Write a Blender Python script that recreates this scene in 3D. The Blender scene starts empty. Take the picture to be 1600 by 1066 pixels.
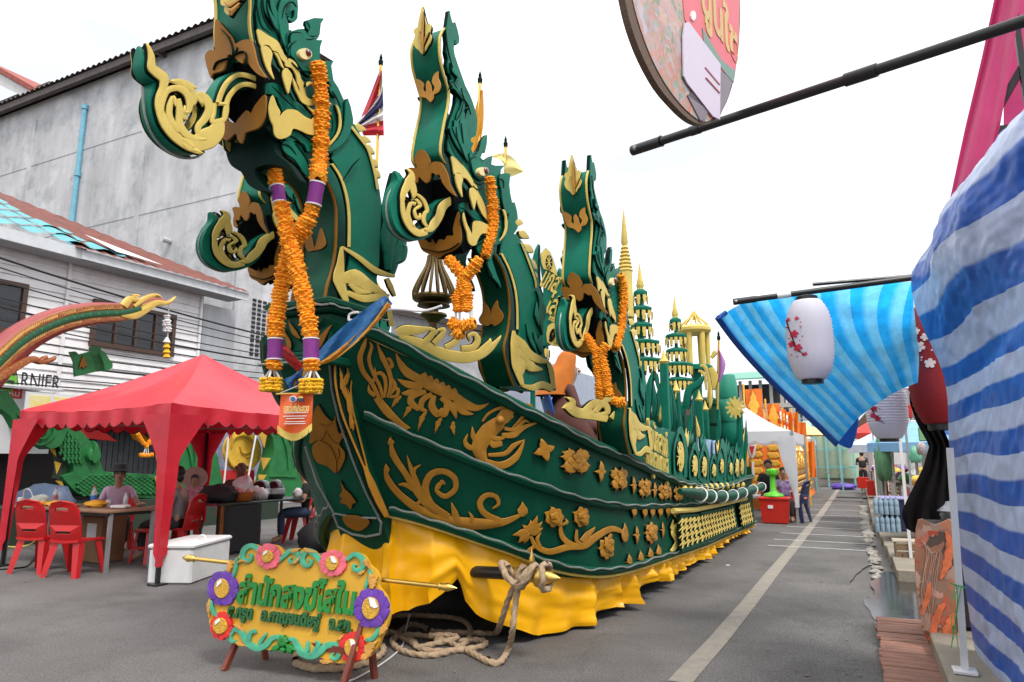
import bpy, math, random
from mathutils import Vector, Matrix
from mathutils.geometry import tessellate_polygon
from mathutils import noise as mnoise
R=math.radians; PI=math.pi; V=Vector
rnd=random.Random(7)
scene=bpy.context.scene
COL=scene.collection
# ------------------------------------------------------------------ camera
FPX=1070.; TH=math.atan(180/FPX); YW=R(26.5); CH=1.4
cd=bpy.data.cameras.new('camera'); cam=bpy.data.objects.new('camera',cd); COL.objects.link(cam)
cd.sensor_width=36; cd.lens=36*FPX/1600; cd.clip_end=2000; cd.clip_start=.05
cam.location=(0,0,CH); cam.rotation_euler=(PI/2+TH,0,YW); scene.camera=cam
# ------------------------------------------------------------------ sky and sun (bright overcast)
SUN_EL=R(58); SUN_AZ=R(122)      # compass style, from +Y towards +X
w=bpy.data.worlds.new('World'); scene.world=w; w.use_nodes=True
nt=w.node_tree; nt.nodes.clear()
wo=nt.nodes.new('ShaderNodeOutputWorld'); bg=nt.nodes.new('ShaderNodeBackground')
sky=nt.nodes.new('ShaderNodeTexSky'); sky.sky_type='NISHITA'; sky.sun_disc=False
sky.sun_elevation=SUN_EL; sky.sun_rotation=SUN_AZ; sky.air_density=1.2; sky.dust_density=2.5
tc=nt.nodes.new('ShaderNodeTexCoord'); mp=nt.nodes.new('ShaderNodeMapping'); mp.inputs['Scale'].default_value=(1.2,1.2,3.2)
n1=nt.nodes.new('ShaderNodeTexNoise'); n1.inputs['Scale'].default_value=1.6; n1.inputs['Detail'].default_value=5
cr1=nt.nodes.new('ShaderNodeValToRGB')
cr1.color_ramp.elements[0].position=.42; cr1.color_ramp.elements[0].color=(5.0,5.25,5.7,1)
cr1.color_ramp.elements[1].position=.7; cr1.color_ramp.elements[1].color=(10.2,10.2,10.3,1)
mx=nt.nodes.new('ShaderNodeMix'); mx.data_type='RGBA'; mx.inputs[0].default_value=.93
L=nt.links.new
L(tc.outputs['Generated'],mp.inputs['Vector']); L(mp.outputs[0],n1.inputs['Vector']); 
sx_=nt.nodes.new('ShaderNodeSeparateXYZ'); L(tc.outputs['Generated'],sx_.inputs[0])
ma_=nt.nodes.new('ShaderNodeMath'); ma_.operation='MULTIPLY_ADD'; L(sx_.outputs['Z'],ma_.inputs[0]); ma_.inputs[1].default_value=.42; L(n1.outputs['Fac'],ma_.inputs[2]); ms_=nt.nodes.new('ShaderNodeMath'); ms_.operation='SUBTRACT'; L(ma_.outputs[0],ms_.inputs[0]); ms_.inputs[1].default_value=.12; L(ms_.outputs[0],cr1.inputs[0])
L(sky.outputs[0],mx.inputs[6]); L(cr1.outputs[0],mx.inputs[7]); L(mx.outputs[2],bg.inputs['Color'])
bg.inputs['Strength'].default_value=.1; L(bg.outputs[0],wo.inputs[0])
sd=bpy.data.lights.new('sun','SUN'); sd.energy=1.3; sd.angle=R(14); sd.color=(1,.96,.9)
so=bpy.data.objects.new('sun',sd); COL.objects.link(so)
sdir=V((math.sin(SUN_AZ)*math.cos(SUN_EL),math.cos(SUN_AZ)*math.cos(SUN_EL),math.sin(SUN_EL)))
so.location=sdir*60; so.rotation_euler=sdir.to_track_quat('Z','Y').to_euler()
vs=scene.view_settings; vs.view_transform='Standard'; vs.look='None'; vs.gamma=1; vs.exposure=1.02; vs.use_curve_mapping=False
scene.cycles.max_bounces=6; scene.cycles.use_denoising=True
scene.cycles.caustics_reflective=False; scene.cycles.caustics_refractive=False

# ------------------------------------------------------------------ helpers: rays
def ray(px,py):
    x=(px-800)/FPX; y=(533-py)/FPX
    f=math.cos(TH)-y*math.sin(TH); u=math.sin(TH)+y*math.cos(TH)
    return V((x*math.cos(YW)-f*math.sin(YW), x*math.sin(YW)+f*math.cos(YW), u))
EYE=V((0,0,CH))
def onX(p,X):
    r=ray(*p); return EYE+r*(X/r.x)
def onY(p,Y):
    r=ray(*p); return EYE+r*(Y/r.y)
def onZ(p,Z=0.):
    r=ray(*p); return EYE+r*((Z-CH)/r.z)
def onD(p,d):                       # at a distance
    return EYE+ray(*p).normalized()*d
def onP(p,o,n):
    r=ray(*p); return EYE+r*((o-EYE).dot(n)/r.dot(n))
def C(ox,oy,s):
    return lambda pts:[(ox+x*s,oy+y*s) for x,y in pts]
def crs(pts,n=5,closed=False):      # Catmull-Rom through points of any dimension
    pts=[V(p) for p in pts]; N=len(pts); out=[]
    rng=range(N) if closed else range(N-1)
    for i in rng:
        if closed: a,b,c,d=pts[i-1],pts[i],pts[(i+1)%N],pts[(i+2)%N]
        else: a,b,c,d=pts[max(i-1,0)],pts[i],pts[i+1],pts[min(i+2,N-1)]
        for k in range(n):
            t=k/n
            out.append(.5*((2*b)+(c-a)*t+(2*a-5*b+4*c-d)*t*t+(3*b-a-3*c+d)*t**3))
    if not closed: out.append(pts[-1])
    return out
def lerp(a,b,t): return a+(b-a)*t
def interp(ws,t):
    x=t*(len(ws)-1); i=min(int(x),len(ws)-2) if len(ws)>1 else 0
    return ws[0] if len(ws)==1 else lerp(ws[i],ws[i+1],x-i)
WLOC={}
_eps=[0]
def eps():
    _eps[0]=(_eps[0]+1)%9; return _eps[0]*.0006
class MB:
    def __init__(s): s.v=[]; s.f=[]; s.m=[]; s.mi=0; s.uv=None
    def add(s,vs,fs):
        b=len(s.v); s.v+= [V(q) for q in vs]
        for f in fs: s.f.append([b+i for i in f]); s.m.append(s.mi)
        return s
    def box(s,c,d,rz=0,M=None):
        x,y,z=d[0]/2,d[1]/2,d[2]/2
        vs=[V(q) for q in ((-x,-y,-z),(x,-y,-z),(x,y,-z),(-x,y,-z),(-x,-y,z),(x,-y,z),(x,y,z),(-x,y,z))]
        if rz: vs=[Matrix.Rotation(rz,3,'Z')@q for q in vs]
        if M: vs=[M@q for q in vs]
        return s.add([q+V(c) for q in vs],[(0,3,2,1),(4,5,6,7),(0,1,5,4),(1,2,6,5),(2,3,7,6),(3,0,4,7)])
    def bbox(s,c,d,b=.01,rz=0,M=None):           # box with chamfered edges
        hx,hy,hz=d[0]/2,d[1]/2,d[2]/2; b=min(b,hx*.9,hy*.9,hz*.9)
        rings=[]
        for z,i in ((-hz,b),(-hz+b,0),(hz-b,0),(hz,b)):
            x,y=hx-i,hy-i
            rings.append([(-x+b,-y,z),(x-b,-y,z),(x,-y+b,z),(x,y-b,z),(x-b,y,z),(-x+b,y,z),(-x,y-b,z),(-x,-y+b,z)])
        vs=[V(q) for r in rings for q in r]
        if rz: vs=[Matrix.Rotation(rz,3,'Z')@q for q in vs]
        if M: vs=[M@q for q in vs]
        fs=[tuple(range(7,-1,-1)),tuple(range(24,32))]
        for k in range(3):
            for i in range(8): fs.append((k*8+i,k*8+(i+1)%8,k*8+8+(i+1)%8,k*8+8+i))
        return s.add([q+V(c) for q in vs],fs)
    def bar(s,a,b,w,h=None):                      # square bar between two points
        a,b=V(a),V(b); h=h or w; d=(b-a); L_=d.length; q=d.to_track_quat('Z','Y').to_matrix()
        x,y=w/2,h/2
        vs=[a+q@V(p) for p in ((-x,-y,0),(x,-y,0),(x,y,0),(-x,y,0),(-x,-y,L_),(x,-y,L_),(x,y,L_),(-x,y,L_))]
        return s.add(vs,[(0,3,2,1),(4,5,6,7),(0,1,5,4),(1,2,6,5),(2,3,7,6),(3,0,4,7)])
    def tube(s,path,r,n=8,cap=True,closed=False,sq=1.):
        path=[V(p) for p in path]; N=len(path)
        rs=r if isinstance(r,(list,tuple)) else [r]
        up=None; vs=[]
        for i,p in enumerate(path):
            if closed: t=path[(i+1)%N]-path[i-1]
            else: t=path[min(i+1,N-1)]-path[max(i-1,0)]
            if t.length<1e-9: t=V((0,0,1))
            t.normalize()
            if up is None:
                up=V((0,0,1)) if abs(t.z)<.9 else V((0,1,0))
            a=(up-t*up.dot(t))
            if a.length<1e-5: a=t.orthogonal()
            a.normalize(); up=a; b=t.cross(a); rr=interp(rs,i/max(N-1,1))
            for k in range(n):
                th=2*PI*k/n; vs.append(p+a*(math.cos(th)*rr*sq)+b*(math.sin(th)*rr))
        fs=[]
        for i in range(N if closed else N-1):
            j=(i+1)%N
            for k in range(n): fs.append((i*n+k,i*n+(k+1)%n,j*n+(k+1)%n,j*n+k))
        if cap and not closed: fs+= [tuple(range(n-1,-1,-1)),tuple((N-1)*n+k for k in range(n))]
        return s.add(vs,fs)
    def lathe(s,prof,o=(0,0,0),n=16,M=None,a0=0,sx=1,sy=1):
        vs=[];o=V(o)
        for r,z in prof:
            for k in range(n):
                q=V((r*sx*math.cos(a0+2*PI*k/n),r*sy*math.sin(a0+2*PI*k/n),z)); vs.append((M@q if M else q)+o)
        fs=[]
        for i in range(len(prof)-1):
            for k in range(n): fs.append((i*n+k,i*n+(k+1)%n,(i+1)*n+(k+1)%n,(i+1)*n+k))
        if prof[0][0]>1e-4: fs.append(tuple(range(n-1,-1,-1)))
        if prof[-1][0]>1e-4: fs.append(tuple((len(prof)-1)*n+k for k in range(n)))
        return s.add(vs,fs)
    def ball(s,c,r,n=10,m=7,M=None):
        if not isinstance(r,(tuple,list)): r=(r,r,r)
        pr=[(math.sin(PI*i/m),-math.cos(PI*i/m)) for i in range(m+1)]
        S=Matrix.Diagonal((r[0],r[1],r[2])); S=(M@S) if M else S
        return s.lathe([(max(a,1e-5),b) for a,b in pr],c,n,S)
    def grid(s,g,closed=False):                   # g: rows of points
        nr=len(g); nc=len(g[0]); fs=[]
        for i in range(nr-1):
            for j in range(nc if closed else nc-1):
                k=(j+1)%nc
                fs.append((i*nc+j,i*nc+k,(i+1)*nc+k,(i+1)*nc+j))
        return s.add([q for r in g for q in r],fs)
    def plate(s,poly,mapf,th,off=0.,holes=(),bev=None,smooth=0,back=True):
        # poly in picture/plane coordinates, mapf(p)->(pos,normal); solid of thickness th with chamfered front edge
        polys=[list(poly)]+[list(h) for h in holes]
        if smooth: polys=[[tuple(q) for q in crs(p,smooth,True)] for p in polys]
        def area(p): return sum(p[i-1][0]*p[i][1]-p[i][0]*p[i-1][1] for i in range(len(p)))
        polys=[p if (area(p)>0)==(k==0) else p[::-1] for k,p in enumerate(polys)]
        flat=[q for p in polys for q in p]
        tris=tessellate_polygon([[V((q[0],q[1],0)) for q in p] for p in polys])
        mm=[mapf(q) for q in flat]
        # orientation test
        t=tris[0]; nn=(mm[t[1]][0]-mm[t[0]][0]).cross(mm[t[2]][0]-mm[t[0]][0]); flip=nn.dot(mm[t[0]][1])<0
        N=len(flat)
        size=max(max(q[0] for q in flat)-min(q[0] for q in flat),max(q[1] for q in flat)-min(q[1] for q in flat))
        if bev is None: bev=min(.006*size+.15,1.2)
        e=eps()
        inner=[]
        k=0
        for p in polys:
            n=len(p)
            for i in range(n):
                a=V(p[i-1]);b=V(p[i]);c=V(p[(i+1)%n])
                d1=(b-a);d2=(c-b)
                d1=d1.normalized() if d1.length>1e-9 else V((1,0)); d2=d2.normalized() if d2.length>1e-9 else d1
                nv=V((-(d1.y+d2.y),d1.x+d2.x))
                nv=nv.normalized() if nv.length>.3 else V((0,0))
                inner.append(mapf(tuple(b+nv*bev)) if bev>0 else mm[k]); k+=1
        vs=[mm[i][0]+mm[i][1]*off for i in range(N)]+[mm[i][0]+mm[i][1]*(off+th*.72+e) for i in range(N)]+[inner[i][0]+inner[i][1]*(off+th+e) for i in range(N)]
        fs=[]
        for t in tris:
            t2=(t[0],t[2],t[1]) if flip else tuple(t)
            fs.append(tuple(2*N+i for i in t2))
            if back: fs.append(tuple(t2[::-1]))
        k=0
        for p in polys:
            n=len(p)
            for i in range(n):
                a=k+i;b=k+(i+1)%n
                for o in (0,N):
                    q=(a+o,b+o,b+o+N,a+o+N)
                    fs.append(q)
            k+=n
        m0=len(s.m); s.add(vs,fs); nt_=len(tris)*(2 if back else 1)
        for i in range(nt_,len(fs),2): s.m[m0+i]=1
        return s
    def stroke(s,pts,ws,mapf,th,sub=6,off=0.,saw=0,ridge=.12,smooth=True):
        # tapered raised stroke; ws half widths
        pl=crs(pts,sub) if smooth else [V(p) for p in pts]
        N=len(pl); L0=[];e=eps()
        vs=[]
        for i,p in enumerate(pl):
            t=pl[min(i+1,N-1)]-pl[max(i-1,0)]
            t=t.normalized() if t.length>1e-9 else V((1,0)); nv=V((-t.y,t.x)); u=i/(N-1); wd=max(interp(ws,u),.02)
            if saw: wd*=1-.42*((u*saw)%1.)
            for k,h in ((1,0),(1,.8),(.9,1),(0,1+ridge),(-.9,1),(-1,.8),(-1,0)):
                q=p+nv*(wd*k); o,n=mapf((q.x,q.y)); vs.append(o+n*(off+th*h*min(1,.55+wd*.2)+(e if h else 0)))
        fs=[]
        for i in range(N-1):
            for k in range(6): fs.append((i*7+k,i*7+k+1,i*7+k+8,i*7+k+7))
        fs+=[tuple(range(7)),tuple((N-1)*7+k for k in range(6,-1,-1))]
        m0=len(s.m); s.add(vs,fs)
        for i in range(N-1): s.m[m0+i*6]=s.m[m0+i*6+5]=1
        return s
    def flame(s,a,b,w,bend,mapf,th,saw=0,off=0.,prof=(.25,.8,1,.85,.55,.25,.03)):
        a=V(a);b=V(b);d=b-a;nv=V((-d.y,d.x)).normalized()
        pts=[a,a+d*.35+nv*bend,a+d*.7+nv*bend*.55,b]
        return s.stroke(pts,[w*k for k in prof],mapf,th,5,off,saw)
    def mirrorX(s,Xc,start=0,fstart=0):
        n=len(s.v); m={}
        for i in range(start,n):
            q=s.v[i]; m[i]=len(s.v); s.v.append(V((2*Xc-q.x,q.y,q.z)))
        for k in range(fstart,len(s.f)):
            s.f.append([m[i] for i in s.f[k]][::-1]); s.m.append(s.m[k])
        return s
    def text(s,body,M,size=1,ext=.02,bevel=0,off=0.,align='CENTER',spacing=1.,fit=None):
        c=bpy.data.curves.new('t','FONT'); c.body=body; c.size=size; c.extrude=ext; c.offset=off; c.bevel_depth=bevel; c.align_x=align; c.align_y='CENTER'; c.space_character=spacing; c.resolution_u=3
        o=bpy.data.objects.new('t',c); COL.objects.link(o); bpy.context.view_layer.update()
        me=bpy.data.meshes.new_from_object(o.evaluated_get(bpy.context.evaluated_depsgraph_get()))
        vs=[v.co.copy() for v in me.vertices]; fs=[list(p.vertices) for p in me.polygons]
        if vs and fit:
            x0=min(v.x for v in vs);x1=max(v.x for v in vs); k=fit/(x1-x0); cx=(x0+x1)/2
            vs=[V(((v.x-cx)*k,v.y,v.z)) for v in vs]
        bpy.data.objects.remove(o); bpy.data.curves.remove(c); bpy.data.meshes.remove(me)
        return s.add([M@v for v in vs],fs)
    def build(s,name,mat,parent=None,loc=None,smooth=38,label=None,cat=None,group=None,kind=None,fix=True):
        me=bpy.data.meshes.new(name)
        o=bpy.data.objects.new(name,me); COL.objects.link(o)
        base=WLOC[parent.name] if parent else V((0,0,0))
        wl=V(loc) if loc is not None else (base.copy() if parent else V((0,0,0)))
        if loc is None and not parent and s.v:
            xs=[q.x for q in s.v];ys=[q.y for q in s.v];zs=[q.z for q in s.v]
            wl=V(((min(xs)+max(xs))/2,(min(ys)+max(ys))/2,min(zs)))
        me.from_pydata([q-wl for q in s.v],[],s.f)
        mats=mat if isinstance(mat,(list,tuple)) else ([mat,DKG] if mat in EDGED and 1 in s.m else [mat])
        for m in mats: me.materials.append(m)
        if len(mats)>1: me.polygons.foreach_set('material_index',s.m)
        me.update()
        if fix:
            import bmesh
            bm=bmesh.new(); bm.from_mesh(me); bmesh.ops.recalc_face_normals(bm,faces=bm.faces); bm.to_mesh(me); bm.free()
        if smooth:
            me.polygons.foreach_set('use_smooth',[True]*len(me.polygons)); me.set_sharp_from_angle(angle=R(smooth))
        if s.uv: 
            ul=me.uv_layers.new(name='UVMap')
            for lp in me.loops: ul.data[lp.index].uv=s.uv[lp.vertex_index]
        o.location=wl-base
        if parent: o.parent=parent
        WLOC[o.name]=wl
        tag(o,label,cat,group,kind)
        return o
def tag(o,label=None,cat=None,group=None,kind=None):
    if label: o['label']=label
    if cat: o['category']=cat
    if group: o['group']=group
    if kind: o['kind']=kind
    return o
def thing(name,label,cat,loc,group=None):
    o=bpy.data.objects.new(name,None); COL.objects.link(o); o.location=loc; WLOC[o.name]=V(loc); o.empty_display_size=.1
    return tag(o,label,cat,group)
CHILD={}
def copy_tree(o,parent=None,loc=None,rz=None,scale=None,label=None,group=None):
    c=o.copy(); COL.objects.link(c)
    if parent is not None: c.parent=parent
    if loc is not None: c.location=loc
    if rz is not None: c.rotation_euler=(0,0,rz)
    if scale is not None: c.scale=scale
    if label: c['label']=label
    if group: c['group']=group
    WLOC[c.name]=V(c.location)
    for ch in list(o.children): copy_tree(ch,c)
    return c
def frame(o,ax,ay,n):
    o,ax,ay,n=V(o),V(ax),V(ay),V(n)
    return lambda p:(o+ax*p[0]+ay*p[1],n)
def planeX(X,n=1):
    nv=V((n,0,0)); return lambda p:(onX(p,X),nv)
def planeY(Y):
    nv=V((0,-1,0)); return lambda p:(onY(p,Y),nv)
# ------------------------------------------------------------------ materials
MATS={}
def mat(name,col,rough=.6,metal=0.,var=.12,vs=6.,bump=.0,bs=40.,spec=.5,trans=0.,alpha=1.,col2=None,streak=None,emit=None,sheen=0.,coat=0.,stain=None,ridged=False,bmap=None):
    m=bpy.data.materials.new(name); m.use_nodes=True; t=m.node_tree; b=t.nodes['Principled BSDF']; l=t.links.new
    b.inputs['Roughness'].default_value=rough; b.inputs['Metallic'].default_value=metal; b.inputs['Specular IOR Level'].default_value=spec
    tc=t.nodes.new('ShaderNodeTexCoord'); src=tc.outputs['Object']
    n=t.nodes.new('ShaderNodeTexNoise'); n.inputs['Scale'].default_value=vs; n.inputs['Detail'].default_value=6; n.inputs['Roughness'].default_value=.62
    if streak:
        mpn=t.nodes.new('ShaderNodeMapping'); mpn.inputs['Scale'].default_value=streak; l(src,mpn.inputs[0]); l(mpn.outputs[0],n.inputs['Vector'])
    else: l(src,n.inputs['Vector'])
    r=t.nodes.new('ShaderNodeValToRGB'); c=V(col[:3]); c2=V(col2[:3]) if col2 else None
    r.color_ramp.elements[0].position=.3; r.color_ramp.elements[1].position=.7
    r.color_ramp.elements[0].color=(*(c2 if c2 else c*(1-var)),1); r.color_ramp.elements[1].color=(*(c if c2 else c*(1+var)),1)
    l(n.outputs['Fac'],r.inputs[0]); out=r.outputs[0]
    if stain:                        # soft blotches of dirt: (colour, scale, amount)
        n3=t.nodes.new('ShaderNodeTexNoise'); n3.inputs['Scale'].default_value=stain[1]; n3.inputs['Detail'].default_value=8; n3.inputs['Roughness'].default_value=.7; l(src,n3.inputs['Vector'])
        r3=t.nodes.new('ShaderNodeMapRange'); r3.inputs[1].default_value=.5; r3.inputs[2].default_value=.72; r3.inputs[4].default_value=stain[2]; l(n3.outputs['Fac'],r3.inputs[0])
        mxn=t.nodes.new('ShaderNodeMix'); mxn.data_type='RGBA'; l(r3.outputs[0],mxn.inputs[0]); l(out,mxn.inputs[6]); mxn.inputs[7].default_value=(*stain[0],1); out=mxn.outputs[2]
    l(out,b.inputs['Base Color'])
    rr=t.nodes.new('ShaderNodeMapRange'); rr.inputs[3].default_value=max(rough-.1,.03); rr.inputs[4].default_value=min(rough+.1,1); l(n.outputs['Fac'],rr.inputs[0]); l(rr.outputs[0],b.inputs['Roughness'])
    if bump:
        n2=t.nodes.new('ShaderNodeTexNoise'); n2.inputs['Scale'].default_value=bs; n2.inputs['Detail'].default_value=5; l(src,n2.inputs['Vector'])
        if ridged: n2.noise_type='RIDGED_MULTIFRACTAL'; n2.inputs['Detail'].default_value=3
        if bmap:
            mb_=t.nodes.new('ShaderNodeMapping'); mb_.inputs['Scale'].default_value=bmap; l(src,mb_.inputs[0]); l(mb_.outputs[0],n2.inputs['Vector'])
        bp=t.nodes.new('ShaderNodeBump'); bp.inputs['Strength'].default_value=bump; bp.inputs['Distance'].default_value=.02; l(n2.outputs['Fac'],bp.inputs['Height']); l(bp.outputs[0],b.inputs['Normal'])
    if trans: b.inputs['Transmission Weight'].default_value=trans
    if coat: b.inputs['Coat Weight'].default_value=coat; b.inputs['Coat Roughness'].default_value=.12
    if sheen: b.inputs['Sheen Weight'].default_value=sheen
    if emit: b.inputs['Emission Color'].default_value=(*emit[:3],1); b.inputs['Emission Strength'].default_value=emit[3]
    if alpha<1: b.inputs['Alpha'].default_value=alpha
    MATS[name]=m; m['out']=0
    return m
def thin(m,fac,col):                 # cloth: let part of the light through
    t=m.node_tree; l=t.links.new; b=t.nodes['Principled BSDF']; o=t.nodes['Material Output']
    tr=t.nodes.new('ShaderNodeBsdfTranslucent'); mxs=t.nodes.new('ShaderNodeMixShader'); mxs.inputs[0].default_value=fac
    if col is None:
        l(b.inputs['Base Color'].links[0].from_socket,tr.inputs[0])
    else: tr.inputs[0].default_value=(*col,1)
    l(b.outputs[0],mxs.inputs[1]); l(tr.outputs[0],mxs.inputs[2]); l(mxs.outputs[0],o.inputs[0])
    return m
def S(r,g,b):                        # sRGB 0-255 to linear
    f=lambda c:(c/255/12.92 if c/255<=.04045 else ((c/255+.055)/1.055)**2.4)
    return (f(r),f(g),f(b))
GREEN=mat('green_board_paint',(.004,.15,.094),.5,var=.2,vs=3,bump=.08,bs=60,spec=.16,stain=((.006,.062,.044),2.2,.4),bmap=(7,7,7))
HULLG=mat('shaded_hull_green_paint',(.0025,.064,.034),.5,var=.22,vs=1.6,bump=.08,bs=26,spec=.14,stain=((.003,.028,.017),1.2,.45))  # darker than the board green: the hull's shade is put into the colour
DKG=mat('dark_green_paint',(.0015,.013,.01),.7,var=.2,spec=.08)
GOLD=mat('yellow_gold_paint',(.66,.5,.125),.5,var=.1,vs=5,bump=.05,bs=50,spec=.25,stain=((.45,.26,.04),3.,.4))
OCHRE=mat('ochre_gold_paint',(.42,.19,.017),.5,var=.16,vs=7,bump=.08,bs=50,spec=.4,stain=((.3,.12,.02),4.,.5))
BROWN_SHADEG=mat('brown_shaded_gold_paint',(.24,.1,.009),.6,var=.18,vs=5,spec=.2)  # the gold darkened to brown: shade of forward and downward faces painted in
METG=mat('gilt_metal',(.75,.48,.12),.3,metal=.9,var=.1)
EDGED=(GREEN,GOLD,OCHRE,BROWN_SHADEG)
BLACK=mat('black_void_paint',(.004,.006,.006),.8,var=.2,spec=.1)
BLKM=mat('black_metal',(.012,.012,.012),.38,var=.2,vs=20)
YCLOTH=mat('yellow_satin',(.9,.44,.002),.32,var=.08,vs=3,bump=.35,bs=4,spec=.45,ridged=True,bmap=(2.,2.,.7))
CABLE=mat('clear_rope_light',(.2,.22,.2),.3,var=.2,vs=30)
GREEN.node_tree.nodes['Bump'].inputs['Strength'].default_value=.16
MARI=mat('marigold_petal',(.95,.42,.008),.75,vs=22,col2=(.9,.25,.004),bump=.6,bs=90); MARI2=mat('yellow_marigold_petal',(.86,.55,.015),.75,vs=22,col2=(.85,.4,.01),bump=.6,bs=90)
PURP=mat('purple_orchid_band',(.19,.02,.2),.7,var=.35,vs=90); WHT=mat('white_paint',(.75,.75,.74),.5,var=.05)
WPLAS=mat('white_plastic',(.7,.7,.7),.4,var=.06,stain=((.45,.43,.4),2.,.4)); REDP=mat('red_plastic',(.5,.01,.012),.36,var=.1,spec=.5)
REDC=thin(mat('red_canopy_cloth',(.6,.012,.03),.42,var=.14,vs=2,bump=.4,bs=6,spec=.5,coat=.15),.16,None)
WOODB=mat('brown_wood',(.12,.05,.025),.6,var=.3,vs=8,streak=(1,1,12)); REDWOOD=mat('red_wood',(.16,.03,.015),.55,var=.3,vs=10)
STEEL=mat('grey_steel',(.35,.36,.37),.4,metal=.6,var=.1); DARK=mat('dark_fabric',(.015,.015,.017),.8,var=.3)  # dark cloth is plain near-black, for hat, bags and clothes
ROPEM=mat('hemp_rope',(.42,.3,.19),.9,var=.25,vs=40,bump=.5,bs=160)
SKIN=mat('skin',(.38,.21,.13),.55,var=.06); HAIR=mat('black_hair',(.012,.01,.009),.5,var=.2)
# ------------------------------------------------------------------ ground and street
ASPH=mat('asphalt',(.135,.129,.124),.85,var=.2,vs=1.1,bump=.45,bs=130,spec=.3,stain=((.055,.052,.05),.7,.7))
def asphalt_detail(m):
    t=m.node_tree; l=t.links.new; b=t.nodes['Principled BSDF']; src=b.inputs['Base Color'].links[0].from_socket
    tc=t.nodes.new('ShaderNodeTexCoord'); v=t.nodes.new('ShaderNodeTexNoise'); v.inputs['Scale'].default_value=70; v.inputs['Detail'].default_value=5; v.inputs['Roughness'].default_value=.8; l(tc.outputs['Object'],v.inputs[0])
    mr=t.nodes.new('ShaderNodeMapRange'); mr.inputs[1].default_value=.35; mr.inputs[2].default_value=.68; mr.inputs[3].default_value=.45; mr.inputs[4].default_value=1.6; l(v.outputs['Fac'],mr.inputs[0])
    mm=t.nodes.new('ShaderNodeMix'); mm.data_type='RGBA'; mm.blend_type='MULTIPLY'; mm.inputs[0].default_value=1; l(src,mm.inputs[6]); l(mr.outputs[0],mm.inputs[7])
    # hairline cracks
    vo=t.nodes.new('ShaderNodeTexVoronoi'); vo.feature='DISTANCE_TO_EDGE'; vo.inputs['Scale'].default_value=.55
    nz=t.nodes.new('ShaderNodeTexNoise'); nz.inputs['Scale'].default_value=3; nz.inputs['Detail'].default_value=5; l(tc.outputs['Object'],nz.inputs[0])
    va=t.nodes.new('ShaderNodeMix'); va.data_type='RGBA'; va.inputs[0].default_value=.25; l(tc.outputs['Object'],va.inputs[6]); l(nz.outputs['Color'],va.inputs[7]); l(va.outputs[2],vo.inputs['Vector'])
    mc=t.nodes.new('ShaderNodeMapRange'); mc.inputs[1].default_value=0; mc.inputs[2].default_value=.006; mc.inputs[3].default_value=.86; mc.inputs[4].default_value=1; l(vo.outputs['Distance'],mc.inputs[0])
    m2=t.nodes.new('ShaderNodeMix'); m2.data_type='RGBA'; m2.blend_type='MULTIPLY'; m2.inputs[0].default_value=1; l(mm.outputs[2],m2.inputs[6]); l(mc.outputs[0],m2.inputs[7])
    l(m2.outputs[2],b.inputs['Base Color'])
asphalt_detail(ASPH)
EARTH=mat('dusty_ground',(.13,.115,.1),.95,var=.25,vs=.8)
MB().grid([[(-400,-300,-.03),(400,-300,-.03)],[(-400,700,-.03),(400,700,-.03)]]).build('ground',EARTH,kind='structure',smooth=0,loc=(0,0,-.03))
# road, with a ragged right edge by the gutter
rows=[]
y=-6.
edge=[]
while y<60:
    e=.02+.05*mnoise.noise(V((y*.9,3.,0)))+.035*mnoise.noise(V((y*3.1,7,0)))
    if 5.2<y<7.6: e+=.06*math.sin((y-5.2)/2.4*PI)
    if 7.4<y<10.4: e-=.2*math.sin((y-7.4)/3.*PI)
    edge.append((e,y)); y+=.22 if y<16 else 1.
MB().grid([[(-26,b,0),(-6,b,.0),(-1.5,b,.0),(a,b,-.003)] for a,b in edge]+[[(-26,70,0),(-6,70,0),(-1.5,70,0),(0,70,0)]]).build('road',ASPH,kind='structure',smooth=0,loc=(0,0,0))
LINE=mat('worn_road_paint',(.3,.27,.22),.8,var=.3,vs=9,col2=(.2,.18,.155)); LINEW=mat('white_road_paint',(.5,.49,.47),.8,var=.3,vs=9,col2=(.3,.29,.28))
g=[]
for px,py in ((1062,1066),(1085,1040),(1122,1000),(1170,942),(1203,900),(1238,858),(1262,829),(1285,800),(1306,770),(1316,757)):
    q=onZ((px,py),.004); g.append([(q.x-.075,q.y,.004),(q.x+.075,q.y,.004)])
MB().grid(g).build('road_line',LINE,kind='structure',smooth=0)
mb=MB()
for k,yy in enumerate((11.9,12.8,13.9,15.2,16.7,18.4,20.3,22.5,25)):
    mb.box((-.62,yy,.0035),(1.55,.07,.003),R(-1.5))
mb.build('parking_line',LINEW,kind='structure',smooth=0)
# gutter, wet, and raised pavement on the right
GUT=mat('gutter_mud',(.075,.065,.055),.55,var=.35,vs=5,bump=.6,bs=14,stain=((.03,.026,.02),3,.7))
MB().grid([[(-.6,-2,-.018),(1.2,-2,-.018)],[(-.6,60,-.018),(1.2,60,-.018)]]).build('gutter',GUT,kind='structure',smooth=0)
WATER=mat('puddle_water',(.03,.026,.02),.12,var=.1,spec=.35)
pp=[(.06,6.9),(-.02,7.4),(-.05,7.9),(.05,8.3),(.02,8.9),(.1,9.5),(.2,9.9),(.32,9.8),(.5,9.4),(.55,8.3),(.5,7.2),(.35,6.85)]
pp=[(a+.025*mnoise.noise(V((a*9,b*5,1))),b+.05*mnoise.noise(V((a*7,b*6,4)))) for a,b in crs(pp,6,True)]
MB().plate(pp,frame((0,0,-.004),(1,0,0),(0,1,0),(0,0,1)),.008,bev=0).build('puddle',WATER,kind='structure',smooth=0)
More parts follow.
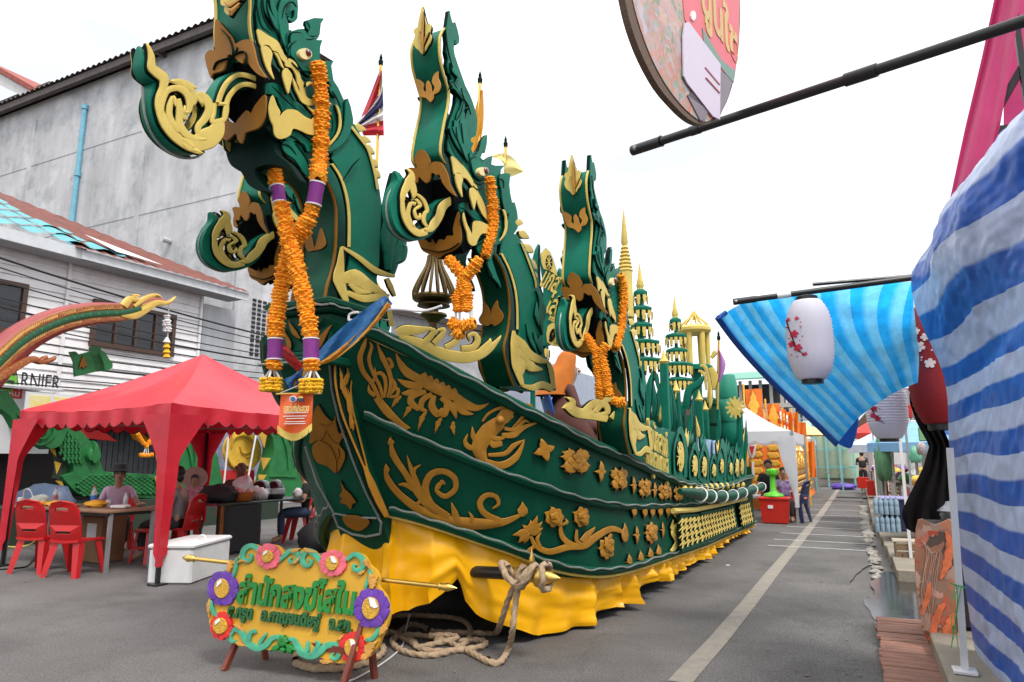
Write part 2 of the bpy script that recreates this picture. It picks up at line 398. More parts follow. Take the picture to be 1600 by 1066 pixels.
CONC=mat('old_concrete',(.27,.235,.185),.9,var=.2,vs=4,bump=.4,bs=30,stain=((.12,.1,.075),2,.6))
mb=MB()
yy=9.2
kerb=thing('kerb',None,None,(.3,9,0)); kerb['kind']='structure'
while yy<40:
    l=1.2; x0=.3-.02*(yy-9) if yy<15 else .16
    MB().bbox((x0+.9,yy+l/2,.0),(1.8,l-.015,.26+.01*rnd.random()),.012).build('kerb_slab',CONC,kerb); yy+=l
MB().bbox((.78,4.55,.07),(.84,4.2,.2),.015).build('pavement',CONC,kind='structure')
# rubble in the gutter
STONE=mat('rubble_stone',(.3,.28,.25),.9,var=.3,vs=8,bump=.4,bs=20)
mb=MB()
for i in range(260):
    yv=rnd.uniform(9.3,22); s_=rnd.uniform(.012,.05)*(1 if yv<14 else 1.6)
    xv=.02+.1*rnd.random()+(.06*(14-yv)*.1 if yv<14 else 0)-.012*(yv-9)*.3
    mb.ball((xv,yv,-.01+s_*.3),(s_*rnd.uniform(.7,1.5),s_*rnd.uniform(.7,1.5),s_*.6),6,4)
mb.build('gutter_rubble',STONE,kind='stuff',smooth=0)
LF=mat('dry_leaf_litter',(.16,.12,.07),.9,var=.4,vs=30)
mb=MB()
for i in range(170):
    x=rnd.uniform(-9,-.05); y=rnd.uniform(3.2,14)
    if rnd.random()<.45: x=rnd.uniform(-.5,.02)
    s_=rnd.uniform(.006,.02); a=rnd.random()*6; mb.add([(x+s_*math.cos(a+k*1.7)*(1 if k%2 else .6),y+s_*math.sin(a+k*1.7),.006+.004*(k%2)) for k in range(4)],[(0,1,2,3)])
mb.build('road_grit',LF,kind='stuff',smooth=0)
LIT=mat('litter_white',(.7,.7,.68),.7)
for p,n,l in (((912,951),'paper_scrap','tiny white paper scrap on the asphalt in front of the rope coil'),((1137,884),'paper_scrap','small white scrap on the asphalt right of the float skirt')):
    q=onZ(p); MB().box((q.x,q.y,.006),(.05,.03,.008),.6).build(n,LIT,label=l,cat='litter')

# ------------------------------------------------------------------ big grey party wall building
GREYW=mat('weathered_render',(.52,.52,.535),.9,var=.16,vs=.75,bump=.15,bs=8,streak=(1,1,.55),stain=((.2,.225,.235),1.1,.7))
def wall_streaks(m):
    t=m.node_tree; l=t.links.new; b=t.nodes['Principled BSDF']; src=b.inputs['Base Color'].links[0].from_socket
    tc=t.nodes.new('ShaderNodeTexCoord'); mpn=t.nodes.new('ShaderNodeMapping'); mpn.inputs['Scale'].default_value=(1.3,1.3,.3); l(tc.outputs['Object'],mpn.inputs[0])
    n=t.nodes.new('ShaderNodeTexNoise'); n.inputs['Scale'].default_value=1; n.inputs['Detail'].default_value=8; n.inputs['Roughness'].default_value=.7; l(mpn.outputs[0],n.inputs[0])
    r=t.nodes.new('ShaderNodeMapRange'); r.inputs[1].default_value=.35; r.inputs[2].default_value=.65; r.inputs[3].default_value=.8; r.inputs[4].default_value=1.12; l(n.outputs['Fac'],r.inputs[0])
    mm=t.nodes.new('ShaderNodeMix'); mm.data_type='RGBA'; mm.blend_type='MULTIPLY'; mm.inputs[0].default_value=1; l(src,mm.inputs[6]); l(r.outputs[0],mm.inputs[7]); l(mm.outputs[2],b.inputs['Base Color'])
wall_streaks(GREYW)
RUST=mat('dark_rusty_sheet',(.075,.06,.055),.7,var=.35,vs=4)
gb=thing('concrete_building','tall grey weathered concrete building with blank side wall behind the white house','building',(-24,14,0))
Y0=13.5; ZT=14.55
MB().box((-29.85,Y0+1.75,ZT/2),(28.3,3.5,ZT)).build('wall',GREYW,gb,smooth=0)
BAND=GREYW
for z in (12.1,9.15,6.3):
    MB().box((-29.9,Y0-.007,z),(28.2,.016,.2)).build('ledge_band',BAND,gb,smooth=0)
for a in ((47,255),(226,210)):
    q=onY(a,Y0); MB().box((q.x,Y0-.01,ZT/2-.35),(.26,.024,ZT-.7)).build('pier_strip',BAND,gb,smooth=0)
BLUEP=mat('blue_pvc_pipe',(.16,.42,.55),.5,var=.15)
q0=onY((133,167),Y0-.08); q1=onY((111,352),Y0-.08)
pipe=MB().tube([(q0.x,Y0-.08,q0.z),(q1.x,Y0-.08,4.0)],.085,10); 
for z in (q0.z-.1,11,8.2): pipe.tube([(q0.x,Y0-.08,z),(q0.x,Y0-.08,z+.16)],.11,10)
pipe.build('drain_pipe',BLUEP,gb)
q=onY((264,377),Y0-.05); MB().tube([(q.x,Y0-.02,q.z),(q.x,Y0-.3,q.z)],.09,10).build('pipe_stub',BAND,gb)
# corrugated roof edge
g0=[];x=-44
while x<-15.5:
    h=.05*math.sin(x*2*PI/.3); g0.append([(x,Y0-.45,ZT+.2+h),(x,Y0+3.6,ZT+.6+h)]); x+=.075
MB().grid(g0).build('roof_sheet',RUST,gb,smooth=60)
MB().box((-29.8,Y0-.3,ZT+.02),(28.9,.16,.24)).build('roof_beam',RUST,gb,smooth=0)
for k in range(2):
    q=onY((250+90*k,80-40*k),Y0-.2); MB().box((q.x,Y0-.16,ZT-.05),(.12,.3,.2)).build('beam_bracket',RUST,gb,smooth=0)
# side elevation with vent blocks
q=onX((395,488),-15.7); q2=onX((428,560),-15.7)
mb=MB()
HOLE=mat('dark_vent_hole',(.02,.02,.022),.9)
n=0
for i in range(9):
    for j in range(13):
        MB().box((-15.69,14.35+i*.2,4.35+j*.135),(.03,.13,.075)).build('vent_opening',HOLE,gb,smooth=0)
for z in (8.6,11.2): 
    MB().box((-15.66,13.62,z),(.1,.16,.1)).build('conduit_box',BAND,gb,smooth=0)
MB().tube([(-15.66,13.62,3),(-15.66,13.62,12.6)],.035,8).build('conduit',BAND,gb)
# second roof at the far left, above the party wall
rb=thing('tiled_roof_house','far left upper roof with red tiles and white soffit above the grey wall','building',(-40,22,0))
RTILE=mat('red_roof_tile',(.3,.06,.04),.7,var=.25,vs=6); SOFF=mat('white_soffit',(.6,.6,.6),.7); 
a=onY((0,112),15.2)
eavef=lambda p:(onY(p,15.2)+V((0,3,0)),V((0,-1,0)))
for k in range(10):
    t=k/10; x0=-20+98*t; x1=x0+9.4; yy_=lambda x:lerp(94,150,(x+20)/98)
    MB().plate([(x0,yy_(x0)),(x1,yy_(x1)),(x1,yy_(x1)+9),(x0,yy_(x0)+9)],eavef,3,bev=.3).build('roof_tile',RTILE,rb,smooth=0)
MB().plate([(-20,104),(78,160),(72,166),(30,148),(-20,124)],eavef,2.9,bev=0).build('fascia_board',SOFF,rb,smooth=0)
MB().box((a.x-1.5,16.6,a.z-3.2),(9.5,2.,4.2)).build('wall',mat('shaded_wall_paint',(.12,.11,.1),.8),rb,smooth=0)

# ------------------------------------------------------------------ white timber house with shop front
XH=-15.
SID=mat('white_siding',(.78,.765,.77),.7,var=.06,vs=2,stain=((.42,.41,.4),1.3,.45))
hs=thing('timber_house','white boarded two storey house with turquoise and rust roofs behind the red tent','house',(XH-3,8,0))
MB().box((XH-3.06,7.4,2.95),(6,9.3,5.5)).build('wall',mat('house_core_wall',(.35,.34,.33),.8),hs,smooth=0)
sb=None; zz=2.62
while zz<5.55:
    o=MB().add([(XH-.05,3,zz),(XH-.01,3,zz),(XH-.045,3,zz+.19),(XH-.06,3,zz+.19),(XH-.05,12.05,zz),(XH-.01,12.05,zz),(XH-.045,12.05,zz+.19),(XH-.06,12.05,zz+.19)],[(0,1,5,4),(1,2,6,5),(2,3,7,6),(0,3,2,1),(4,5,6,7)]).build('siding_board',SID,hs,smooth=0); zz+=.185
for yv in (6.55,8.6,11.98):
    MB().box((XH+.015,yv,4.1),(.03,.07,2.95)).build('batten',SID,hs,smooth=0)
FRM=mat('brown_window_frame',(.07,.035,.022),.5,var=.2); GLS=mat('dark_window_glass',(.018,.018,.022),.12,spec=.7)
def window(y0,y1,z0,z1,n):
    fr=MB(); w_=.09
    fr.box((XH+.03,(y0+y1)/2,z1),(.1,y1-y0+w_,w_)).box((XH+.03,(y0+y1)/2,z0),(.12,y1-y0+w_,w_))
    for k in range(n+1): fr.box((XH+.028,y0+(y1-y0)*k/n,(z0+z1)/2),(.09,w_ if k in(0,n) else .05,z1-z0-w_))
    f=fr.build('window',FRM,hs,smooth=0)
    for k in range(n):
        a=y0+(y1-y0)*k/n;b=y0+(y1-y0)*(k+1)/n
        MB().box((XH+.012,(a+b)/2,(z0+z1)/2),(.02,b-a-.06,z1-z0-.06)).build('pane',GLS,f,smooth=0)
q1=onX((145,474),XH);q2=onX((145,538),XH);q3=onX((266,555),XH)
window(q1.y+.05,q3.y,3.86,4.82,4)
window(4.6,7.75,3.86,4.82,4)
# roofs
TURQ=mat('turquoise_roof_tile',(.1,.36,.4),.55,var=.15,vs=5); RUSTR=mat('rust_red_roof_sheet',(.17,.05,.035),.7,var=.3,vs=2.5,stain=((.09,.05,.04),1.5,.6))
def roofpt(y,t,ze=5.78,rise=.5): return V((XH+.55-4.6*t,y,ze+4.6*t*rise))
# turquoise tiled part: rows of wavy tiles
for r in range(7):
    for c_ in range(10):
        y0=3.9+c_*.62; y1=y0+.62
        if r*.62*.9+y0> 9.6-.0 - r*.15: pass
        g_=[]
        for i in range(7):
            yv=lerp(y0,y1,i/6); 
            h=.035*math.sin(i/6*2*PI)
            g_.append([roofpt(yv,r/9)+V((0,0,h+.07)),roofpt(yv,(r+1.08)/9)+V((0,0,h+.03))])
        if y1<9.75-r*.3: MB().grid(g_).build('roof_tile',TURQ,hs,smooth=60)
# skewed rust sheet roof
for c_ in range(9):
    y0=8.35+c_*.52;y1=y0+.52
    top=5.78+.0
    ta=1.;
    tb=lambda yv: max(.02,1-(max(yv-7.9,0)/4.95))
    g_=[]
    for i in range(5):
        yv=lerp(y0,y1,i/4); h=.03*(1 if i in(1,3) else 0)
        g_.append([roofpt(yv,-.02)+V((0,0,h)),roofpt(yv,.5)+V((0,0,h)),roofpt(yv,max(.03,.98-.0*yv))+V((0,0,h))])
    # hip: cut the upper edge down towards the far end
    for row in g_:
        yv=row[0].y; k=max(.03,min(1,(13.1-yv)/4.6))
        row[1]=row[0].lerp(row[2],k*.5); row[2]=row[0].lerp(row[2],k)
    MB().grid(g_).build('roof_sheet',RUSTR,hs,smooth=30)
MB().add([roofpt(9.3,.02)+V((0,0,.1)),roofpt(9.75,.02)+V((0,0,.1)),roofpt(10.4,.0)+V((0,0,.1)),roofpt(9.1,.22)+V((0,0,.12))],[(0,1,2,3)]).build('flashing_sheet',WHT,hs,smooth=0)
FAS=mat('pale_fascia',(.6,.63,.65),.6,var=.08)
MB().box((XH+.5,5.9,5.66),(.05,5.4,.24)).build('fascia_board',FAS,hs,smooth=0)
MB().box((XH+.53,10.75,5.64),(.05,4.5,.2)).build('fascia_board',FAS,hs,smooth=0)
MB().box((XH+.26,8,5.54),(.5,9.6,.03)).build('soffit',mat('grey_soffit',(.3,.3,.31),.8),hs,smooth=0)
# grey side panel right of the house
MB().box((XH-.3,12.62,2.7),(.5,1.05,5.3)).build('side_panel',mat('grey_metal_panel',(.4,.41,.43),.6,var=.12,vs=1.5,streak=(1,3,.2)),hs,smooth=0)
# ground floor shop
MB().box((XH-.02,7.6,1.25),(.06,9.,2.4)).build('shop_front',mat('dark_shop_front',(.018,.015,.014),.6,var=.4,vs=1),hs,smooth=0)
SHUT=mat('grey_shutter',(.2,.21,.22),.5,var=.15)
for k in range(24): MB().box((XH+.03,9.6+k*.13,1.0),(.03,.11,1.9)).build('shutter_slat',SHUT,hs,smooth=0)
for k in range(8): MB().box((XH+.45,3.6+k*.62,2.78),(.9,.6,.04),0,Matrix.Rotation(.22,3,'Y')).build('awning_panel',SID,hs,smooth=0)
MB().box((XH+.5,10,2.05),(1.,5.2,.05)).build('porch_beam',mat('dark_brown_beam',(.05,.025,.015),.7),hs,smooth=0)
SIGNW=mat('white_sign_sheet',(.66,.67,.68),.5,var=.03)
sg=thing('shop_sign','white shop sign board with dark capital letters above the left red canopy corner','sign',(XH+.6,6.7,1.9))
XS=XH+.62
a=onX((0,578),XS); b=onX((116,592),XS); 
MB().box((XS,5.9,2.05),(.06,4.6,1.2)).build('board',SIGNW,sg,smooth=0)
def faceX(o,sx=1,sz=1): return Matrix(((0,0,1,o[0]),(sx,0,0,o[1]),(0,sz,0,o[2]),(0,0,0,1)))
LETG=mat('charcoal_letter',(.03,.035,.045),.5)
qa=onX((8,620),XS+.035);qb=onX((80,640),XS+.035)
t0=onX((14,607),XS+.04); t1=onX((82,598+22),XS+.04)
MB().text('ARNIER',faceX((XS+.036,(t0.y+t1.y)/2+.06,onX((45,597),XS).z+.0)),.46,.006,fit=(t1.y-t0.y)*1.15).build('lettering',LETG,sg,smooth=0)
qg=onX((6,595),XS+.05)
MB().lathe([(.24,0),(.24,.02),(.0001,.025)],(XS+.03,qg.y,qg.z),20,Matrix.Rotation(PI/2,3,'Y')).build('emblem',mat('lime_green_disc',(.18,.5,.04),.5),sg)
MB().text('G',faceX((XS+.062,qg.y+.02,qg.z)),.5,.006).build('lettering',LETG,sg,smooth=0)
q=onX((18,615),XS); MB().box((XS+.034,q.y,q.z),(.02,.34,.18)).build('red_patch',mat('red_sign_patch',(.6,.03,.02),.5),sg,smooth=0)
MB().text('ใหม่',faceX((XS+.046,q.y,q.z)),.17,.004).build('lettering',WHT,sg,smooth=0)
q=onX((80,640),XS+.5); 
ps=thing('price_poster','white and yellow poster sheet hanging behind the left canopy leg','poster',(XS+.5,q.y,q.z-.4))
MB().box((XS+.48,q.y,q.z),(.02,.95,.62)).build('sheet',SIGNW,ps,smooth=0)
YP=mat('yellow_print',(.8,.6,.05),.5,var=.3,vs=9,col2=(.75,.72,.5))
for k in (-1,1): MB().box((XS+.496,q.y+k*.22,q.z+.02),(.012,.36,.46)).build('print_panel',YP,ps,smooth=0)
# overhead wires: one bundle of cables across the house front
WIRE=mat('black_cable',(.012,.012,.014),.6)
for k in range(11):
    xw=XH+1.4-.06*k; pts=[]
    za=5.55-.27*k+(.1 if k%3 else 0); zb=4.35-.13*k
    for i in range(13):
        t=i/12; pts.append((xw+.4*t,lerp(2.,14.5,t),lerp(za,zb,t)-.25*math.sin(PI*t)))
    MB().tube(pts,.013 if k%4 else .022,5).build('overhead_cable',WIRE,label='%s black overhead cable from the top of the bundle before the white house'%('first second third fourth fifth sixth seventh eighth ninth tenth lowest'.split()[k]),cat='cable',group='overhead cables before the white house')
# ------------------------------------------------------------------ the parade float: boat hull
XC=-3.35
FL=thing('parade_float','green and gold naga boat parade float with a yellow skirt standing in the street','parade float',(XC,8,0))
NODES=crs([V(n) for n in ((.2,4.5,.57),(.42,4.6,.56),(.72,4.78,.53),(1.0,5.02,.46),(1.22,5.36,.36),(1.36,5.85,.23),(1.43,6.6,.11),(1.46,7.6,.03),(1.47,8.6,0),(1.47,10.5,0),(1.47,14.2,0))],8)
HOFF=0.
def hullpt(u,z,side=1):
    x=u*(len(NODES)-1); i=min(max(int(x),0),len(NODES)-2); a=NODES[i].lerp(NODES[i+1],x-i)
    return V((XC+side*a[0],a[1]-a[2]*(z-.5),z))
def hulluz(p):
    r=ray(*p); n=240; last=None
    for i in range(n+1):
        u=i/n; x=u*(len(NODES)-1); k=min(int(x),len(NODES)-2); a=NODES[k].lerp(NODES[k+1],x-k)
        t=(XC+a[0])/r.x; z=CH+r.z*t; g=r.y*t-(a[1]-a[2]*(z-.5))
        if last is not None and last[1]*g<=0:
            w_=last[1]/(last[1]-g) if g!=last[1] else 0
            return lerp(last[0],u,w_),lerp(last[2],z,w_)
        last=(u,g,z)
    return None
_hc={}
def onHull(p):
    k=(round(p[0],2),round(p[1],2))
    if k in _hc: return _hc[k]
    h=hulluz(p)
    if h is None:
        h=(1.,CH) if p[0]>1100 else (0.,1.)
        u,z=h
    else: u,z=h
    q=hullpt(u,z); d1=hullpt(min(u+.01,1),z)-hullpt(max(u-.01,0),z); d2=hullpt(u,z+.05)-hullpt(u,z-.05)
    n=d1.cross(d2).normalized()
    if n.x<0: n=-n
    _hc[k]=(q,n); return q,n
c5=C(480,480,.3565); c6=C(780,560,.3189)
TOPR=[(572,517),(600,528),(650,553),(700,580),(760,612),(820,642),(870,667),(930,697),(990,722),(1030,742),(1075,757),(1110,762),(1140,757),(1165,747)]
MIDR=[(567,649),(600,664),(644,683),(690,703),(738,722),(800,746),(858,766),(905,780),(949,789),(1003,792),(1067,790),(1100,787),(1140,776),(1168,765)]
BOTR=[(606,797),(650,808),(701,824),(750,841),(801,858),(844,876),(890,888),(939,892),(984,885),(1045,866),(1099,849),(1140,832),(1172,819)]
def uzlist(px): 
    out=[hulluz(p) for p in crs(px,4)]
    return sorted(q for q in out if q)
UT,UM,UB=uzlist(TOPR),uzlist(MIDR),uzlist(BOTR)
def zat(L_,u):
    if u<=L_[0][0]: 
        s_=(L_[4][1]-L_[0][1])/(L_[4][0]-L_[0][0]); return L_[0][1]+s_*(u-L_[0][0])*.6
    for a,b in zip(L_,L_[1:]):
        if a[0]<=u<=b[0]: return lerp(a[1],b[1],(u-a[0])/max(b[0]-a[0],1e-6))
    return L_[-1][1]
US=[i/70 for i in range(71)]
hull=None
mb=MB()
for side in (1,-1):
    mb.grid([[hullpt(u,lerp(zat(UB,u)-.01,zat(UT,u),k/6),side) for k in range(7)] for u in US])
    mb.grid([[hullpt(u,zat(UT,u)-.02,side),V((XC,hullpt(u,zat(UT,u)-.02).y,zat(UT,u)-.14))] for u in US])
    mb.grid([[hullpt(u,zat(UB,u),side),V((XC,hullpt(u,zat(UB,u)).y+.1,zat(UB,u)+.1))] for u in US])
mb.grid([[V((XC-1.47,14.2,.4)),V((XC+1.47,14.2,.4))],[V((XC-1.47,14.2,1.2)),V((XC+1.47,14.2,1.2))]])
hull=mb.build('hull',HULLG,FL,smooth=30)
# mouldings and rope light along the rails
for side in (1,-1):
    for L_,r1 in ((UT,.05),(UM,.032),(UB,.035)):
        mb=MB(); pts=[];nv=[]
        u0=L_[0][0]
        us=[u0+(1-u0)*i/60 for i in range(61)]
        mb.tube([hullpt(u,zat(L_,u),side)+V((side*.012,-.01,0)) for u in us],r1,8); mb.build('rail',HULLG,hull)
        cb=MB(); pts=[]
        for i,u in enumerate(us):
            j=.008*math.sin(i*1.9)+.006*math.sin(i*.7)
            pts.append(hullpt(u,zat(L_,u)+j+(.02 if L_ is not UT else .0),side)+V((side*(r1+.014),-.035,0)))
        cb.tube(crs(pts,2),.0075,6); cb.build('rope_light',CABLE,hull)
mb=MB(); mb.tube([hullpt(u,zat(UB,u)-.045)+V((.01,-.012,0)) for u in US],.014,6); mb.build('gold_trim',GOLD,hull)
# lower board between the bottom rail and the skirt at the bow
mb=MB()
for side in (1,-1):
    g=[]
    for i in range(31):
        u=i/30*.55; z=zat(UB,u); k=1-i/30
        g.append([hullpt(u,z,side)+V((-side*.02,.02,0)),hullpt(u,z-.2*k-.03,side)+V((-side*.1*k,.05,0))])
    mb.grid(g)
mb.build('bilge_board',HULLG,hull)
# ------------- gilt ornament on the hull
def orn(name,fn,m=OCHRE,th=.016):
    mb=MB(); fn(mb,th); return mb.build(name,m,hull)
def st(mb,cc,pts,ws,th,**k):
    sc=.3565 if cc is c5 else .3189
    mb.stroke(cc(pts),[w_*sc for w_ in ws],onHull,th,**k)
def fl(mb,cc,a,b,w_,bend,th,**k):
    sc=.3565 if cc is c5 else .3189
    a,b=cc([a,b]); mb.flame(a,b,w_*sc,bend*sc,onHull,th,**k)
def f_scroll1(mb,th):
    for p,w_ in (([(452,528),(405,503),(350,452),(305,392)],[3,13,19,15]),([(318,398),(285,330),(248,280),(233,220),(250,165),(268,112)],[8,10,11,13,10,1]),
        ([(333,395),(318,340),(290,285),(272,225),(284,170),(272,150)],[6,8,8,8,7,1]),([(338,392),(345,340),(338,300),(315,285),(296,306)],[6,8,9,8,2]),([(352,392),(368,330),(358,275),(330,215),(306,152)],[5,9,11,12,1]),
        ([(355,265),(372,255),(360,225),(338,232)],[4,9,8,2]),([(358,388),(385,345),(372,305)],[5,10,2]),([(360,392),(392,385),(398,358),(372,350)],[4,8,8,2]),([(300,385),(275,365),(270,335)],[10,9,1]),([(285,330),(300,300),(296,260)],[6,8,1])): st(mb,c5,p,w_,th)
    fl(mb,c5,(404,512),(448,530),18,4,th)
orn('flame_scroll',f_scroll1)
def f_lotus(mb,th):
    for p,w_ in (([(505,318),(445,288),(412,250),(388,198)],[17,20,15,1]),([(505,345),(440,335),(396,312)],[14,16,1]),([(480,312),(560,352),(650,392)],[19,23,20]),([(640,388),(700,428),(745,440),(794,420)],[20,20,13,1]),([(640,412),(680,455),(728,468)],[17,15,1]),
        ([(505,362),(450,372),(412,376)],[16,16,1]),([(520,368),(465,385),(455,415),(490,445)],[10,14,16,10]),([(545,378),(505,405),(500,440),(525,452)],[10,13,12,3]),([(555,385),(545,430),(570,465),(590,440)],[10,16,16,4]),([(585,395),(610,420),(600,465),(580,470)],[10,14,15,4]),([(600,402),(635,440),(652,488)],[14,16,1])): st(mb,c5,p,w_,th)
    for i in range(6): fl(mb,c5,(505+26*i,318+13*i),(517+26*i,285+14*i),17,0,th*.8,prof=(.9,1,1,.9,.6,.2))
    for a,b in (((412,388),(368,442)),((468,422),(418,488)),((522,452),(484,542)),((588,482),(558,552)),((640,500),(645,562))): fl(mb,c5,a,b,13,5,th*.8,saw=3)
orn('lotus_relief',f_lotus)
def f_deity(mb,th):
    for p,w_ in (([(765,500),(795,462),(860,436),(975,430),(935,485),(892,532)],[4,6,7,6,7,3]),([(770,672),(752,610),(790,545),(845,500)],[18,34,38,28]),([(825,515),(860,480),(895,465)],[20,30,16]),([(850,470),(890,452),(945,440)],[22,16,1]),([(850,560),(900,558),(945,525),(1006,505)],[10,14,10,2]),([(860,530),(905,535),(945,498),(968,505)],[7,9,7,2]),
        ([(775,672),(845,692),(910,655),(948,578)],[12,17,15,1]),([(790,645),(860,640),(900,605),(945,580)],[7,10,11,1]),([(745,620),(705,610),(690,585),(702,555)],[9,12,9,1]),([(745,600),(725,560),(722,522)],[10,12,1]),([(800,585),(815,600),(850,595)],[10,16,10]),([(790,560),(830,575),(860,570)],[9,11,5])): st(mb,c5,p,w_,th)
    q=c5([(838,492)])[0]; o,n=onHull(q); mb.ball(o+n*.02,.035,10,7)
orn('deity_relief',f_deity)
def star4(mb,cc,c,rx,ry,th,rot=0):
    for k in range(4):
        a=rot+PI/2*k; fl(mb,cc,c,(c[0]+rx*math.cos(a),c[1]+ry*math.sin(a)),min(rx,ry)*.42,0,th,prof=(.5,1,.8,.45,.05))
def rosette(mb,cc,c,rx,ry,n,th,rot=0):
    for k in range(n):
        a=rot+2*PI*k/n; wx=math.hypot(rx*math.sin(a),ry*math.cos(a))*PI/n*(1.0 if n>4 else .62)
        fl(mb,cc,(c[0]+.15*rx*math.cos(a),c[1]+.15*ry*math.sin(a)),(c[0]+rx*math.cos(a),c[1]+ry*math.sin(a)),wx,0,th*(1+.25*(k%2)),prof=(.3,.8,1,.95,.6,.15))
    q=cc([c])[0]; o,n_=onHull(q); sc=.3189 if cc is c6 else .3565
    mb.ball(o+n_*th,.022*max(1,ry/40),8,5)
for c,rx,ry,cc in (((1030,625),46,52,c5),((487,555),28,52,c6),((648,622),17,44,c6),((752,646),14,38,c6),((829,660),11,34,c6),((663,866),16,44,c6),((793,841),12,38,c6)):
    orn('star_stud',lambda mb,th:star4(mb,cc,c,rx,ry,th,-.3 if cc is c5 else -PI/2),th=.03)
for c,rx,ry in (((365,503),74,66),((577,591),42,60),((703,636),29,50),((797,655),25,45),((868,664),20,42)):
    def f_q(mb,th):
        rosette(mb,c6,c,rx,ry,4,th,.75)
        rosette(mb,c6,c,rx*.62,ry*.62,4,th*1.5,0.)
        for k in range(4):
            a=.75+PI/2*k; fl(mb,c6,(c[0]+rx*.55*math.cos(a-.2),c[1]+ry*.55*math.sin(a-.2)),(c[0]+rx*1.05*math.cos(a-.42),c[1]+ry*1.05*math.sin(a-.42)),min(rx,ry)*.2,0,th); fl(mb,c6,(c[0]+rx*.55*math.cos(a+.2),c[1]+ry*.55*math.sin(a+.2)),(c[0]+rx*1.05*math.cos(a+.42),c[1]+ry*1.05*math.sin(a+.42)),min(rx,ry)*.2,0,th)
    orn('quatrefoil',f_q,th=.024)
def f_scroll2(mb,th):
    for p,w_ in (([(345,690),(355,750),(410,820),(500,888),(600,930),(720,946),(850,940),(938,905)],[4,14,15,19,26,27,17,5]),([(368,565),(378,640),(428,720),(480,800),(540,868),(620,918)],[1,15,13,16,22,16]),
        ([(610,905),(545,860),(518,790),(540,732),(592,715),(642,742),(648,792),(605,825),(568,800),(578,770),(606,768)],[12,15,16,15,13,13,12,11,9,7,3]),([(660,935),(645,895),(632,852)],[14,14,1]),([(720,935),(720,915),(708,895)],[10,8,1]),([(500,805),(462,720),(438,648)],[10,12,1]),([(468,735),(472,705),(498,688)],[8,8,2]),([(480,805),(432,775),(400,775)],[9,10,2]),
        ([(840,935),(775,900),(755,855),(782,822),(822,826),(836,858),(810,880)],[15,13,13,11,10,8,3]),([(480,860),(505,840),(520,850)],[7,9,2]),([(575,790),(590,760),(600,775)],[6,9,3])): st(mb,c5,p,w_,th)
    fl(mb,c5,(930,912),(940,852),24,6,th); fl(mb,c5,(372,600),(362,568),16,0,th); fl(mb,c5,(352,720),(346,682),14,0,th)
orn('scroll_relief',f_scroll2)
def f_stem(mb,th):
    for p,w_ in (([(150,868),(175,915),(240,944),(330,922),(410,914),(470,870),(540,835),(602,852)],[6,13,15,16,18,17,15,9]),([(290,808),(300,868),(340,908),(392,918)],[6,13,15,12]),([(372,838),(370,888),(400,912)],[4,10,8]),([(395,895),(425,862),(462,825)],[13,16,1]),([(195,920),(180,880),(200,850)],[8,9,1]),([(300,815),(322,800),(318,785)],[5,8,1]),([(120,945),(140,935),(165,915)],[2,9,7])): st(mb,c6,p,w_,th)
    for b in ((62,862),(88,900),(118,905),(112,815),(150,790),(182,768),(205,798),(208,828)): fl(mb,c6,(140,850),b,19,4,th)
    for c,rx,ry in (((262,776),46,50),((394,776),38,52)): rosette(mb,c6,c,rx,ry,7,th); rosette(mb,c6,c,rx*.6,ry*.6,5,th*1.6)
    fl(mb,c6,(604,900),(606,806),17,0,th*1.2); rosette(mb,c6,(515,930),36,56,8,th); rosette(mb,c6,(520,915),24,38,6,th*1.6); st(mb,c6,[(540,860),(525,890)],[7,10],th)
orn('flower_stem_relief',f_stem,th=.022)
def f_ros(mb,th): rosette(mb,c6,(735,856),28,55,8,th); rosette(mb,c6,(735,856),18,34,6,th*1.5)
orn('rosette',f_ros,th=.024)
for c in ((648,757),(700,760),(740,757),(778,756),(817,755)): orn('drop_stud',lambda mb,th:(fl(mb,c6,(c[0],c[1]-22),(c[0],c[1]+26),12,0,th,prof=(.6,1,.9,.6,.2,.02)),fl(mb,c6,(c[0]-11,c[1]-12),(c[0]+11,c[1]-12),9,0,th)),th=.03)
for c in ((625,987),(683,971),(730,956),(770,942)): orn('drop_stud',lambda mb,th:(fl(mb,c6,(c[0],c[1]+18),(c[0],c[1]-30),12,0,th,prof=(.6,1,.9,.6,.2,.02)),fl(mb,c6,(c[0]-12,c[1]+12),(c[0]+12,c[1]+10),9,0,th)),th=.03)
# carved lower panels towards the stern
def onSide(off):
    return lambda p:(onX(p,XC+1.47+off),V((1,0,0)))
def f_panelrow(poly,n,seed):
    r_=random.Random(seed); mb=MB(); mb.plate(c6(poly),onSide(.03),.04,bev=.3); p=mb.build('carved_panel',HULLG,hull)
    x0=min(q[0] for q in poly);x1=max(q[0] for q in poly); g=MB()
    top=sorted(poly)[:2]; 
    A,B,C_,D=poly     # TL,TR,BR,BL
    for i in range(n):
        t=(i+.5)/n; a=V(A).lerp(V(B),t); d=V(D).lerp(V(C_),t); w_=(x1-x0)/n
        for k in range(4):
            s0=.1+.2*k; P0=a.lerp(d,s0+.22); 
            P1=a.lerp(d,s0+.02)+V((w_*.42,0)); P2=a.lerp(d,s0+.1)+V((-w_*.1,0)); P3=a.lerp(d,s0+.12)+V((-w_*.42,6)); 
            g.stroke(c6([P0,P1,P2,P3]),[w_*.1*.3189,w_*.15*.3189,w_*.12*.3189,.1],onSide(.07),.03)
    g.build('gilt_relief',GOLD,hull)
f_panelrow([(868,765),(965,760),(1000,905),(878,950)],5,1); f_panelrow([(972,755),(1138,722),(1158,832),(1002,902)],12,2); f_panelrow([(1166,705),(1216,692),(1242,812),(1186,832)],5,3)
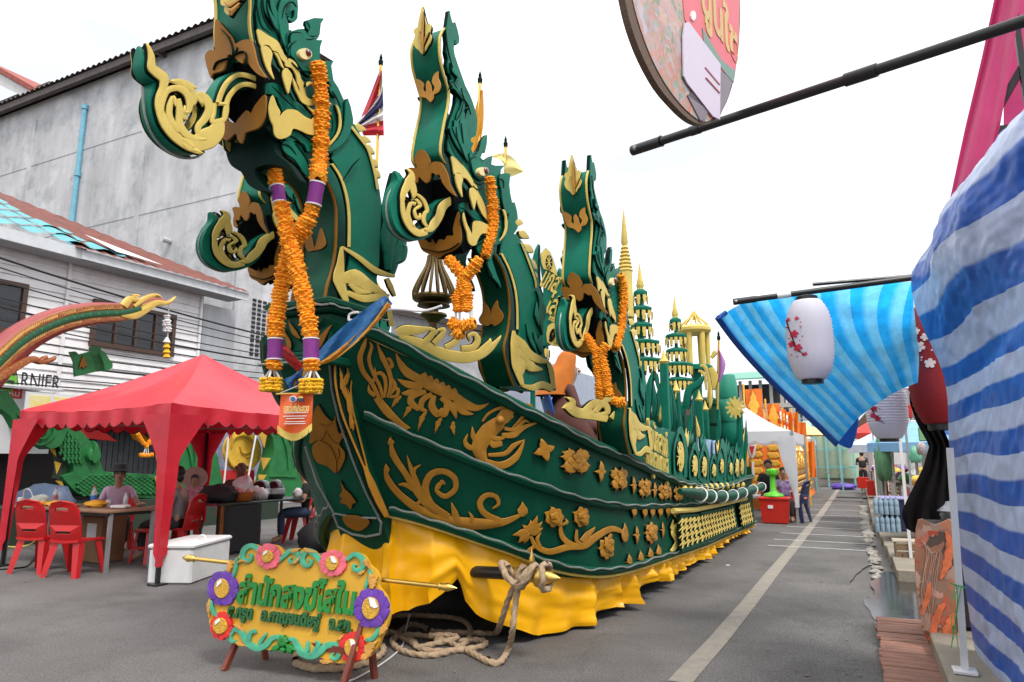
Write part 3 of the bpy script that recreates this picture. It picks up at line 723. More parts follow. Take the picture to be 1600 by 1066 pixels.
def f_vs(mb,th): st(mb,c6,[(852,762),(872,800),(845,850),(862,900),(832,946)],[10,13,15,13,8],th); st(mb,c6,[(850,850),(835,830),(845,790)],[6,8,2],th); st(mb,c6,[(855,905),(872,930),(880,905)],[5,8,2],th)
orn('flame_scroll',f_vs,GOLD,.025)
g=MB(); g.tube([onX(p,XC+1.55) for p in c6([(852,748),(960,742),(1060,722),(1210,688)])],.03,8); g.build('gold_trim',GOLD,hull)
g=MB()
for i in range(12):
    p=c6([(905+i*26,645-i*2.2+ (i*i)*-.0)])[0]; q=onX((p[0],p[1]),XC+1.5); g.ball(q,(.05,.09,.06),8,5)
g.build('gold_boss',GOLD,hull)
# the lashed bamboo-like fender along the side
fd=MB(); fpts=[onX(p,XC+1.62) for p in ((1062,768),(1085,771),(1110,776),(1140,775),(1165,769),(1190,761))]
fd.tube(crs(fpts,5),[.03,.06,.07,.07,.07,.06],12); fender=fd.build('lashed_fender',HULLG,FL)
for i in range(7):
    p=crs(fpts,5)[7+i*3]; s_=MB(); s_.tube([p+V((.08*math.cos(a),.03*math.sin(a*1.),.08*math.sin(a))) for a in [2*PI*k/14 for k in range(14)]],.011,6,closed=True); s_.build('white_strap',WPLAS,fender)
# ------------- bow post with pilaster
def pf(x,z,d=0.): return V((XC+x,4.41-.57*(z-.5)+d,z))
bp=MB(); ZB,ZP=.6,2.04
prof=[(z,.215+.02*(z-.6)) for z in (.66,.9,1.3,1.7,2.04)]
g=[]
for z,hw in prof: g.append([pf(-hw,z,.36),pf(-hw,z),pf(hw,z),pf(hw,z,.36)])
bp.grid(g); bp.add([pf(-.2,.66,.36),pf(-.2,.66),pf(.2,.66),pf(.2,.66,.36),pf(-.17,.58,.42),pf(-.17,.58,.05),pf(.17,.58,.05),pf(.17,.58,.42)],[(0,1,5,4),(1,2,6,5),(2,3,7,6),(4,5,6,7)])
# box under the neck with stepped cornices
def ybox(z0,z1,hw,y0,y1): bp.bbox((XC,(y0+y1)/2,(z0+z1)/2),(hw*2,y1-y0,z1-z0),.012)
ybox(2.0,2.06,.29,3.42,3.98); ybox(2.06,2.1,.265,3.46,3.95); ybox(2.1,2.36,.235,3.5,3.95); ybox(2.36,2.4,.265,3.46,3.98); ybox(2.4,2.45,.3,3.42,4.05)
post=bp.build('bow_post',HULLG,FL,smooth=30)
def onPost(p):
    n=V((0,-1,-.57)).normalized(); return onP(p,pf(0,.5),n),n
def onPil(p):
    return onX(p,XC+.24),V((1,0,0))
c7=C(480,520,.3187)
g=MB()
for pts,w_ in (([(128,118),(130,250),(160,390),(210,520),(270,660),(330,800),(385,905)],5),([(205,130),(216,200),(205,270),(212,360),(232,450),(260,560),(290,680)],4)):
    g.stroke(c7(pts),[w_*.3187]*2,onPil,.02)
for a,b,w_,bd in (((205,470),(158,210),14,12),((185,330),(150,160),14,-8),((178,260),(188,140),10,6),((200,420),(190,270),10,8),((215,480),(195,380),8,4),((165,300),(180,205),9,-6)): 
    a,b=c7([a,b]); g.flame(a,b,w_*.3187,bd*.3187,onPil,.02,saw=3)
g.stroke(c7([(270,655),(305,740),(345,830),(380,900)]),[2,6,6,4],onPil,.022)
g.build('pilaster_flame',OCHRE,post)
g=MB()
for a,b,w_,bd in (((150,560),(152,682),34,0),((130,590),(48,565),24,20),((150,590),(190,570),22,-14),((120,560),(60,610),30,10),((165,560),(185,620),24,-10)): pass
g.plate(c7([(60,350),(90,395),(130,430),(148,400),(150,440),(165,490),(185,470),(190,500),(165,540),(190,580),(190,620),(152,684),(105,650),(55,630),(30,580),(35,545),(65,520),(20,540),(20,500),(36,400)]),onPost,.02,smooth=3)
for pts in ([(100,470),(90,500),(68,522)],[(100,470),(130,520),(165,540)],[(130,430),(100,450),(70,440)],[(70,520),(120,550),(150,620),(152,680)],[(150,620),(165,590),(160,560)]): g.stroke(c7(pts),[.5,1.0,.4],onPost,.006,off=.021)
g.plate(c7([(172,722),(192,760),(215,780),(248,825),(232,830),(222,860),(200,835),(168,825),(178,805),(165,790),(180,770)]),onPost,.02,smooth=2)
g.plate(c7([(185,890),(240,888),(300,905),(312,930),(265,965),(210,945),(186,915)]),onPost,.02,smooth=3)
g.build('leaf_relief',BROWN_SHADEG,post)
g=MB(); g.tube([onPost(p)[0]+V((0,-.02,0)) for p in c7([(115,110),(130,280),(165,430),(230,620),(295,780),(360,905)])],.008,6); g.tube([onPost(p)[0]+V((0,-.02,0)) for p in c7([(0,560),(60,740),(140,885),(250,905),(350,908)])],.008,6)
g.tube([onPost(p)[0]+V((0,-.03,0)) for p in c7([(140,890),(165,950),(230,985),(300,998),(370,985),(375,930),(360,905)])],.009,6)
g.build('rope_light',CABLE,post)
# ornaments on the neck box front
g=MB(); 
for a,b,w_,bd in (((470,530),(452,500),4,-2),((500,545),(478,505),5,2),((500,545),(520,508),5,-3),((455,548),(444,515),4,2)): g.flame(a,b,w_,bd,planeY(3.49),.015)
g.build('leaf_relief',BROWN_SHADEG,post)
g=MB(); cc=[V((XC+x,3.4,2.39+.006*math.sin(x*40))) for x in [-.3+.05*i for i in range(13)]]; g.tube(cc,.008,6); g.tube([V((XC+.31,3.4+.05*i,2.39+.006*math.sin(i*2))) for i in range(14)],.008,6); g.tube([V((XC+x,3.4,2.02)) for x in (-.29,0,.3)],.008,6); g.build('rope_light',CABLE,post)
# ------------- gold foliage standing on the gunwale by the bow
def f_bowleaf(mb,th):
    k5=C(620,380,.2251)
    for pts,ws in (([(560,515),(590,525),(640,546),(690,568)],[5,9,11,6]),):
        mb.stroke(pts,ws,onHull,th)
    P=lambda pts,ws:mb.stroke(k5(pts),[q*.2251 for q in ws],onHull,th)
    P([(20,640),(150,690),(300,760),(450,790),(560,770),(640,720),(712,640)],[20,36,40,40,36,24,2])
    P([(0,620),(60,600),(150,600),(240,585)],[30,38,30,4]); P([(180,690),(230,640),(250,600),(220,600)],[22,22,16,5]); P([(250,690),(290,650),(320,600),(280,600),(260,630)],[20,20,16,10,4]); P([(330,720),(390,690),(420,640),(390,620),(360,640)],[20,22,18,12,4])
    P([(440,730),(520,720),(550,670),(530,630),(490,640),(500,680)],[22,24,22,16,12,4]); P([(560,760),(620,700),(640,660)],[26,20,2])
orn('gunwale_foliage',f_bowleaf,GOLD,.03)
def f_midleaf(mb,th):
    k6=C(620,300,.3377)
    Q=lambda pts,ws:mb.stroke(k6(pts),[q*.3377 for q in ws],lambda p:(onHull(p)[0]+V((0,.0,0)),onHull(p)[1]),th)
    Q([(775,985),(820,1020),(880,1030),(960,1050)],[20,24,24,16]); Q([(850,1020),(900,980),(950,985),(960,1020),(920,1030)],[14,18,16,12,5]); Q([(900,1020),(960,960),(1010,975),(1000,1020)],[12,14,12,4]); Q([(790,1010),(800,970),(775,950)],[14,14,2]); Q([(980,1050),(1020,1010),(1060,1000)],[14,16,3])
orn('gunwale_foliage',f_midleaf,GOLD,.03)
# ------------- crest boards along the gunwale towards the stern
k3=C(990,630,.1595); XB=XC+1.43
def onB(off=0.): return lambda p:(onX(p,XB+off),V((1,0,0)))
b=MB(); b.plate(k3([(105,660),(110,240),(125,185),(150,170),(175,190),(185,225),(235,255),(255,240),(290,250),(330,275),(372,285),(372,740),(250,720)]),onB(),.04,bev=.4)
board=b.build('name_board',GREEN,FL)
def bt(body,pl,pr_,size):
    a=onX(pl,XB+.045);c=onX(pr_,XB+.045); d=(c-a); L_=d.length; ax=d/L_
    M=Matrix(((0,0,1,0),(ax.y,0,0,0),(ax.z,1,0,0),(0,0,0,1))); M.translation=(a+c)/2
    MB().text(body,M,size,.012,fit=L_,off=.004).build('lettering',GOLD,board,smooth=0)
p0,p1=k3([(125,310),(328,440)]); bt('สำนักสงฆ์',p0,p1,.36)
p0,p1=k3([(108,530),(335,640)]); bt('กาญจนดิษฐ์',p0,p1,.36)
def medal(c,rx,ry,gx,gy,top):
    pts=[(c[0]-rx,c[1]+ry),(c[0]-rx*1.05,c[1]-ry*.2),(c[0]-rx*.7,c[1]-ry*.7),(c[0],c[1]-ry*top),(c[0]+rx*.75,c[1]-ry*.7),(c[0]+rx*1.1,c[1]-ry*.1),(c[0]+rx,c[1]+ry)]
    m=MB(); m.plate(k3(pts),onB(.02),.035,smooth=3,bev=.3)
    m.stroke(k3([(c[0]-rx*.85,c[1]+ry*.9),(c[0]-rx*.85,c[1]-ry*.2),(c[0],c[1]-ry*.85),(c[0]+rx*.85,c[1]-ry*.1),(c[0]+rx*.8,c[1]+ry*.9)]),[rx*.1*.1595]*2,onB(.055),.03)
    p=m.build('crest_medallion',GREEN,FL)
    g=MB(); g.plate(k3([(c[0]+gx*math.cos(a),c[1]+ry*.15+gy*math.sin(a)) for a in [2*PI*k/18 for k in range(18)]]),onB(.055),.03,bev=.3)
    for k in range(8):
        a=2*PI*k/8; g.flame(*k3([(c[0],c[1]+ry*.15),(c[0]+gx*.8*math.cos(a),c[1]+ry*.15+gy*.8*math.sin(a))]),gx*.22*.1595,0,onB(.085),.02)
    g.build('gilt_disc',GOLD,p)
for c,rx,ry,gx,gy,top in (((437,490),62,235,36,150,1.1),((580,590),52,165,27,105,1.25),((675,600),48,165,24,100,1.3),((770,640),36,120,18,62,1.2),((850,590),40,180,20,70,1.35),((940,620),30,140,15,60,1.2),((1000,610),36,160,18,90,1.45),((1050,600),34,150,16,80,1.7)):
    medal(c,rx,ry,gx,gy,top)
for i,(c,h) in enumerate((((500,330),170),((545,330),120),((660,370),140),((820,440),160),((900,430),170),((1035,330),200),((1080,330),180))):
    m=MB()
    for k in range(3): m.flame(*k3([(c[0]+(k-1)*12,c[1]+h*.6),(c[0]+(k-1)*26,c[1]-h*(.5-.18*abs(k-1)))]),13*.1595,(8 if k==0 else -8)*.1595,onB(.0),.03)
    m.build('crest_flame',GREEN if i%3 else GOLD,FL)
# white and blue cloth draped behind the crest
BW=mat('pale_blue_cloth',(.45,.6,.75),.7,var=.2,vs=6,streak=(1,9,1))
g=[]
for i in range(25):
    t=i/24; px=lerp(1088,1152,t); y_=lerp(684,694,t)
    g.append([onX((px,y_+ (70-k*0)*k/6),XB-.25+.05*math.sin(i*1.3)) for k in range(7)])
MB().grid(g).build('draped_cloth',BW,label='pale blue and white cloth draped behind the stern crest boards of the float',cat='cloth')
# ------------- tall things on the deck
def tier(x,y,px,ys,hws,tip):
    t=thing('tiered_parasol','green tiered ceremonial parasol with five rings of hanging gold leaves on the float deck','ceremonial parasol',(x,y,1.2))
    d=math.hypot(x,y); sc=d/1085*1.02
    zz=[onY((px,v),y).z for v in ys]
    MB().tube([(x,y,1.2),(x,y,zz[0]+.1)],[.05,.04,.025],8).build('pole',GREEN,t)
    MB().lathe([(.05,0),(.07,.05),(.045,.1),(.06,.14),(.035,.25),(.012,.42),(.0001,.5)],(x,y,zz[0]),10).build('spire',GOLD,t)
    for z,h in zip(zz,hws):
        r=h*sc; rg=MB(); rg.lathe([(r*.9,-.01),(r,-.0),(r*1.04,.03),(r,.05),(.05,.09)],(x,y,z),8); ring=rg.build('ring',GREEN,t,smooth=20)
        lf=MB(); n=max(8,int(r*2*PI/.075))
        for k in range(n):
            a=2*PI*k/n; o=V((x+r*.96*math.cos(a),y+r*.96*math.sin(a),z-.01)); tx=V((-math.sin(a),math.cos(a),0)); nn=V((math.cos(a),math.sin(a),0))
            lf.flame((0,0),(0,-.135*(.8 if k%2 else 1)),.027,0,frame(o+nn*(.01*(k%2)),tx,V((0,0,1)),nn),.012,prof=(.9,1,1,.9,.5,.05))
        lf.build('leaf_fringe',GOLD,ring)
    return t
k2=C(940,380,.3002)
tA=tier(-2.6,9.3,1008,(461,486,512,539,567),(11,17,17,27,29),0)
tB=tier(-2.6,11.4,1061,(504,528,551,573,597),(9,16,16,23,23),0)
tA['label']='tall green tiered parasol with gold leaf rings right behind the rearmost naga head'; tB['label']='lower tiered parasol with gold leaf rings beside the domed gilt lantern'
for a,x,l in ((tA,-4.15,'tiered parasol half hidden behind the orange hooded seated person'),): 
    copy_tree(a,loc=(x,9.0,1.2),label=l)
for o_ in [o for o in COL.objects if o.name.startswith('tiered_parasol')]: o_['group']='tiered parasols on the float'
# gold spike
q0=onY((968,326),8.2);q1=onY((977,424),8.2)
sp=MB(); h=q0.z-q1.z; pr_=[(.09,-.6),(.09,0)]
for k in range(7): 
    z=h*.06*k; pr_+=[(.1-.008*k,z),(.075-.008*k,z+h*.035)]
pr_+=[(.045,h*.45),(.02,h*.8),(.0001,h)]
sp.lathe(pr_,(q1.x,8.2,q1.z),12); sp.build('gilt_spire',GOLD,FL)
# domed lantern
q=onY((1087,560),12.6); zt=onY((1087,490),12.6).z; lan=thing('domed_lantern','gilt open ribbed dome lantern on columns near the stern of the float','lantern',(q.x,12.6,1.2))
zc=onY((1087,518),12.6).z; H_=zt-zc
base=MB(); base.lathe([(.26,0),(.3,.05),(.3,.1),(.26,.14)],(q.x,12.6,zc-.05),16); base.lathe([(.02,0),(.03,.06),(.0001,.16)],(q.x,12.6,zt-.12),8); base.build('dome_ring',GOLD,lan)
rb_=MB()
for k in range(12):
    a=2*PI*k/12; rb_.tube([(q.x+r*math.cos(a),12.6+r*math.sin(a),zc+.08+z*H_) for r,z in ((.25,0),(.24,.12),(.17,.32),(.09,.52),(.04,.75),(.015,.88))],.014,5)
rb_.build('dome_rib',GOLD,lan)
zb=onY((1087,575),12.6).z
for k in range(6):
    a=2*PI*k/6+.3; MB().tube([(q.x+.22*math.cos(a),12.6+.22*math.sin(a),zb),(q.x+.22*math.cos(a),12.6+.22*math.sin(a),zc-.05)],[.04,.025,.05],8).build('column',GOLD,lan)
MB().lathe([(.3,0),(.3,.07),(.24,.1)],(q.x,12.6,zb-.05),12).tube([(q.x,12.6,1.2),(q.x,12.6,zb)],.09,8).build('base',GREEN,lan)
g=MB()
for i,(pts,w_) in enumerate((([(1095,572),(1103,575),(1109,600),(1106,630)],[2,3.,3,1]),([(1092,580),(1100,585),(1104,610)],[2,2.5,1]),([(1111,575),(1117,590),(1115,610)],[4,6,2]),([(1112,560),(1117,552),(1119,548)],[2,4,.5]))): g.stroke(pts,w_,planeY(11.9),.05)
g.build('gilt_plume',GOLD,lan)
# green drum and shell-like columns at the stern
qd=onY((1100,650),13.2); zt=onY((1100,618),13.2).z
dr=thing('green_drum','dark green round drum shrine with rim behind the crest boards','drum',(qd.x,13.2,1.2))
MB().lathe([(.24,0),(.25,.8),(.25,zt-1.35),(.29,zt-1.33),(.29,zt-1.25),(.2,zt-1.2)],(qd.x,13.2,1.15),20).build('drum',HULLG,dr)
g=MB(); g.lathe([(.252,0),(.262,.03),(.252,.06)],(qd.x,13.2,1.15+(zt-1.2)*.6),20); g.build('hoop',DKG,dr)
qd=onY((1137,650),13.6); zt=onY((1137,588),13.6).z
tw=thing('green_shell_tower','light green rounded tower of stacked shells at the stern end','tower',(qd.x,13.6,1.2))
LG=mat('light_green_paint',(.02,.27,.17),.45,var=.15)
n=4
for k in range(n):
    z0=1.15+(zt-1.15)*k/n; z1=1.15+(zt-1.15)*(k+1)/n; r=.27-.02*k
    MB().lathe([(r*.92,0),(r,.04),(r*.97,(z1-z0)*.7),(r*.8,z1-z0+.02)],(qd.x,13.6,z0),14).build('shell',LG if k>1 else GREEN,tw)
MB().tube([onY((1157,720),12.9),onY((1155,640),12.9)],[.06,.05],8).build('post',GREEN,tw)
q=onY((1149,637),12.8); g=MB()
for k in range(12):
    a=2*PI*k/12; g.flame((0,0),(.17*math.cos(a),.2*math.sin(a)),.045,0,frame(q,V((1,0,0)),V((0,0,1)),V((0,-1,0))),.03)
g.build('gilt_sunflower',GOLD,tw)
# swirling green naga tails amid the parasols
for i,(pts,ws) in enumerate((([(1030,650),(1032,620),(1040,600),(1048,620),(1055,660),(1062,690)],[4,5,6,7,7,3]),([(1012,640),(1014,610),(1024,585),(1030,610)],[3,4,4,1]),([(1072,640),(1078,610),(1092,600),(1100,588)],[5,6,5,1]),([(1046,640),(1060,655),(1068,640),(1060,630)],[4,5,4,2]))):
    m=MB(); m.stroke(pts,ws,planeY(9.9+i*.35),.08); m.build('swirl_crest',GREEN,FL)
MB().box((-3.2,10.6,1.75),(.5,.4,1.0)).build('deck_cabin',GREEN,FL,smooth=0)

for i,(a,b,w_,bd,Y,mt) in enumerate((((1000,700),(1006,560),5,3,8.4,GREEN),((1012,690),(1022,575),5,-3,8.8,GREEN),((1022,655),(1020,590),4,3,9.2,GREEN),((1040,690),(1050,615),5,4,9.6,GREEN),((1068,690),(1064,640),4,-2,9.8,GREEN),((1076,690),(1082,628),4,2,10.4,GREEN),((1092,690),(1088,650),3,2,11,GOLD),((1120,700),(1125,632),4,2,11.5,GREEN),((1156,700),(1160,640),3,1,12.6,GREEN),((1164,720),(1166,655),3,1,13,GREEN),((1032,660),(1036,625),3,1,9.4,GOLD),((1054,640),(1058,612),3,-1,10,GOLD),((1110,640),(1112,600),3,1,11.8,GOLD))):
    MB().flame(a,b,w_,bd,planeY(Y),.07).build('crest_flame',mt,FL)
for x,Y,z in ((-2.2,8.9,2.6),(-2.4,10.4,2.35),(-2.3,11.6,2.3),(-2.4,12.6,2.2)):
    MB().bbox((x,Y,(1.1+z)/2),(.1,.1,z-1.1),.01).build('deck_post',GREEN,FL)
    MB().lathe([(.05,0),(.07,.03),(.04,.07),(.0001,.2)],(x,Y,z),8).build('post_tip',GOLD,FL)
MB().box((-2.9,12.2,1.6),(1.0,2.6,.9)).build('stern_cabin',HULLG,FL,smooth=0)
# ------------------------------------------------------------------ naga figureheads (part of the float)
def naga(Xr,hw,sh,loc):
    """Right side board on plane X=Xr, left board mirrored; ribbon, lips and tongue between them."""
    Xc=Xr-hw
    PR=lambda off=0.:(lambda p:(onX(p,Xr+off),V((1,0,0))))
    root=MB()
    for pts in sh['boards']:
        v0,f0=len(root.v),len(root.f)
        root.plate(pts,PR(-.035),.035,bev=.25,smooth=0); root.mirrorX(Xc,v0,f0)
    N=root.build('naga',GREEN,FL,loc=loc,smooth=30)
    # second layer relief on the boards
    def both(nm,m_,fn):
        g=MB(); fn(g); h=MB(); h.v=[V((2*Xc-q.x,q.y,q.z)) for q in g.v]; h.f=[f[::-1] for f in g.f]; h.m=list(g.m); g.build(nm,m_,N,smooth=30); h.build(nm,m_,N,smooth=30)
    for pts in sh.get('layer',()): both('carved_board',GREEN,lambda g:g.plate(pts,PR(.0),.028,bev=.3,smooth=3))
    for pts,ws in sh.get('vein',()): both('carved_flame',GREEN,lambda g:g.stroke(pts,ws,PR(.002),.022))
    for pts,ws in sh.get('groove',()): MB().stroke(pts,[q*1.5 for q in ws],PR(.0285),.004,ridge=0).build('painted_groove',DKG,N,smooth=0)
    # ribbons: (profile points, material, gold edge)
    for pts,m_,gold,inset in sh['ribbons']:
        pr_=crs([onX(p,Xr) for p in pts],6); rb=MB()
        g=[]
        for q in pr_: g.append([V((Xc+hw*k,q.y+inset,q.z)) for k in (-.97,-.5,0,.5,.97)])
        rb.grid(g); ro=rb.build('front_ribbon',m_,N,smooth=60)
        if gold:
            for s_ in (-1,1):
                e=MB(); e.grid([[V((Xc+s_*hw*a,q.y+inset-dy,q.z+.0)) for a,dy in ((.96,.004),(.94,.014),(.84,.014),(.82,.004))] for q in pr_]); e.build('gold_edge',gold,N,smooth=30)
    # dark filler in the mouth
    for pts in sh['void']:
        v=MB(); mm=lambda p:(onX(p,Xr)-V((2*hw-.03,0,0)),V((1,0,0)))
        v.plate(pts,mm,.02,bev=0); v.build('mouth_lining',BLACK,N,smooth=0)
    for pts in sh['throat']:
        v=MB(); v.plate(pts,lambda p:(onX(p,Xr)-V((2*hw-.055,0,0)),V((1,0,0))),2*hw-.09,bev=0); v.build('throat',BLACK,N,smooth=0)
    # gold boards on the side
    for pts,off in sh['gold']: both('gold_board',GOLD,lambda g:g.plate(pts,PR(off),.025,smooth=3,bev=.35))
    for pts,ws in sh.get('goldline',()): both('gold_line',GOLD,lambda g:g.stroke(pts,ws,PR(.0),.02))
    for pts in sh['teeth']: both('tooth',GOLD,lambda g:g.plate(pts,PR(.03),.03,smooth=3,bev=.35))
    # eye
    ec,er=sh['eye']; q=onX(ec,Xr); s_=er
    e=MB(); e.plate([(ec[0]+s_*1.0*math.cos(a)*sh.get('eyew',1),ec[1]+s_*math.sin(a)+s_*.45*math.cos(a)*(sh.get('eyew',1)-1)*1.6) for a in [2*PI*k/18 for k in range(18)]],PR(.02),.035,bev=.3); eo=e.build('eye',mat('eye_cream',(.75,.62,.3),.4),N)
    d=(onX((ec[0]+s_*.4,ec[1]),Xr)-q).length
    MB().ball(q+V((.06,0,0)),(.02,max(d,.018),max(d,.018)),12,8).build('pupil',mat('eye_red',(.12,.005,.005),.2,coat=1),N)
    # front ornaments on planes facing the viewer
    for nm,pts,pref,m_,th,off in sh['front']:
        y=onX(pref,Xr).y+off; f=MB(); f.plate(pts,planeY(y),th,smooth=3,bev=.5); fo=f.build(nm,m_,N,smooth=30)
        for gp,gw in sh.get('fgroove',{}).get(nm,()):
            pass
    for nm,strokes,pref,m_,off in sh.get('frontst',()):
        y=onX(pref,Xr).y+off
        for pts,ws in strokes: MB().stroke(pts,ws,planeY(y),.02).build(nm,m_,N)
    # tongue curled up in front
    T=sh['tongue']; tw=T['hw']; g=MB()
    for pts,ws in T['body']: 
        pl=crs(pts,6); rows=[]
        n_=len(pl)
        for i,p in enumerate(pl):
            t=pl[min(i+1,n_-1)]-pl[max(i-1,0)]; t=t.normalized(); nv=V((-t.y,t.x)); w_=interp(ws,i/(n_-1))
            a=onX(tuple(p+nv*w_),Xc+tw);b=onX(tuple(p-nv*w_),Xc+tw)
            tl=tw*min(1,w_/5.); a.x=b.x=Xc+tl; rows.append([a,V((Xc-tl,a.y,a.z)),V((Xc-tl,b.y,b.z)),b])
        g.grid(rows,closed=True)
        k=len(g.v); g.f.append([k-4,k-3,k-2,k-1]); g.m.append(0); k0=k-len(rows)*4; g.f.append([k0+3,k0+2,k0+1,k0]); g.m.append(0)
    to=g.build('tongue',GREEN,N,smooth=40)
    g=MB()
    for pts,ws in T['gold']:
        both('tongue_scroll',GOLD,lambda g:g.stroke(pts,ws,lambda p:(onX(p,Xc+tw),V((1,0,0))),.03))
    for pts in T.get('plates',()):
        v0,f0=len(g.v),len(g.f); g.plate(pts,lambda p:(onX(p,Xc+tw),V((1,0,0))),.03,smooth=3,bev=.3); g.mirrorX(Xc,v0,f0)
    if g.v: g.build('tongue_scroll',GOLD,N)
    if T.get('rope'):
        g=MB(); g.tube([V((Xc+tw*.0,onX(p,Xc+tw).y-.0,onX(p,Xc+tw).z)) for p in crs(T['rope'],5)],.007,6); g.build('rope_light',CABLE,N)
    # scales studs on the back of the neck
    for a,b,w_,bd in sh.get('spines',()): MB().flame(a,b,w_,bd,PR(-.03),.03).build('gold_spine',GOLD,N)
    return N
def grooves(k,L_,w_=.55): return [(k(p),[.25,w_,w_*.8,.15]) for p in L_]
# ---- the flank naga, traced on its right hand board
s2=C(600,200,.18765); s3=C(620,380,.2251)
U=[(510,-966),(520,-916),(535,-861),(557,-871),(577,-806),(592,-736),(588,-694),(570,-680),(552,-694),(560,-716),(548,-716),(545,-640),(552,-600),(578,-520),(612,-425),(640,-345),(680,-266),(700,-215),(728,-130),(742,-60),(738,30),(728,80),(708,85),(690,95),(688,120),(710,138),(690,180),(700,215),(745,202),(772,165),(785,115),(825,65),(822,140),(805,215),(790,200),(768,255),(800,285),(868,240),(858,310),(890,320),(970,320),(940,355),(935,395),(1020,385),(1010,480),(1020,560),(1040,660),(1055,625),(1075,700),(1085,790),(1080,840),(1040,900),(1000,940),(950,960),(905,960),(880,900),(850,760),(800,700),(750,580),(690,480),(620,400),(560,380),(530,250),(498,200),(496,140),(508,60),(500,20),(520,-60),(545,-120),(565,-190),(572,-270),(552,-290),(535,-330),(505,-385),(528,-390),(518,-430),(500,-450),(492,-520),(498,-560),(485,-620),(490,-700),(482,-780),(490,-826)]
JAW=[(588,680),(595,645),(620,628),(660,630),(710,662),(740,710),(800,750),(850,798),(870,850),(900,870),(940,860),(960,900),(950,960),(900,985),(870,1040),(862,1100),(885,1170),(905,1230),(930,1290),(940,1340),(915,1300),(880,1262),(850,1230),(832,1170),(820,1110),(790,1080),(745,1060),(725,1010),(735,960),(690,900),(700,850),(715,800),(690,740),(660,715),(630,700),(600,712)]
NECK=[(690,70),(735,120),(770,200),(800,300),(818,400),(826,500),(825,600),(805,700),(812,800),(835,900),(858,1000),(980,1020),(1080,1025),(1060,900),(1035,830),(1000,780),(960,560),(950,400),(965,340),(945,250),(915,150),(880,60),(845,0),(800,-60),(700,-40)]
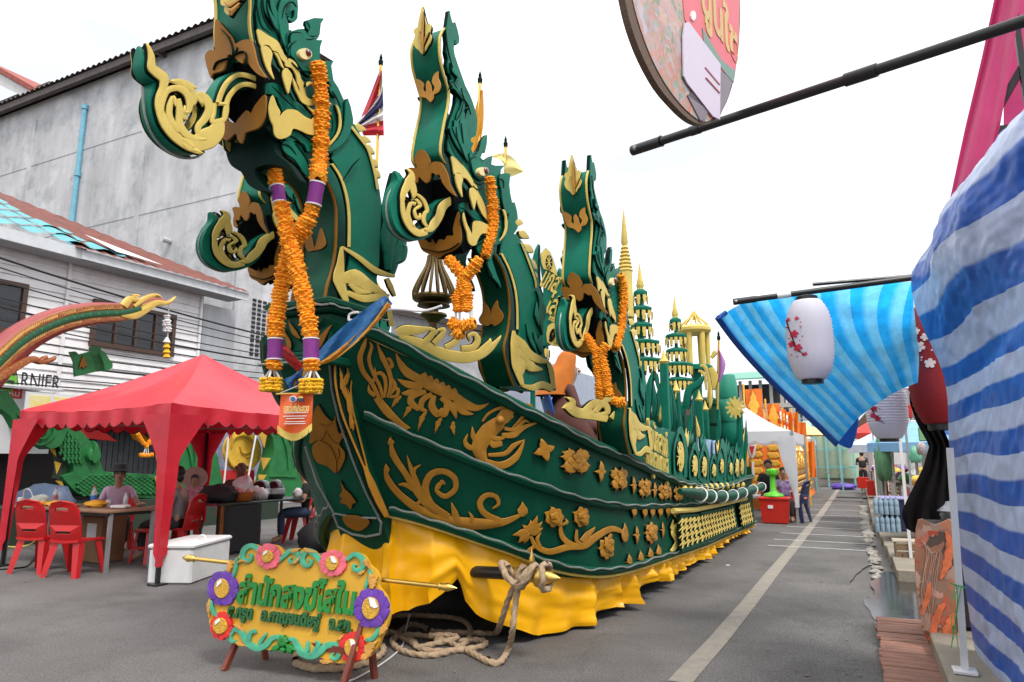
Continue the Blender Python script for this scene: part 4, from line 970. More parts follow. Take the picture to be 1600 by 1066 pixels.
flank=dict(
 boards=[s2(U),s2(JAW),s3(NECK)],
 layer=[s2([(700,215),(745,205),(775,168),(788,118),(822,70),(818,140),(800,210),(768,258),(800,290),(862,250),(850,320),(845,400),(800,440),(760,430),(725,390),(700,300),(690,250)]),
        s2([(945,395),(1016,388),(1006,480),(1022,590),(1038,690),(1000,720),(965,640),(955,540),(940,470)]),
        s2([(745,990),(790,935),(850,890),(930,905),(940,960),(880,985),(850,1040),(860,1110),(820,1090),(770,1060)])],
 vein=[(s2([(545,0),(570,70),(610,150),(650,220),(690,290)]),[4,5,5,3,.5]),(s2([(580,-60),(590,40),(620,120),(660,200)]),[3,4,4,.4]),(s2([(640,-120),(630,-20),(640,80),(660,180)]),[2,4,4,.4]),(s2([(690,-160),(680,-60),(650,40),(655,140)]),[2,5,5,.5]),(s2([(545,-540),(560,-470),(600,-420),(580,-380)]),[1,3,3,.4]),
       (s2([(560,-330),(600,-300),(640,-250),(680,-170)]),[1,4,4,.5]),(s2([(640,-260),(640,-180),(610,-100),(580,-20)]),[.5,3,4,.5]),(s2([(960,530),(1000,620),(1030,720),(1020,800),(960,880)]),[.5,2,2.5,2.5,.5]),(s3([(890,560),(905,640),(930,700),(960,760)]),[.4,2.5,3,.5]),(s3([(940,620),(955,680),(985,760)]),[.4,2.5,.5]),(s3([(985,640),(975,700),(1000,770)]),[.4,3,.5]),(s3([(960,330),(990,420),(985,520),(1000,640)]),[.6,4,4,.5]),(s3([(985,380),(1010,470),(1000,560)]),[.5,3,.4]),(s3([(960,410),(955,500),(975,580)]),[.5,3,.4])],
 groove=grooves(s2,[[(510,-800),(520,-700),(540,-600),(570,-500)],[(530,-300),(560,-380),(600,-340),(650,-260)],[(600,-60),(640,-130),(660,-220)],[(530,60),(550,140),(590,220),(650,300)],[(790,140),(780,190),(740,230)],[(950,420),(990,440),(995,500)],[(970,720),(1010,760),(1000,830),(950,920)],[(760,1000),(800,960),(860,930)],[(840,1120),(870,1180),(900,1240)],[(620,660),(680,690),(720,740),(800,800)],[(740,480),(770,510),(800,512),(832,500)],[(745,445),(780,470),(815,468),(845,450)],[(560,-20),(590,60),(640,160),(680,260)],[(600,-10),(610,90),(650,190),(685,280)],[(715,380),(710,300),(730,250),(770,240)],[(640,-40),(650,60),(660,130)],[(640,-330),(660,-250),(700,-180),(720,-110)],[(955,520),(975,600),(1000,700)],[(760,690),(800,720),(850,770)]]),
 ribbons=[(s2([(520,-830),(500,-800),(480,-740),(478,-660),(488,-560),(512,-460),(540,-360),(556,-290),(545,-170),(518,-40),(498,80),(488,160),(492,230),(530,300)]),GREEN,GOLD,.0),
          (s3([(690,80),(750,190),(785,320),(796,460),(784,600),(756,740),(790,900),(822,990)]),HULLG,BROWN_SHADEG,0.)],
 throat=[s2([(600,400),(660,430),(760,570),(860,760),(850,860),(760,780),(700,780),(700,880),(760,1000),(700,1040),(650,900),(640,760),(620,620)])],
 void=[s2([(560,330),(660,420),(760,560),(860,760),(850,860),(760,780),(700,780),(700,880),(760,1000),(700,1060),(640,940),(560,880),(520,760),(470,640),(480,460)])],
 gold=[(s2([(538,240),(600,285),(660,350),(710,430),(750,490),(762,540),(790,590),(830,680),(852,740),(850,795),(822,770),(790,720),(755,640),(740,575),(730,530),(700,480),(660,430),(630,418),(605,385),(580,382),(560,402),(548,330)]),.0),
       (s2([(640,708),(662,790),(690,850),(712,886),(720,790),(775,780),(850,822),(855,886),(795,884),(760,930),(742,978),(705,985),(678,955),(665,880),(645,820),(633,760)]),.03),
       (s2([(965,690),(985,690),(1003,760),(1003,850),(975,910),(940,945),(945,930),(970,890),(985,830),(983,750)]),.012)],
 goldline=[(s3([(712,75),(765,180),(805,310),(822,440),(824,600)]),[1.6,1.6]),(s3([(850,0),(895,110),(945,250),(955,310)]),[1.3,1.3]),
       (s3([(795,610),(800,700),(815,850),(855,985)]),[2,6,7,3]),(s3([(800,640),(850,700),(900,770),(970,810),(1040,825)]),[2,7,7,6,2]),(s3([(855,990),(930,1005),(1000,985),(1070,1015)]),[2,5,6,5]),(s3([(1040,830),(1062,900),(1075,1010)]),[3,4,3]),(s3([(830,760),(880,800),(920,860),(1005,880)]),[5,9,8,.4]),(s3([(845,800),(850,860),(845,930)]),[6,8,1]),(s3([(850,720),(870,790),(930,800)]),[5,8,2])],
 teeth=[s2([(565,395),(600,388),(627,430),(615,485),(622,585),(588,525),(568,465)]),s2([(690,510),(720,508),(747,560),(736,615),(718,688),(696,622),(683,560)])],
 eye=(s2([(790,370)])[0],7),
 front=[('upper_lip',s2([(320,190),(380,228),(408,300),(395,340),(430,297),(490,300),(530,350),(560,420),(575,490),(622,582),(560,540),(505,470),(482,405),(460,412),(420,390),(405,450),(375,475),(340,450),(312,425),(300,472),(258,475),(282,535),(240,532),(228,470),(236,420),(214,362),(250,342),(297,346),(275,292),(288,235)]),s2([(492,230)])[0],BROWN_SHADEG,.03,-.03),
        ('lower_lip',s2([(300,930),(362,905),(370,942),(410,928),(447,976),(475,935),(520,940),(542,905),(592,903),(590,850),(610,760),(638,705),(650,800),(660,880),(655,970),(600,1025),(520,1060),(465,1095),(400,1060),(340,1035),(312,985)]),s2([(640,760)])[0],BROWN_SHADEG,.03,-.02),
        ('crest_leaf',s2([(335,-1000),(355,-920),(378,-840),(395,-855),(410,-820),(400,-775),(415,-740),(400,-690),(380,-660),(365,-630),(335,-596),(310,-625),(280,-650),(262,-700),(275,-750),(265,-780),(275,-810),(295,-820),(305,-880),(322,-950)]),s2([(480,-700)])[0],GOLD,.03,-.05),
        ('ribbon_ornament',s2([(265,-395),(310,-390),(345,-355),(340,-310),(360,-290),(360,-350),(378,-385),(405,-345),(415,-290),(432,-330),(410,-370),(425,-430),(465,-462),(465,-410),(485,-350),(470,-290),(430,-265),(425,-235),(400,-202),(370,-230),(350,-240),(310,-250),(290,-300)]),s2([(505,-460)])[0],OCHRE,.02,-.0),
        ('neck_ornament',s3([(605,410),(645,450),(660,500),(662,470),(680,430),(705,400),(715,450),(748,500),(735,550),(690,580),(665,565),(640,580),(590,565),(575,530),(600,480)]),s3([(796,460)])[0],BROWN_SHADEG,.02,-.06)],
 frontst=[('lip_groove',[(s2([(310,1000),(380,1020),(465,1035),(560,1010),(630,960)]),[.3,.5,.6,.5,.2])],s2([(640,760)])[0],DKG,-.052),('leaf_vein',[(s2([(335,-960),(335,-860),(330,-700),(335,-620)]),[.4,1.6,2.2,.4]),(s2([(300,-800),(320,-740),(333,-660)]),[.5,1.6,.4]),(s2([(385,-790),(360,-740),(338,-680)]),[.5,1.6,.4])],s2([(480,-700)])[0],OCHRE,-.081)],
 tongue=dict(hw=.034,
   body=[(s2([(620,590),(520,625),(455,680),(425,760),(390,830),(320,880),(240,885),(160,830),(115,740),(105,630),(130,520),(150,440),(120,350)]),[6,8,8,9,9,9,9,9,9,9,8,5,1])],
   gold=[(s2([(615,585),(530,610),(460,660),(430,740),(390,800),(350,850),(300,850)]),[5,6,7,6,7,5,2]),(s2([(170,345),(200,390),(190,450),(140,540),(125,620),(140,740),(190,830),(260,880),(330,870)]),[.5,4,8,5,3,4,5,6,5]),
         (s2([(205,470),(220,540),(215,600)]),[5,5,1]),(s2([(245,560),(300,610),(330,690),(310,720),(300,780),(330,830)]),[2,3,3,3,3,2]),(s2([(230,640),(190,640),(170,720),(195,800),(240,845)]),[3,3,3,3,1]),(s2([(235,600),(270,650),(225,690),(235,745),(265,755),(275,715)]),[2,3,2,3,3,1]),(s2([(160,760),(200,820),(250,860)]),[1,2,.5])],
   rope=s2([(165,370),(130,450),(70,560),(55,680),(80,800),(140,890),(230,935),(300,920)])),
 spines=[(*s2([(1075,770),(1140,800)]),6,2),(*s2([(1110,860),(1190,925)]),6,2),(*s2([(1160,980),(1225,1040)]),6,2),(*s3([(870,10),(930,70)]),7,2),(*s3([(900,110),(960,190)]),7,2),(*s3([(930,200),(962,250)]),5,2)],
)
XN=-2.38
nagaR=naga(XN,.13,flank,(XN-.13,5.2,1.9))
nagaR['label']='flank naga head on the near side with a lotus lamp under its chin'
# the opposite one and the rear one are copies
base=V(nagaR.location); wl=WLOC[nagaR.name]
nl=copy_tree(nagaR,FL,loc=base+V((2*(XC-wl.x),0,0))); nl['label']='far side naga head half hidden by the marigold garlands'
rear=copy_tree(nagaR,FL,loc=base+V((.57,1.12,-.53)),scale=(1.,.85,.95)); rear['label']='rear naga head above the name board'
# ---- the great bow naga
m1=C(320,0,.18765)
def m2(p): return C(330,180,.18765)(p)
def b_(p): return C(300,250,.347)(p)
XM=-3.18
U1=[(412,-330),(430,-420),(470,-500),(560,-520),(660,-420),(730,-250),(745,-60),(740,0),(745,80),(740,150),(715,190),(680,185),(668,150),(645,150),(665,190),(668,265),(690,272),(740,255),(800,250),(815,270),(832,272),(845,240),(815,215),(820,180),(880,160),(962,165),(935,210),(925,300),(898,345),(947,345),(930,400),(925,490),(945,522),(1037,520),(1022,560),(1040,680),(1080,740),(1120,830),(1145,880),(1160,830),(1185,900),(1205,1000),(1205,1080),(1180,1160),(1110,1240),(1010,1290),(950,1270),(900,1100),(880,960),(800,870),(750,790),(690,640),(620,540),(540,450),(450,395),(418,330),(405,230),(398,120),(412,20)]
JW=[(472,740),(480,705),(520,698),(570,708),(625,750),(680,820),(750,890),(850,955),(900,960),(960,1000),(1000,1100),(980,1250),(905,1290),(890,1360),(900,1460),(885,1520),(855,1510),(800,1470),(765,1410),(700,1350),(640,1320),(610,1260),(600,1175),(640,1120),(700,1060),(620,960),(570,830),(520,795),(475,795)]
NK=[(1020,1330),(1070,1400),(1120,1500),(1160,1640),(1178,1820),(1178,2000),(1170,2200),(1140,2330),(1100,2420),(1110,2570),(1240,2600),(1390,2560),(1420,2440),(1400,2330),(1420,2200),(1425,2000),(1440,1700),(1420,1560),(1400,1450),(1340,1240),(1285,1170),(1210,1040),(1150,1080),(1060,1200)]
def bm(p): # B crop coordinates to M1 coordinates
    q=b_(p); return [((x-320)/.18765,y/.18765) for x,y in q]
great=dict(
 boards=[m1(U1),m1(JW),m1(NK)],
 layer=[m1([(692,300),(740,262),(800,258),(830,300),(870,320),(925,310),(900,350),(938,352),(922,410),(918,500),(900,560),(880,640),(830,640),(760,560),(720,500),(690,470),(690,400)]),
        m1([(825,185),(880,165),(955,168),(930,215),(920,290),(880,310),(830,300),(850,240)]),
        m1([(615,0),(640,60),(640,130),(665,200),(668,270),(640,300),(640,400),(665,460),(610,330),(590,220),(580,120)]),
        m1([(980,525),(1032,523),(1016,560),(1034,690),(1075,750),(1070,820),(1020,770),(1000,640)]),
        m1([(1150,850),(1182,920),(1198,1000),(1195,1080),(1170,1150),(1100,1225),(1010,1270),(1000,1230),(1080,1170),(1130,1080),(1145,970)]),
        m1([(640,1150),(690,1120),(760,1080),(890,1130),(885,1240),(830,1270),(800,1210),(730,1180),(680,1200)]),
        m1([(625,1190),(700,1180),(770,1260),(800,1310),(830,1400),(830,1470),(790,1440),(760,1390),(700,1340),(650,1300),(625,1250)])],
 vein=[(m1([(480,0),(500,100),(560,200),(610,280)]),[2,4,4,.4]),(m1([(530,-20),(550,80),(590,180),(620,260)]),[2,4,4,.4]),(m1([(700,-20),(650,30),(610,100),(600,180)]),[2,4,4,.4]),(m1([(735,90),(735,150),(710,180),(685,170),(680,150)]),[2,3,3,2,.4]),(m1([(700,360),(720,310),(770,300)]),[1,3,.5]),(m1([(770,540),(810,580),(860,590),(900,570)]),[.4,2,2,.4]),(m1([(690,470),(685,400),(715,340)]),[1,3,.6]),(m1([(830,190),(840,240),(880,290)]),[1,2,.4]),
       (m1([(650,1290),(690,1230),(740,1240),(750,1290),(710,1320)]),[1,2,2.5,2,.5]),(m1([(780,1330),(800,1400),(830,1450)]),[.5,2.5,.5])],
 groove=grooves(m1,[[(1150,1500),(1230,1380),(1290,1320)],[(430,20),(440,120),(470,220),(540,280)],[(470,-60),(470,60),(500,180),(560,260)],[(760,60),(720,20),(660,60),(640,160)],[(640,20),(660,100),(690,130)],[(1000,560),(1010,640),(1050,720)],[(1010,900),(1060,1000),(1060,1100)],[(560,720),(620,780),(700,860),(800,940)],[(630,1230),(680,1290),(740,1330),(790,1400)],[(750,1200),(800,1260),(850,1340),(870,1430)],[(720,520),(780,580),(850,600),(900,590)],[(690,490),(690,420),(720,370),(760,340)],[(610,290),(560,200),(520,90),(510,0)],[(640,400),(635,330),(650,270)],[(700,280),(760,270),(810,280)],[(840,330),(880,330),(915,320)],[(800,640),(850,680),(890,680)],[(1060,760),(1100,830),(1130,900)],[(640,1200),(700,1220),(760,1290)],[(690,1130),(760,1160),(840,1240)],[(900,1180),(850,1150),(780,1100)]],.8)+grooves(m1,[[(800,1000),(740,985),(690,990),(650,1020)],[(640,1130),(655,1080),(650,1040)]],1.),
 ribbons=[(m1([(470,-430),(420,-400),(390,-320),(385,-200),(398,-60),(400,60),(396,180),(405,280),(430,380),(470,440)]),GREEN,GOLD,0.),
          (m1([(600,1200),(700,1340),(830,1400),(980,1460),(1060,1560),(1110,1720),(1115,1900),(1105,2100),(1080,2250),(1040,2380),(1020,2500),(1010,2580)]),HULLG,BROWN_SHADEG,0.)],
 throat=[m1([(500,440),(560,490),(640,570),(760,790),(860,960),(800,960),(650,800),(570,730),(600,860),(640,930),(560,940),(520,780),(520,600)])],
 void=[m1([(430,380),(560,480),(640,570),(760,790),(860,960),(800,960),(650,800),(560,720),(580,830),(640,930),(660,1010),(600,1000),(540,940),(480,880),(420,780),(380,560)])],
 gold=[(m1([(415,250),(500,300),(580,350),(620,420),(650,480),(700,502),(740,540),(760,600),(785,670),(810,720),(820,800),(850,830),(890,822),(935,765),(918,860),(860,888),(800,872),(765,830),(765,760),(745,700),(735,640),(700,580),(650,562),(640,530),(610,500),(580,445),(540,430),(510,390),(470,385),(440,392),(420,330)]),.0),
       (m1([(540,800),(575,880),(605,940),(600,975),(660,920),(740,925),(800,970),(870,1000),(900,950),(920,1110),(850,1130),(760,1092),(710,1082),(690,1130),(640,1160),(590,1165),(555,1130),(545,1060),(520,1000),(508,900)]),.03),
       (m1([(1065,880),(1090,900),(1110,960),(1115,1060),(1080,1150),(1010,1225),(1015,1200),(1075,1120),(1095,1040),(1090,960)]),.012),
       (m1([(830,690),(900,690),(905,705),(850,712),(825,730)]),.03),
       (m1([(820,880),(870,920),(910,910),(905,950),(870,945)]),.03)],
 goldline=[(m1([(1040,1370),(1110,1480),(1160,1640),(1182,1820),(1180,2060)]),[2,2.2,2.2]),(m1([(1205,1060),(1290,1170),(1350,1260),(1400,1440),(1425,1580)]),[2,2]),
       (m1(bm([(665,395),(660,470),(655,540),(690,650)])),[2,6,10,3]),(m1(bm([(668,395),(740,440),(820,500),(905,525)])),[2,4,5,2]),(m1(bm([(650,545),(720,530),(790,570),(870,605)])),[4,13,9,1]),(m1(bm([(690,600),(760,625),(820,620),(880,610)])),[4,6,6,2]),(m1(bm([(700,560),(740,590),(800,600)])),[3,5,1]),(m1(bm([(870,535),(885,570),(905,615)])),[3,4,2]),(m1(bm([(690,655),(730,690),(750,680)])),[3,6,3]),(m1(bm([(870,620),(880,690),(890,750)])),[2,4,4])],
 teeth=[m1([(445,395),(500,400),(537,460),(522,560),(552,672),(492,590),(457,490)]),m1([(630,585),(662,580),(702,640),(690,705),(668,792),(640,722),(620,642)]),m1([(548,445),(575,455),(600,500),(625,560),(640,590),(605,560),(580,500)]),m1([(700,655),(725,690),(745,740),(765,790),(770,850),(745,800),(720,750)])],
 eye=(m1([(806,460)])[0],9), eyew=1.15,
 front=[('upper_lip',m1([(130,185),(200,255),(265,335),(287,390),(350,360),(420,358),(450,430),(482,560),(550,670),(480,645),(420,585),(375,510),(355,555),(310,530),(270,490),(235,485),(220,530),(205,590),(180,620),(110,640),(85,670),(40,515),(55,460),(95,437),(122,440),(118,330)]),m1([(425,330)])[0],BROWN_SHADEG,.035,-.06),
        ('lower_lip',m2([(78,30),(110,50),(155,55),(235,85),(255,60),(330,-20),(362,10),(400,-60),(482,-150),(495,-60),(475,60),(430,130),(330,165),(312,200),(290,258),(255,220),(240,175),(170,232),(110,190),(82,110)]),m1([(540,900)])[0],BROWN_SHADEG,.035,-.03),
        ('crest_leaf',m1([(300,-260),(340,-160),(360,-60),(350,0),(330,30),(300,70),(270,110),(237,158),(200,120),(205,85),(175,70),(172,20),(200,-60),(240,-180)]),m1([(396,-60)])[0],GOLD,.035,-.06),
        ('beard',m2([(100,205),(200,230),(290,255),(420,150),(500,120),(560,230),(600,350),(700,430),(790,560),(760,560),(700,480),(560,440),(480,450),(420,480),(440,572),(515,655),(440,648),(370,612),(330,550),(300,500),(250,470),(215,440),(190,390),(160,290),(120,270)]),m2([(575,330)])[0],DKG,.05,-.02),
        ('neck_ornament',m1(bm([(520,330),(545,340),(560,400),(585,310),(605,350),(610,385),(590,405),(560,412),(530,415),(515,380)])),m1([(1110,1900)])[0],BROWN_SHADEG,.02,-.06),
        ('neck_leaf',m1(bm([(470,620),(495,660),(490,690),(465,695),(445,670)])),m1([(1060,2320)])[0],BROWN_SHADEG,.02,-.06)],
 frontst=[('lip_groove',[(m1([(240,490),(270,440),(280,400)]),[.3,.8,.3]),(m1([(240,470),(310,440),(350,450),(360,540)]),[.3,.8,.8,.3]),(m1([(240,490),(180,500),(110,530),(80,590)]),[.3,.8,.8,.3]),(m1([(145,250),(210,320),(245,420),(240,480)]),[.3,.7,.7,.3])],m1([(425,330)])[0],DKG,-.096),
          ('leaf_vein',[(m1([(180,30),(230,60),(320,0)]),[1,3,1]),(m1([(205,90),(250,100),(310,40)]),[1,3,1]),(m1([(230,-60),(280,-80),(300,-180)]),[1,3,1]),(m1([(235,140),(260,100),(300,60)]),[1,3,1])],m1([(396,-60)])[0],OCHRE,-.096)],
 tongue=dict(hw=.04,
   body=[(C(210,50,.1971)([(1010,420),(900,380),(790,380),(720,430),(680,520),(655,620),(640,730),(590,830),(500,890),(400,890),(290,830),(200,720),(160,600),(160,480),(190,390),(130,330),(90,250),(70,100)]),[9,11,12,11,10,10,11,13,14,13,11,9,7,6,6,8,6,1])],
   gold=[(C(210,50,.1971)([(1010,420),(900,365),(800,350),(720,400),(670,480),(640,570)]),[4,4,4,4,4,4]),(C(210,50,.1971)([(990,460),(880,425),(800,440),(740,500),(710,560),(690,680)]),[4,4,4,4,4,4]),(C(210,50,.1971)([(610,575),(605,650),(590,715),(640,720),(690,690),(705,590),(640,580)]),[3,3,4,5,4,3,3]),
      (C(210,50,.1971)([(650,720),(620,800),(560,850),(480,880),(400,880)]),[8,14,17,15,4]),
      (C(210,50,.1971)([(72,95),(105,200),(110,290),(150,330),(205,380),(200,450),(170,530),(170,620),(220,740),(300,840),(400,920),(500,970)]),[.5,5,7,8,8,6,6,6,8,8,6,2]),
      (C(210,50,.1971)([(190,660),(195,570),(230,480),(310,455),(380,490),(410,560),(400,640),(370,640),(375,590)]),[2,4,5,5,6,6,4,3,1]),
      (C(210,50,.1971)([(270,520),(250,600),(250,680),(290,760),(330,820)]),[2,5,5,5,1]),(C(210,50,.1971)([(320,540),(330,640),(330,740),(380,820),(460,860),(560,860)]),[3,6,6,6,5,1]),(C(210,50,.1971)([(330,600),(300,570),(290,510)]),[4,4,1]),(C(210,50,.1971)([(340,640),(370,680),(385,715)]),[4,4,1]),
      (C(210,50,.1971)([(480,500),(540,540),(570,620),(530,700),(480,760),(490,820),(560,855)]),[5,7,7,6,5,5,1]),(C(210,50,.1971)([(470,530),(500,560),(520,600)]),[3,3,1]),(C(210,50,.1971)([(260,400),(330,410),(400,440),(470,455)]),[2,6,7,1]),(C(210,50,.1971)([(430,470),(450,540),(440,600)]),[4,5,1]),(C(210,50,.1971)([(380,400),(400,440),(450,500)]),[3,5,2]),(C(210,50,.1971)([(330,880),(400,930),(520,970)]),[1,4,1]),(C(210,50,.1971)([(350,860),(400,890),(450,940)]),[3,5,1])],
   rope=C(210,50,.1971)([(100,420),(110,560),(130,680),(190,820),(290,930),(400,985),(520,985),(590,940)])),
 spines=[(*m1([(1235,1040),(1330,1090)]),6,3),(*m1([(1290,1140),(1370,1190)]),6,3),(*m1([(1330,1210),(1400,1290)]),6,3),(*m1([(1370,1330),(1425,1400)]),6,2),(*m1([(1395,1420),(1445,1490)]),6,2)],
)
nagaM=naga(XM,.17,great,(XM-.17,4.0,2.45))
nagaM['label']='great bow naga head'
# flame crest behind the great neck
fm=MB()
for pts,ws in ((b_([(860,520),(880,440),(905,380),(900,330),(920,340)]),[4,8,8,4,.5]),(b_([(845,500),(850,400),(880,300),(870,220),(890,60)]),[4,8,9,7,.5]),(b_([(850,460),(830,360),(850,260),(840,220)]),[4,7,6,.5]),(b_([(870,470),(905,450),(915,400),(890,390)]),[4,6,5,1]),(b_([(860,320),(900,250),(905,180),(890,140)]),[4,7,5,.5])): fm.stroke(pts,ws,lambda p:(onX(p,XM-.08),V((1,0,0))),.09)
fm.build('flame_crest',GREEN,FL)
# ------------------------------------------------------------------ satin skirt round the float
YS=5.32
def colY(top,bot,px): return top,bot
TOPS=[(500,848),(560,838),(605,834),(650,842),(700,848),(760,856),(801,862),(844,880),(900,893),(936,896)]
BOTS=[(500,965),(560,966),(608,957),(646,954),(672,942),(690,926),(702,912),(710,904),(716,916),(724,940),(746,960),(786,976),(831,990),(888,999),(936,995)]
def yl(L_,x):
    for a,b in zip(L_,L_[1:]):
        if a[0]<=x<=b[0]: return lerp(a[1],b[1],(x-a[0])/(b[0]-a[0]))
    return L_[-1][1] if x>L_[-1][0] else L_[0][1]
def fold(s):   # pleat profile along the cloth
    a=s*11+1.6*math.sin(s*1.9)+.8*math.sin(s*5.3); return (1-2*abs(math.sin(a))**.7)*(.75+.35*math.sin(s*2.7))+.25*math.sin(s*37+3*math.sin(s*2))+.3*mnoise.noise(V((s*2.,0,3)))
def sproj(P):
    x,y,z=P.x,P.y,P.z-CH; cx=x*math.cos(YW)+y*math.sin(YW); f=-x*math.sin(YW)+y*math.cos(YW); fw=f*math.cos(TH)+z*math.sin(TH); u=-f*math.sin(TH)+z*math.cos(TH); return 800+FPX*cx/fw,533-FPX*u/fw
path=[]
NU=170
for i in range(40,-1,-1):
    u=.34*i/40; path.append((u,-1))
for i in range(1,9): path.append((0,-1+i/4.5))
for i in range(NU+1): path.append((i/NU,1))
pp_=[]
for u,sd_ in path:
    h=hullpt(u,zat(UB,u)); hw=h.x-XC
    pp_.append((XC+(hw-.05)*sd_,h.y+.05,zat(UB,u)-.02))
# walk along the path at even steps
dense=[];
for a,b in zip(pp_,pp_[1:]):
    n=max(1,int((V(b)-V(a)).length/.02))
    for k in range(n): dense.append(V(a).lerp(V(b),k/n))
g=[];s=0;N_=len(dense)
for i,q in enumerate(dense):
    t=(dense[min(i+2,N_-1)]-dense[max(i-2,0)]); t.z=0; t.normalize(); nrm=V((t.y,-t.x,0)); s+=.02
    pxl,_=sproj(q)
    if q.y<6.2 and pxl<936:
        tgt=yl(BOTS,max(500,pxl)); zl,zh=-.2,q.z
        for _k in range(20):
            zm=(zl+zh)/2
            if sproj(V((q.x,q.y,zm)))[1]>tgt: zl=zm
            else: zh=zm
        zb=max(.03,zl)
    else: zb=.04+.1*abs(math.sin(q.y*.9+.4))*(.6+.4*mnoise.noise(V((q.y*1.2,0,9))))+.02*max(0,math.sin(q.y*2.3))+(.16*max(0,1-abs(q.y-7.0)/.5))
    f=fold(s*.8); col=[]
    gath=max(0,1-abs(pxl-710)/95) if q.y<6.2 else 0
    for k in range(25):
        v=k/24; amp=.02+.066*v
        col.append(V((q.x,q.y,lerp(q.z,zb,v)))+nrm*(amp*f+.014*mnoise.ridged_multi_fractal(V((s*2.2+v*.8,v*2.6,q.z)),1.,2.,4,1.,2.)*min(1,v*3)+.02*v+.02*mnoise.noise(V((s*4,v*5,1)))+.05*gath*math.sin(PI*v))+t*(.02*math.sin(s*16+v*5)*v+.03*mnoise.noise(V((s*3,v*3,7)))*v))
    g.append(col)
gl=[[V((XC-1.42+.05*fold(y*1.05)*(k/6),y,lerp(.45,.06,k/6))) for k in range(7)] for y in [5.6+8.2*i/60 for i in range(61)]]
MB().grid(g).grid(gl[::-1]).build('skirt_cloth',YCLOTH,smooth=80,label='bright yellow satin skirt hanging in folds under the green hull of the float',cat='cloth skirt')
# chassis shadow body under the float, with wheels
ch=thing('trailer_chassis','dark low trailer chassis hidden behind the yellow satin skirt','trailer',(XC,9,0))
MB().box((XC,9.8,.55),(2.2,8.2,.18)).build('deck_frame',BLKM,ch)
for y in (7,11.5):
    for s_ in (-1,1): MB().lathe([(.2,-.1),(.33,-.09),(.35,0),(.33,.09),(.2,.1)],(XC+s_*.9,y,.352),18,Matrix.Rotation(PI/2,3,'Y')).build('wheel',mat('tyre_rubber',(.015,.015,.015),.8) if 'tyre_rubber' not in MATS else MATS['tyre_rubber'],ch)
# ------------------------------------------------------------------ black tow beam with gilt tip and knotted rope
tb=thing('tow_beam','black tow beam with gilt pointed tip sticking out of the yellow skirt','tow beam',(-2.4,5.1,.45))
a=onY((714,892),4.72); b=onY((806,897),4.6); c_=onY((842,901),4.57); d_=onY((876,904),4.55)
MB().tube([a+(a-b)*1.5,a,b],.045,14).build('beam',BLKM,tb)
dirv=(d_-b).normalized(); Q=dirv.to_track_quat('Z','Y').to_matrix(); Lb=(d_-b).length
MB().lathe([(.05,0),(.05,Lb*.3),(.045,Lb*.45),(.075,Lb*.5),(.08,Lb*.58),(.06,Lb*.7),(.03,Lb*.85),(.02,Lb*.92),(.0001,Lb)],b,14,Q).build('gilt_tip',METG,tb)
q=onY((831,888),4.6); MB().lathe([(.03,0),(.035,.02),(.02,.05),(.025,.07),(.012,.11),(.0001,.17)],q+V((0,0,-.02)),10).build('gilt_stud',METG,tb)
def rope(name,pts,r,lab,group=None,n=14):
    pl=crs(pts,n); m=MB(); N=len(pl); vs=[];up=V((0,0,1)); ns=12
    acc=0; rows=[]
    for i,p in enumerate(pl):
        t=(pl[min(i+1,N-1)]-pl[max(i-1,0)]).normalized(); x=t.orthogonal() if i==0 else (px_-t*px_.dot(t))
        x.normalize(); px_=x; yv=t.cross(x)
        if i: acc+=(p-pl[i-1]).length
        row=[]
        for k in range(ns):
            th=2*PI*k/ns; rr=r*(1+.16*math.cos(3*(th)-acc/r*1.1*3*.5)); row.append(p+x*math.cos(th)*rr+yv*math.sin(th)*rr)
        rows.append(row)
    m.grid(rows,closed=True)
    return m
r0=.021
G=lambda x,y,z=r0: onZ((580+x*.2375,860+y*.2375),z)
Fq=lambda x,y,Y: onY((580+x*.2375,860+y*.2375),Y)
rp=thing('hemp_rope','thick pale hemp rope knotted on the tow beam and coiled on the asphalt','rope',(-2.9,4.9,0))
rope('r',[Fq(1010,95,4.55),Fq(965,160,4.54),Fq(965,240,4.54),Fq(945,380,4.52),Fq(930,520,4.5),G(905,640,.05),G(850,735),G(780,735),G(700,695),G(600,645),G(480,595),G(330,560),G(210,560),G(140,590),G(170,640),G(270,680),G(400,690),G(520,665),G(620,610),G(655,540,.03),G(620,470,.06),G(520,440,.05),G(380,430,.04),G(240,425),G(120,440),G(70,500)],r0,'',n=26).build('rope_run',ROPEM,rp,smooth=60)
rope('r',[Fq(955,200,4.6),Fq(900,330,4.62),Fq(850,480,4.7),G(815,545),G(700,545),G(560,540),G(420,535),G(330,500),G(250,490),G(180,560),G(260,600),G(330,650),G(450,665),G(600,655),G(720,635),G(755,610),G(700,590),G(560,600),G(420,590)],r0,'',n=26).build('rope_run',ROPEM,rp,smooth=60)
rope('r',[G(60,560),G(140,540),G(280,600),G(300,640),G(420,615),G(560,580,.05),G(520,560,.05),G(380,560,.05)],r0,'',n=26).build('rope_run',ROPEM,rp,smooth=60)
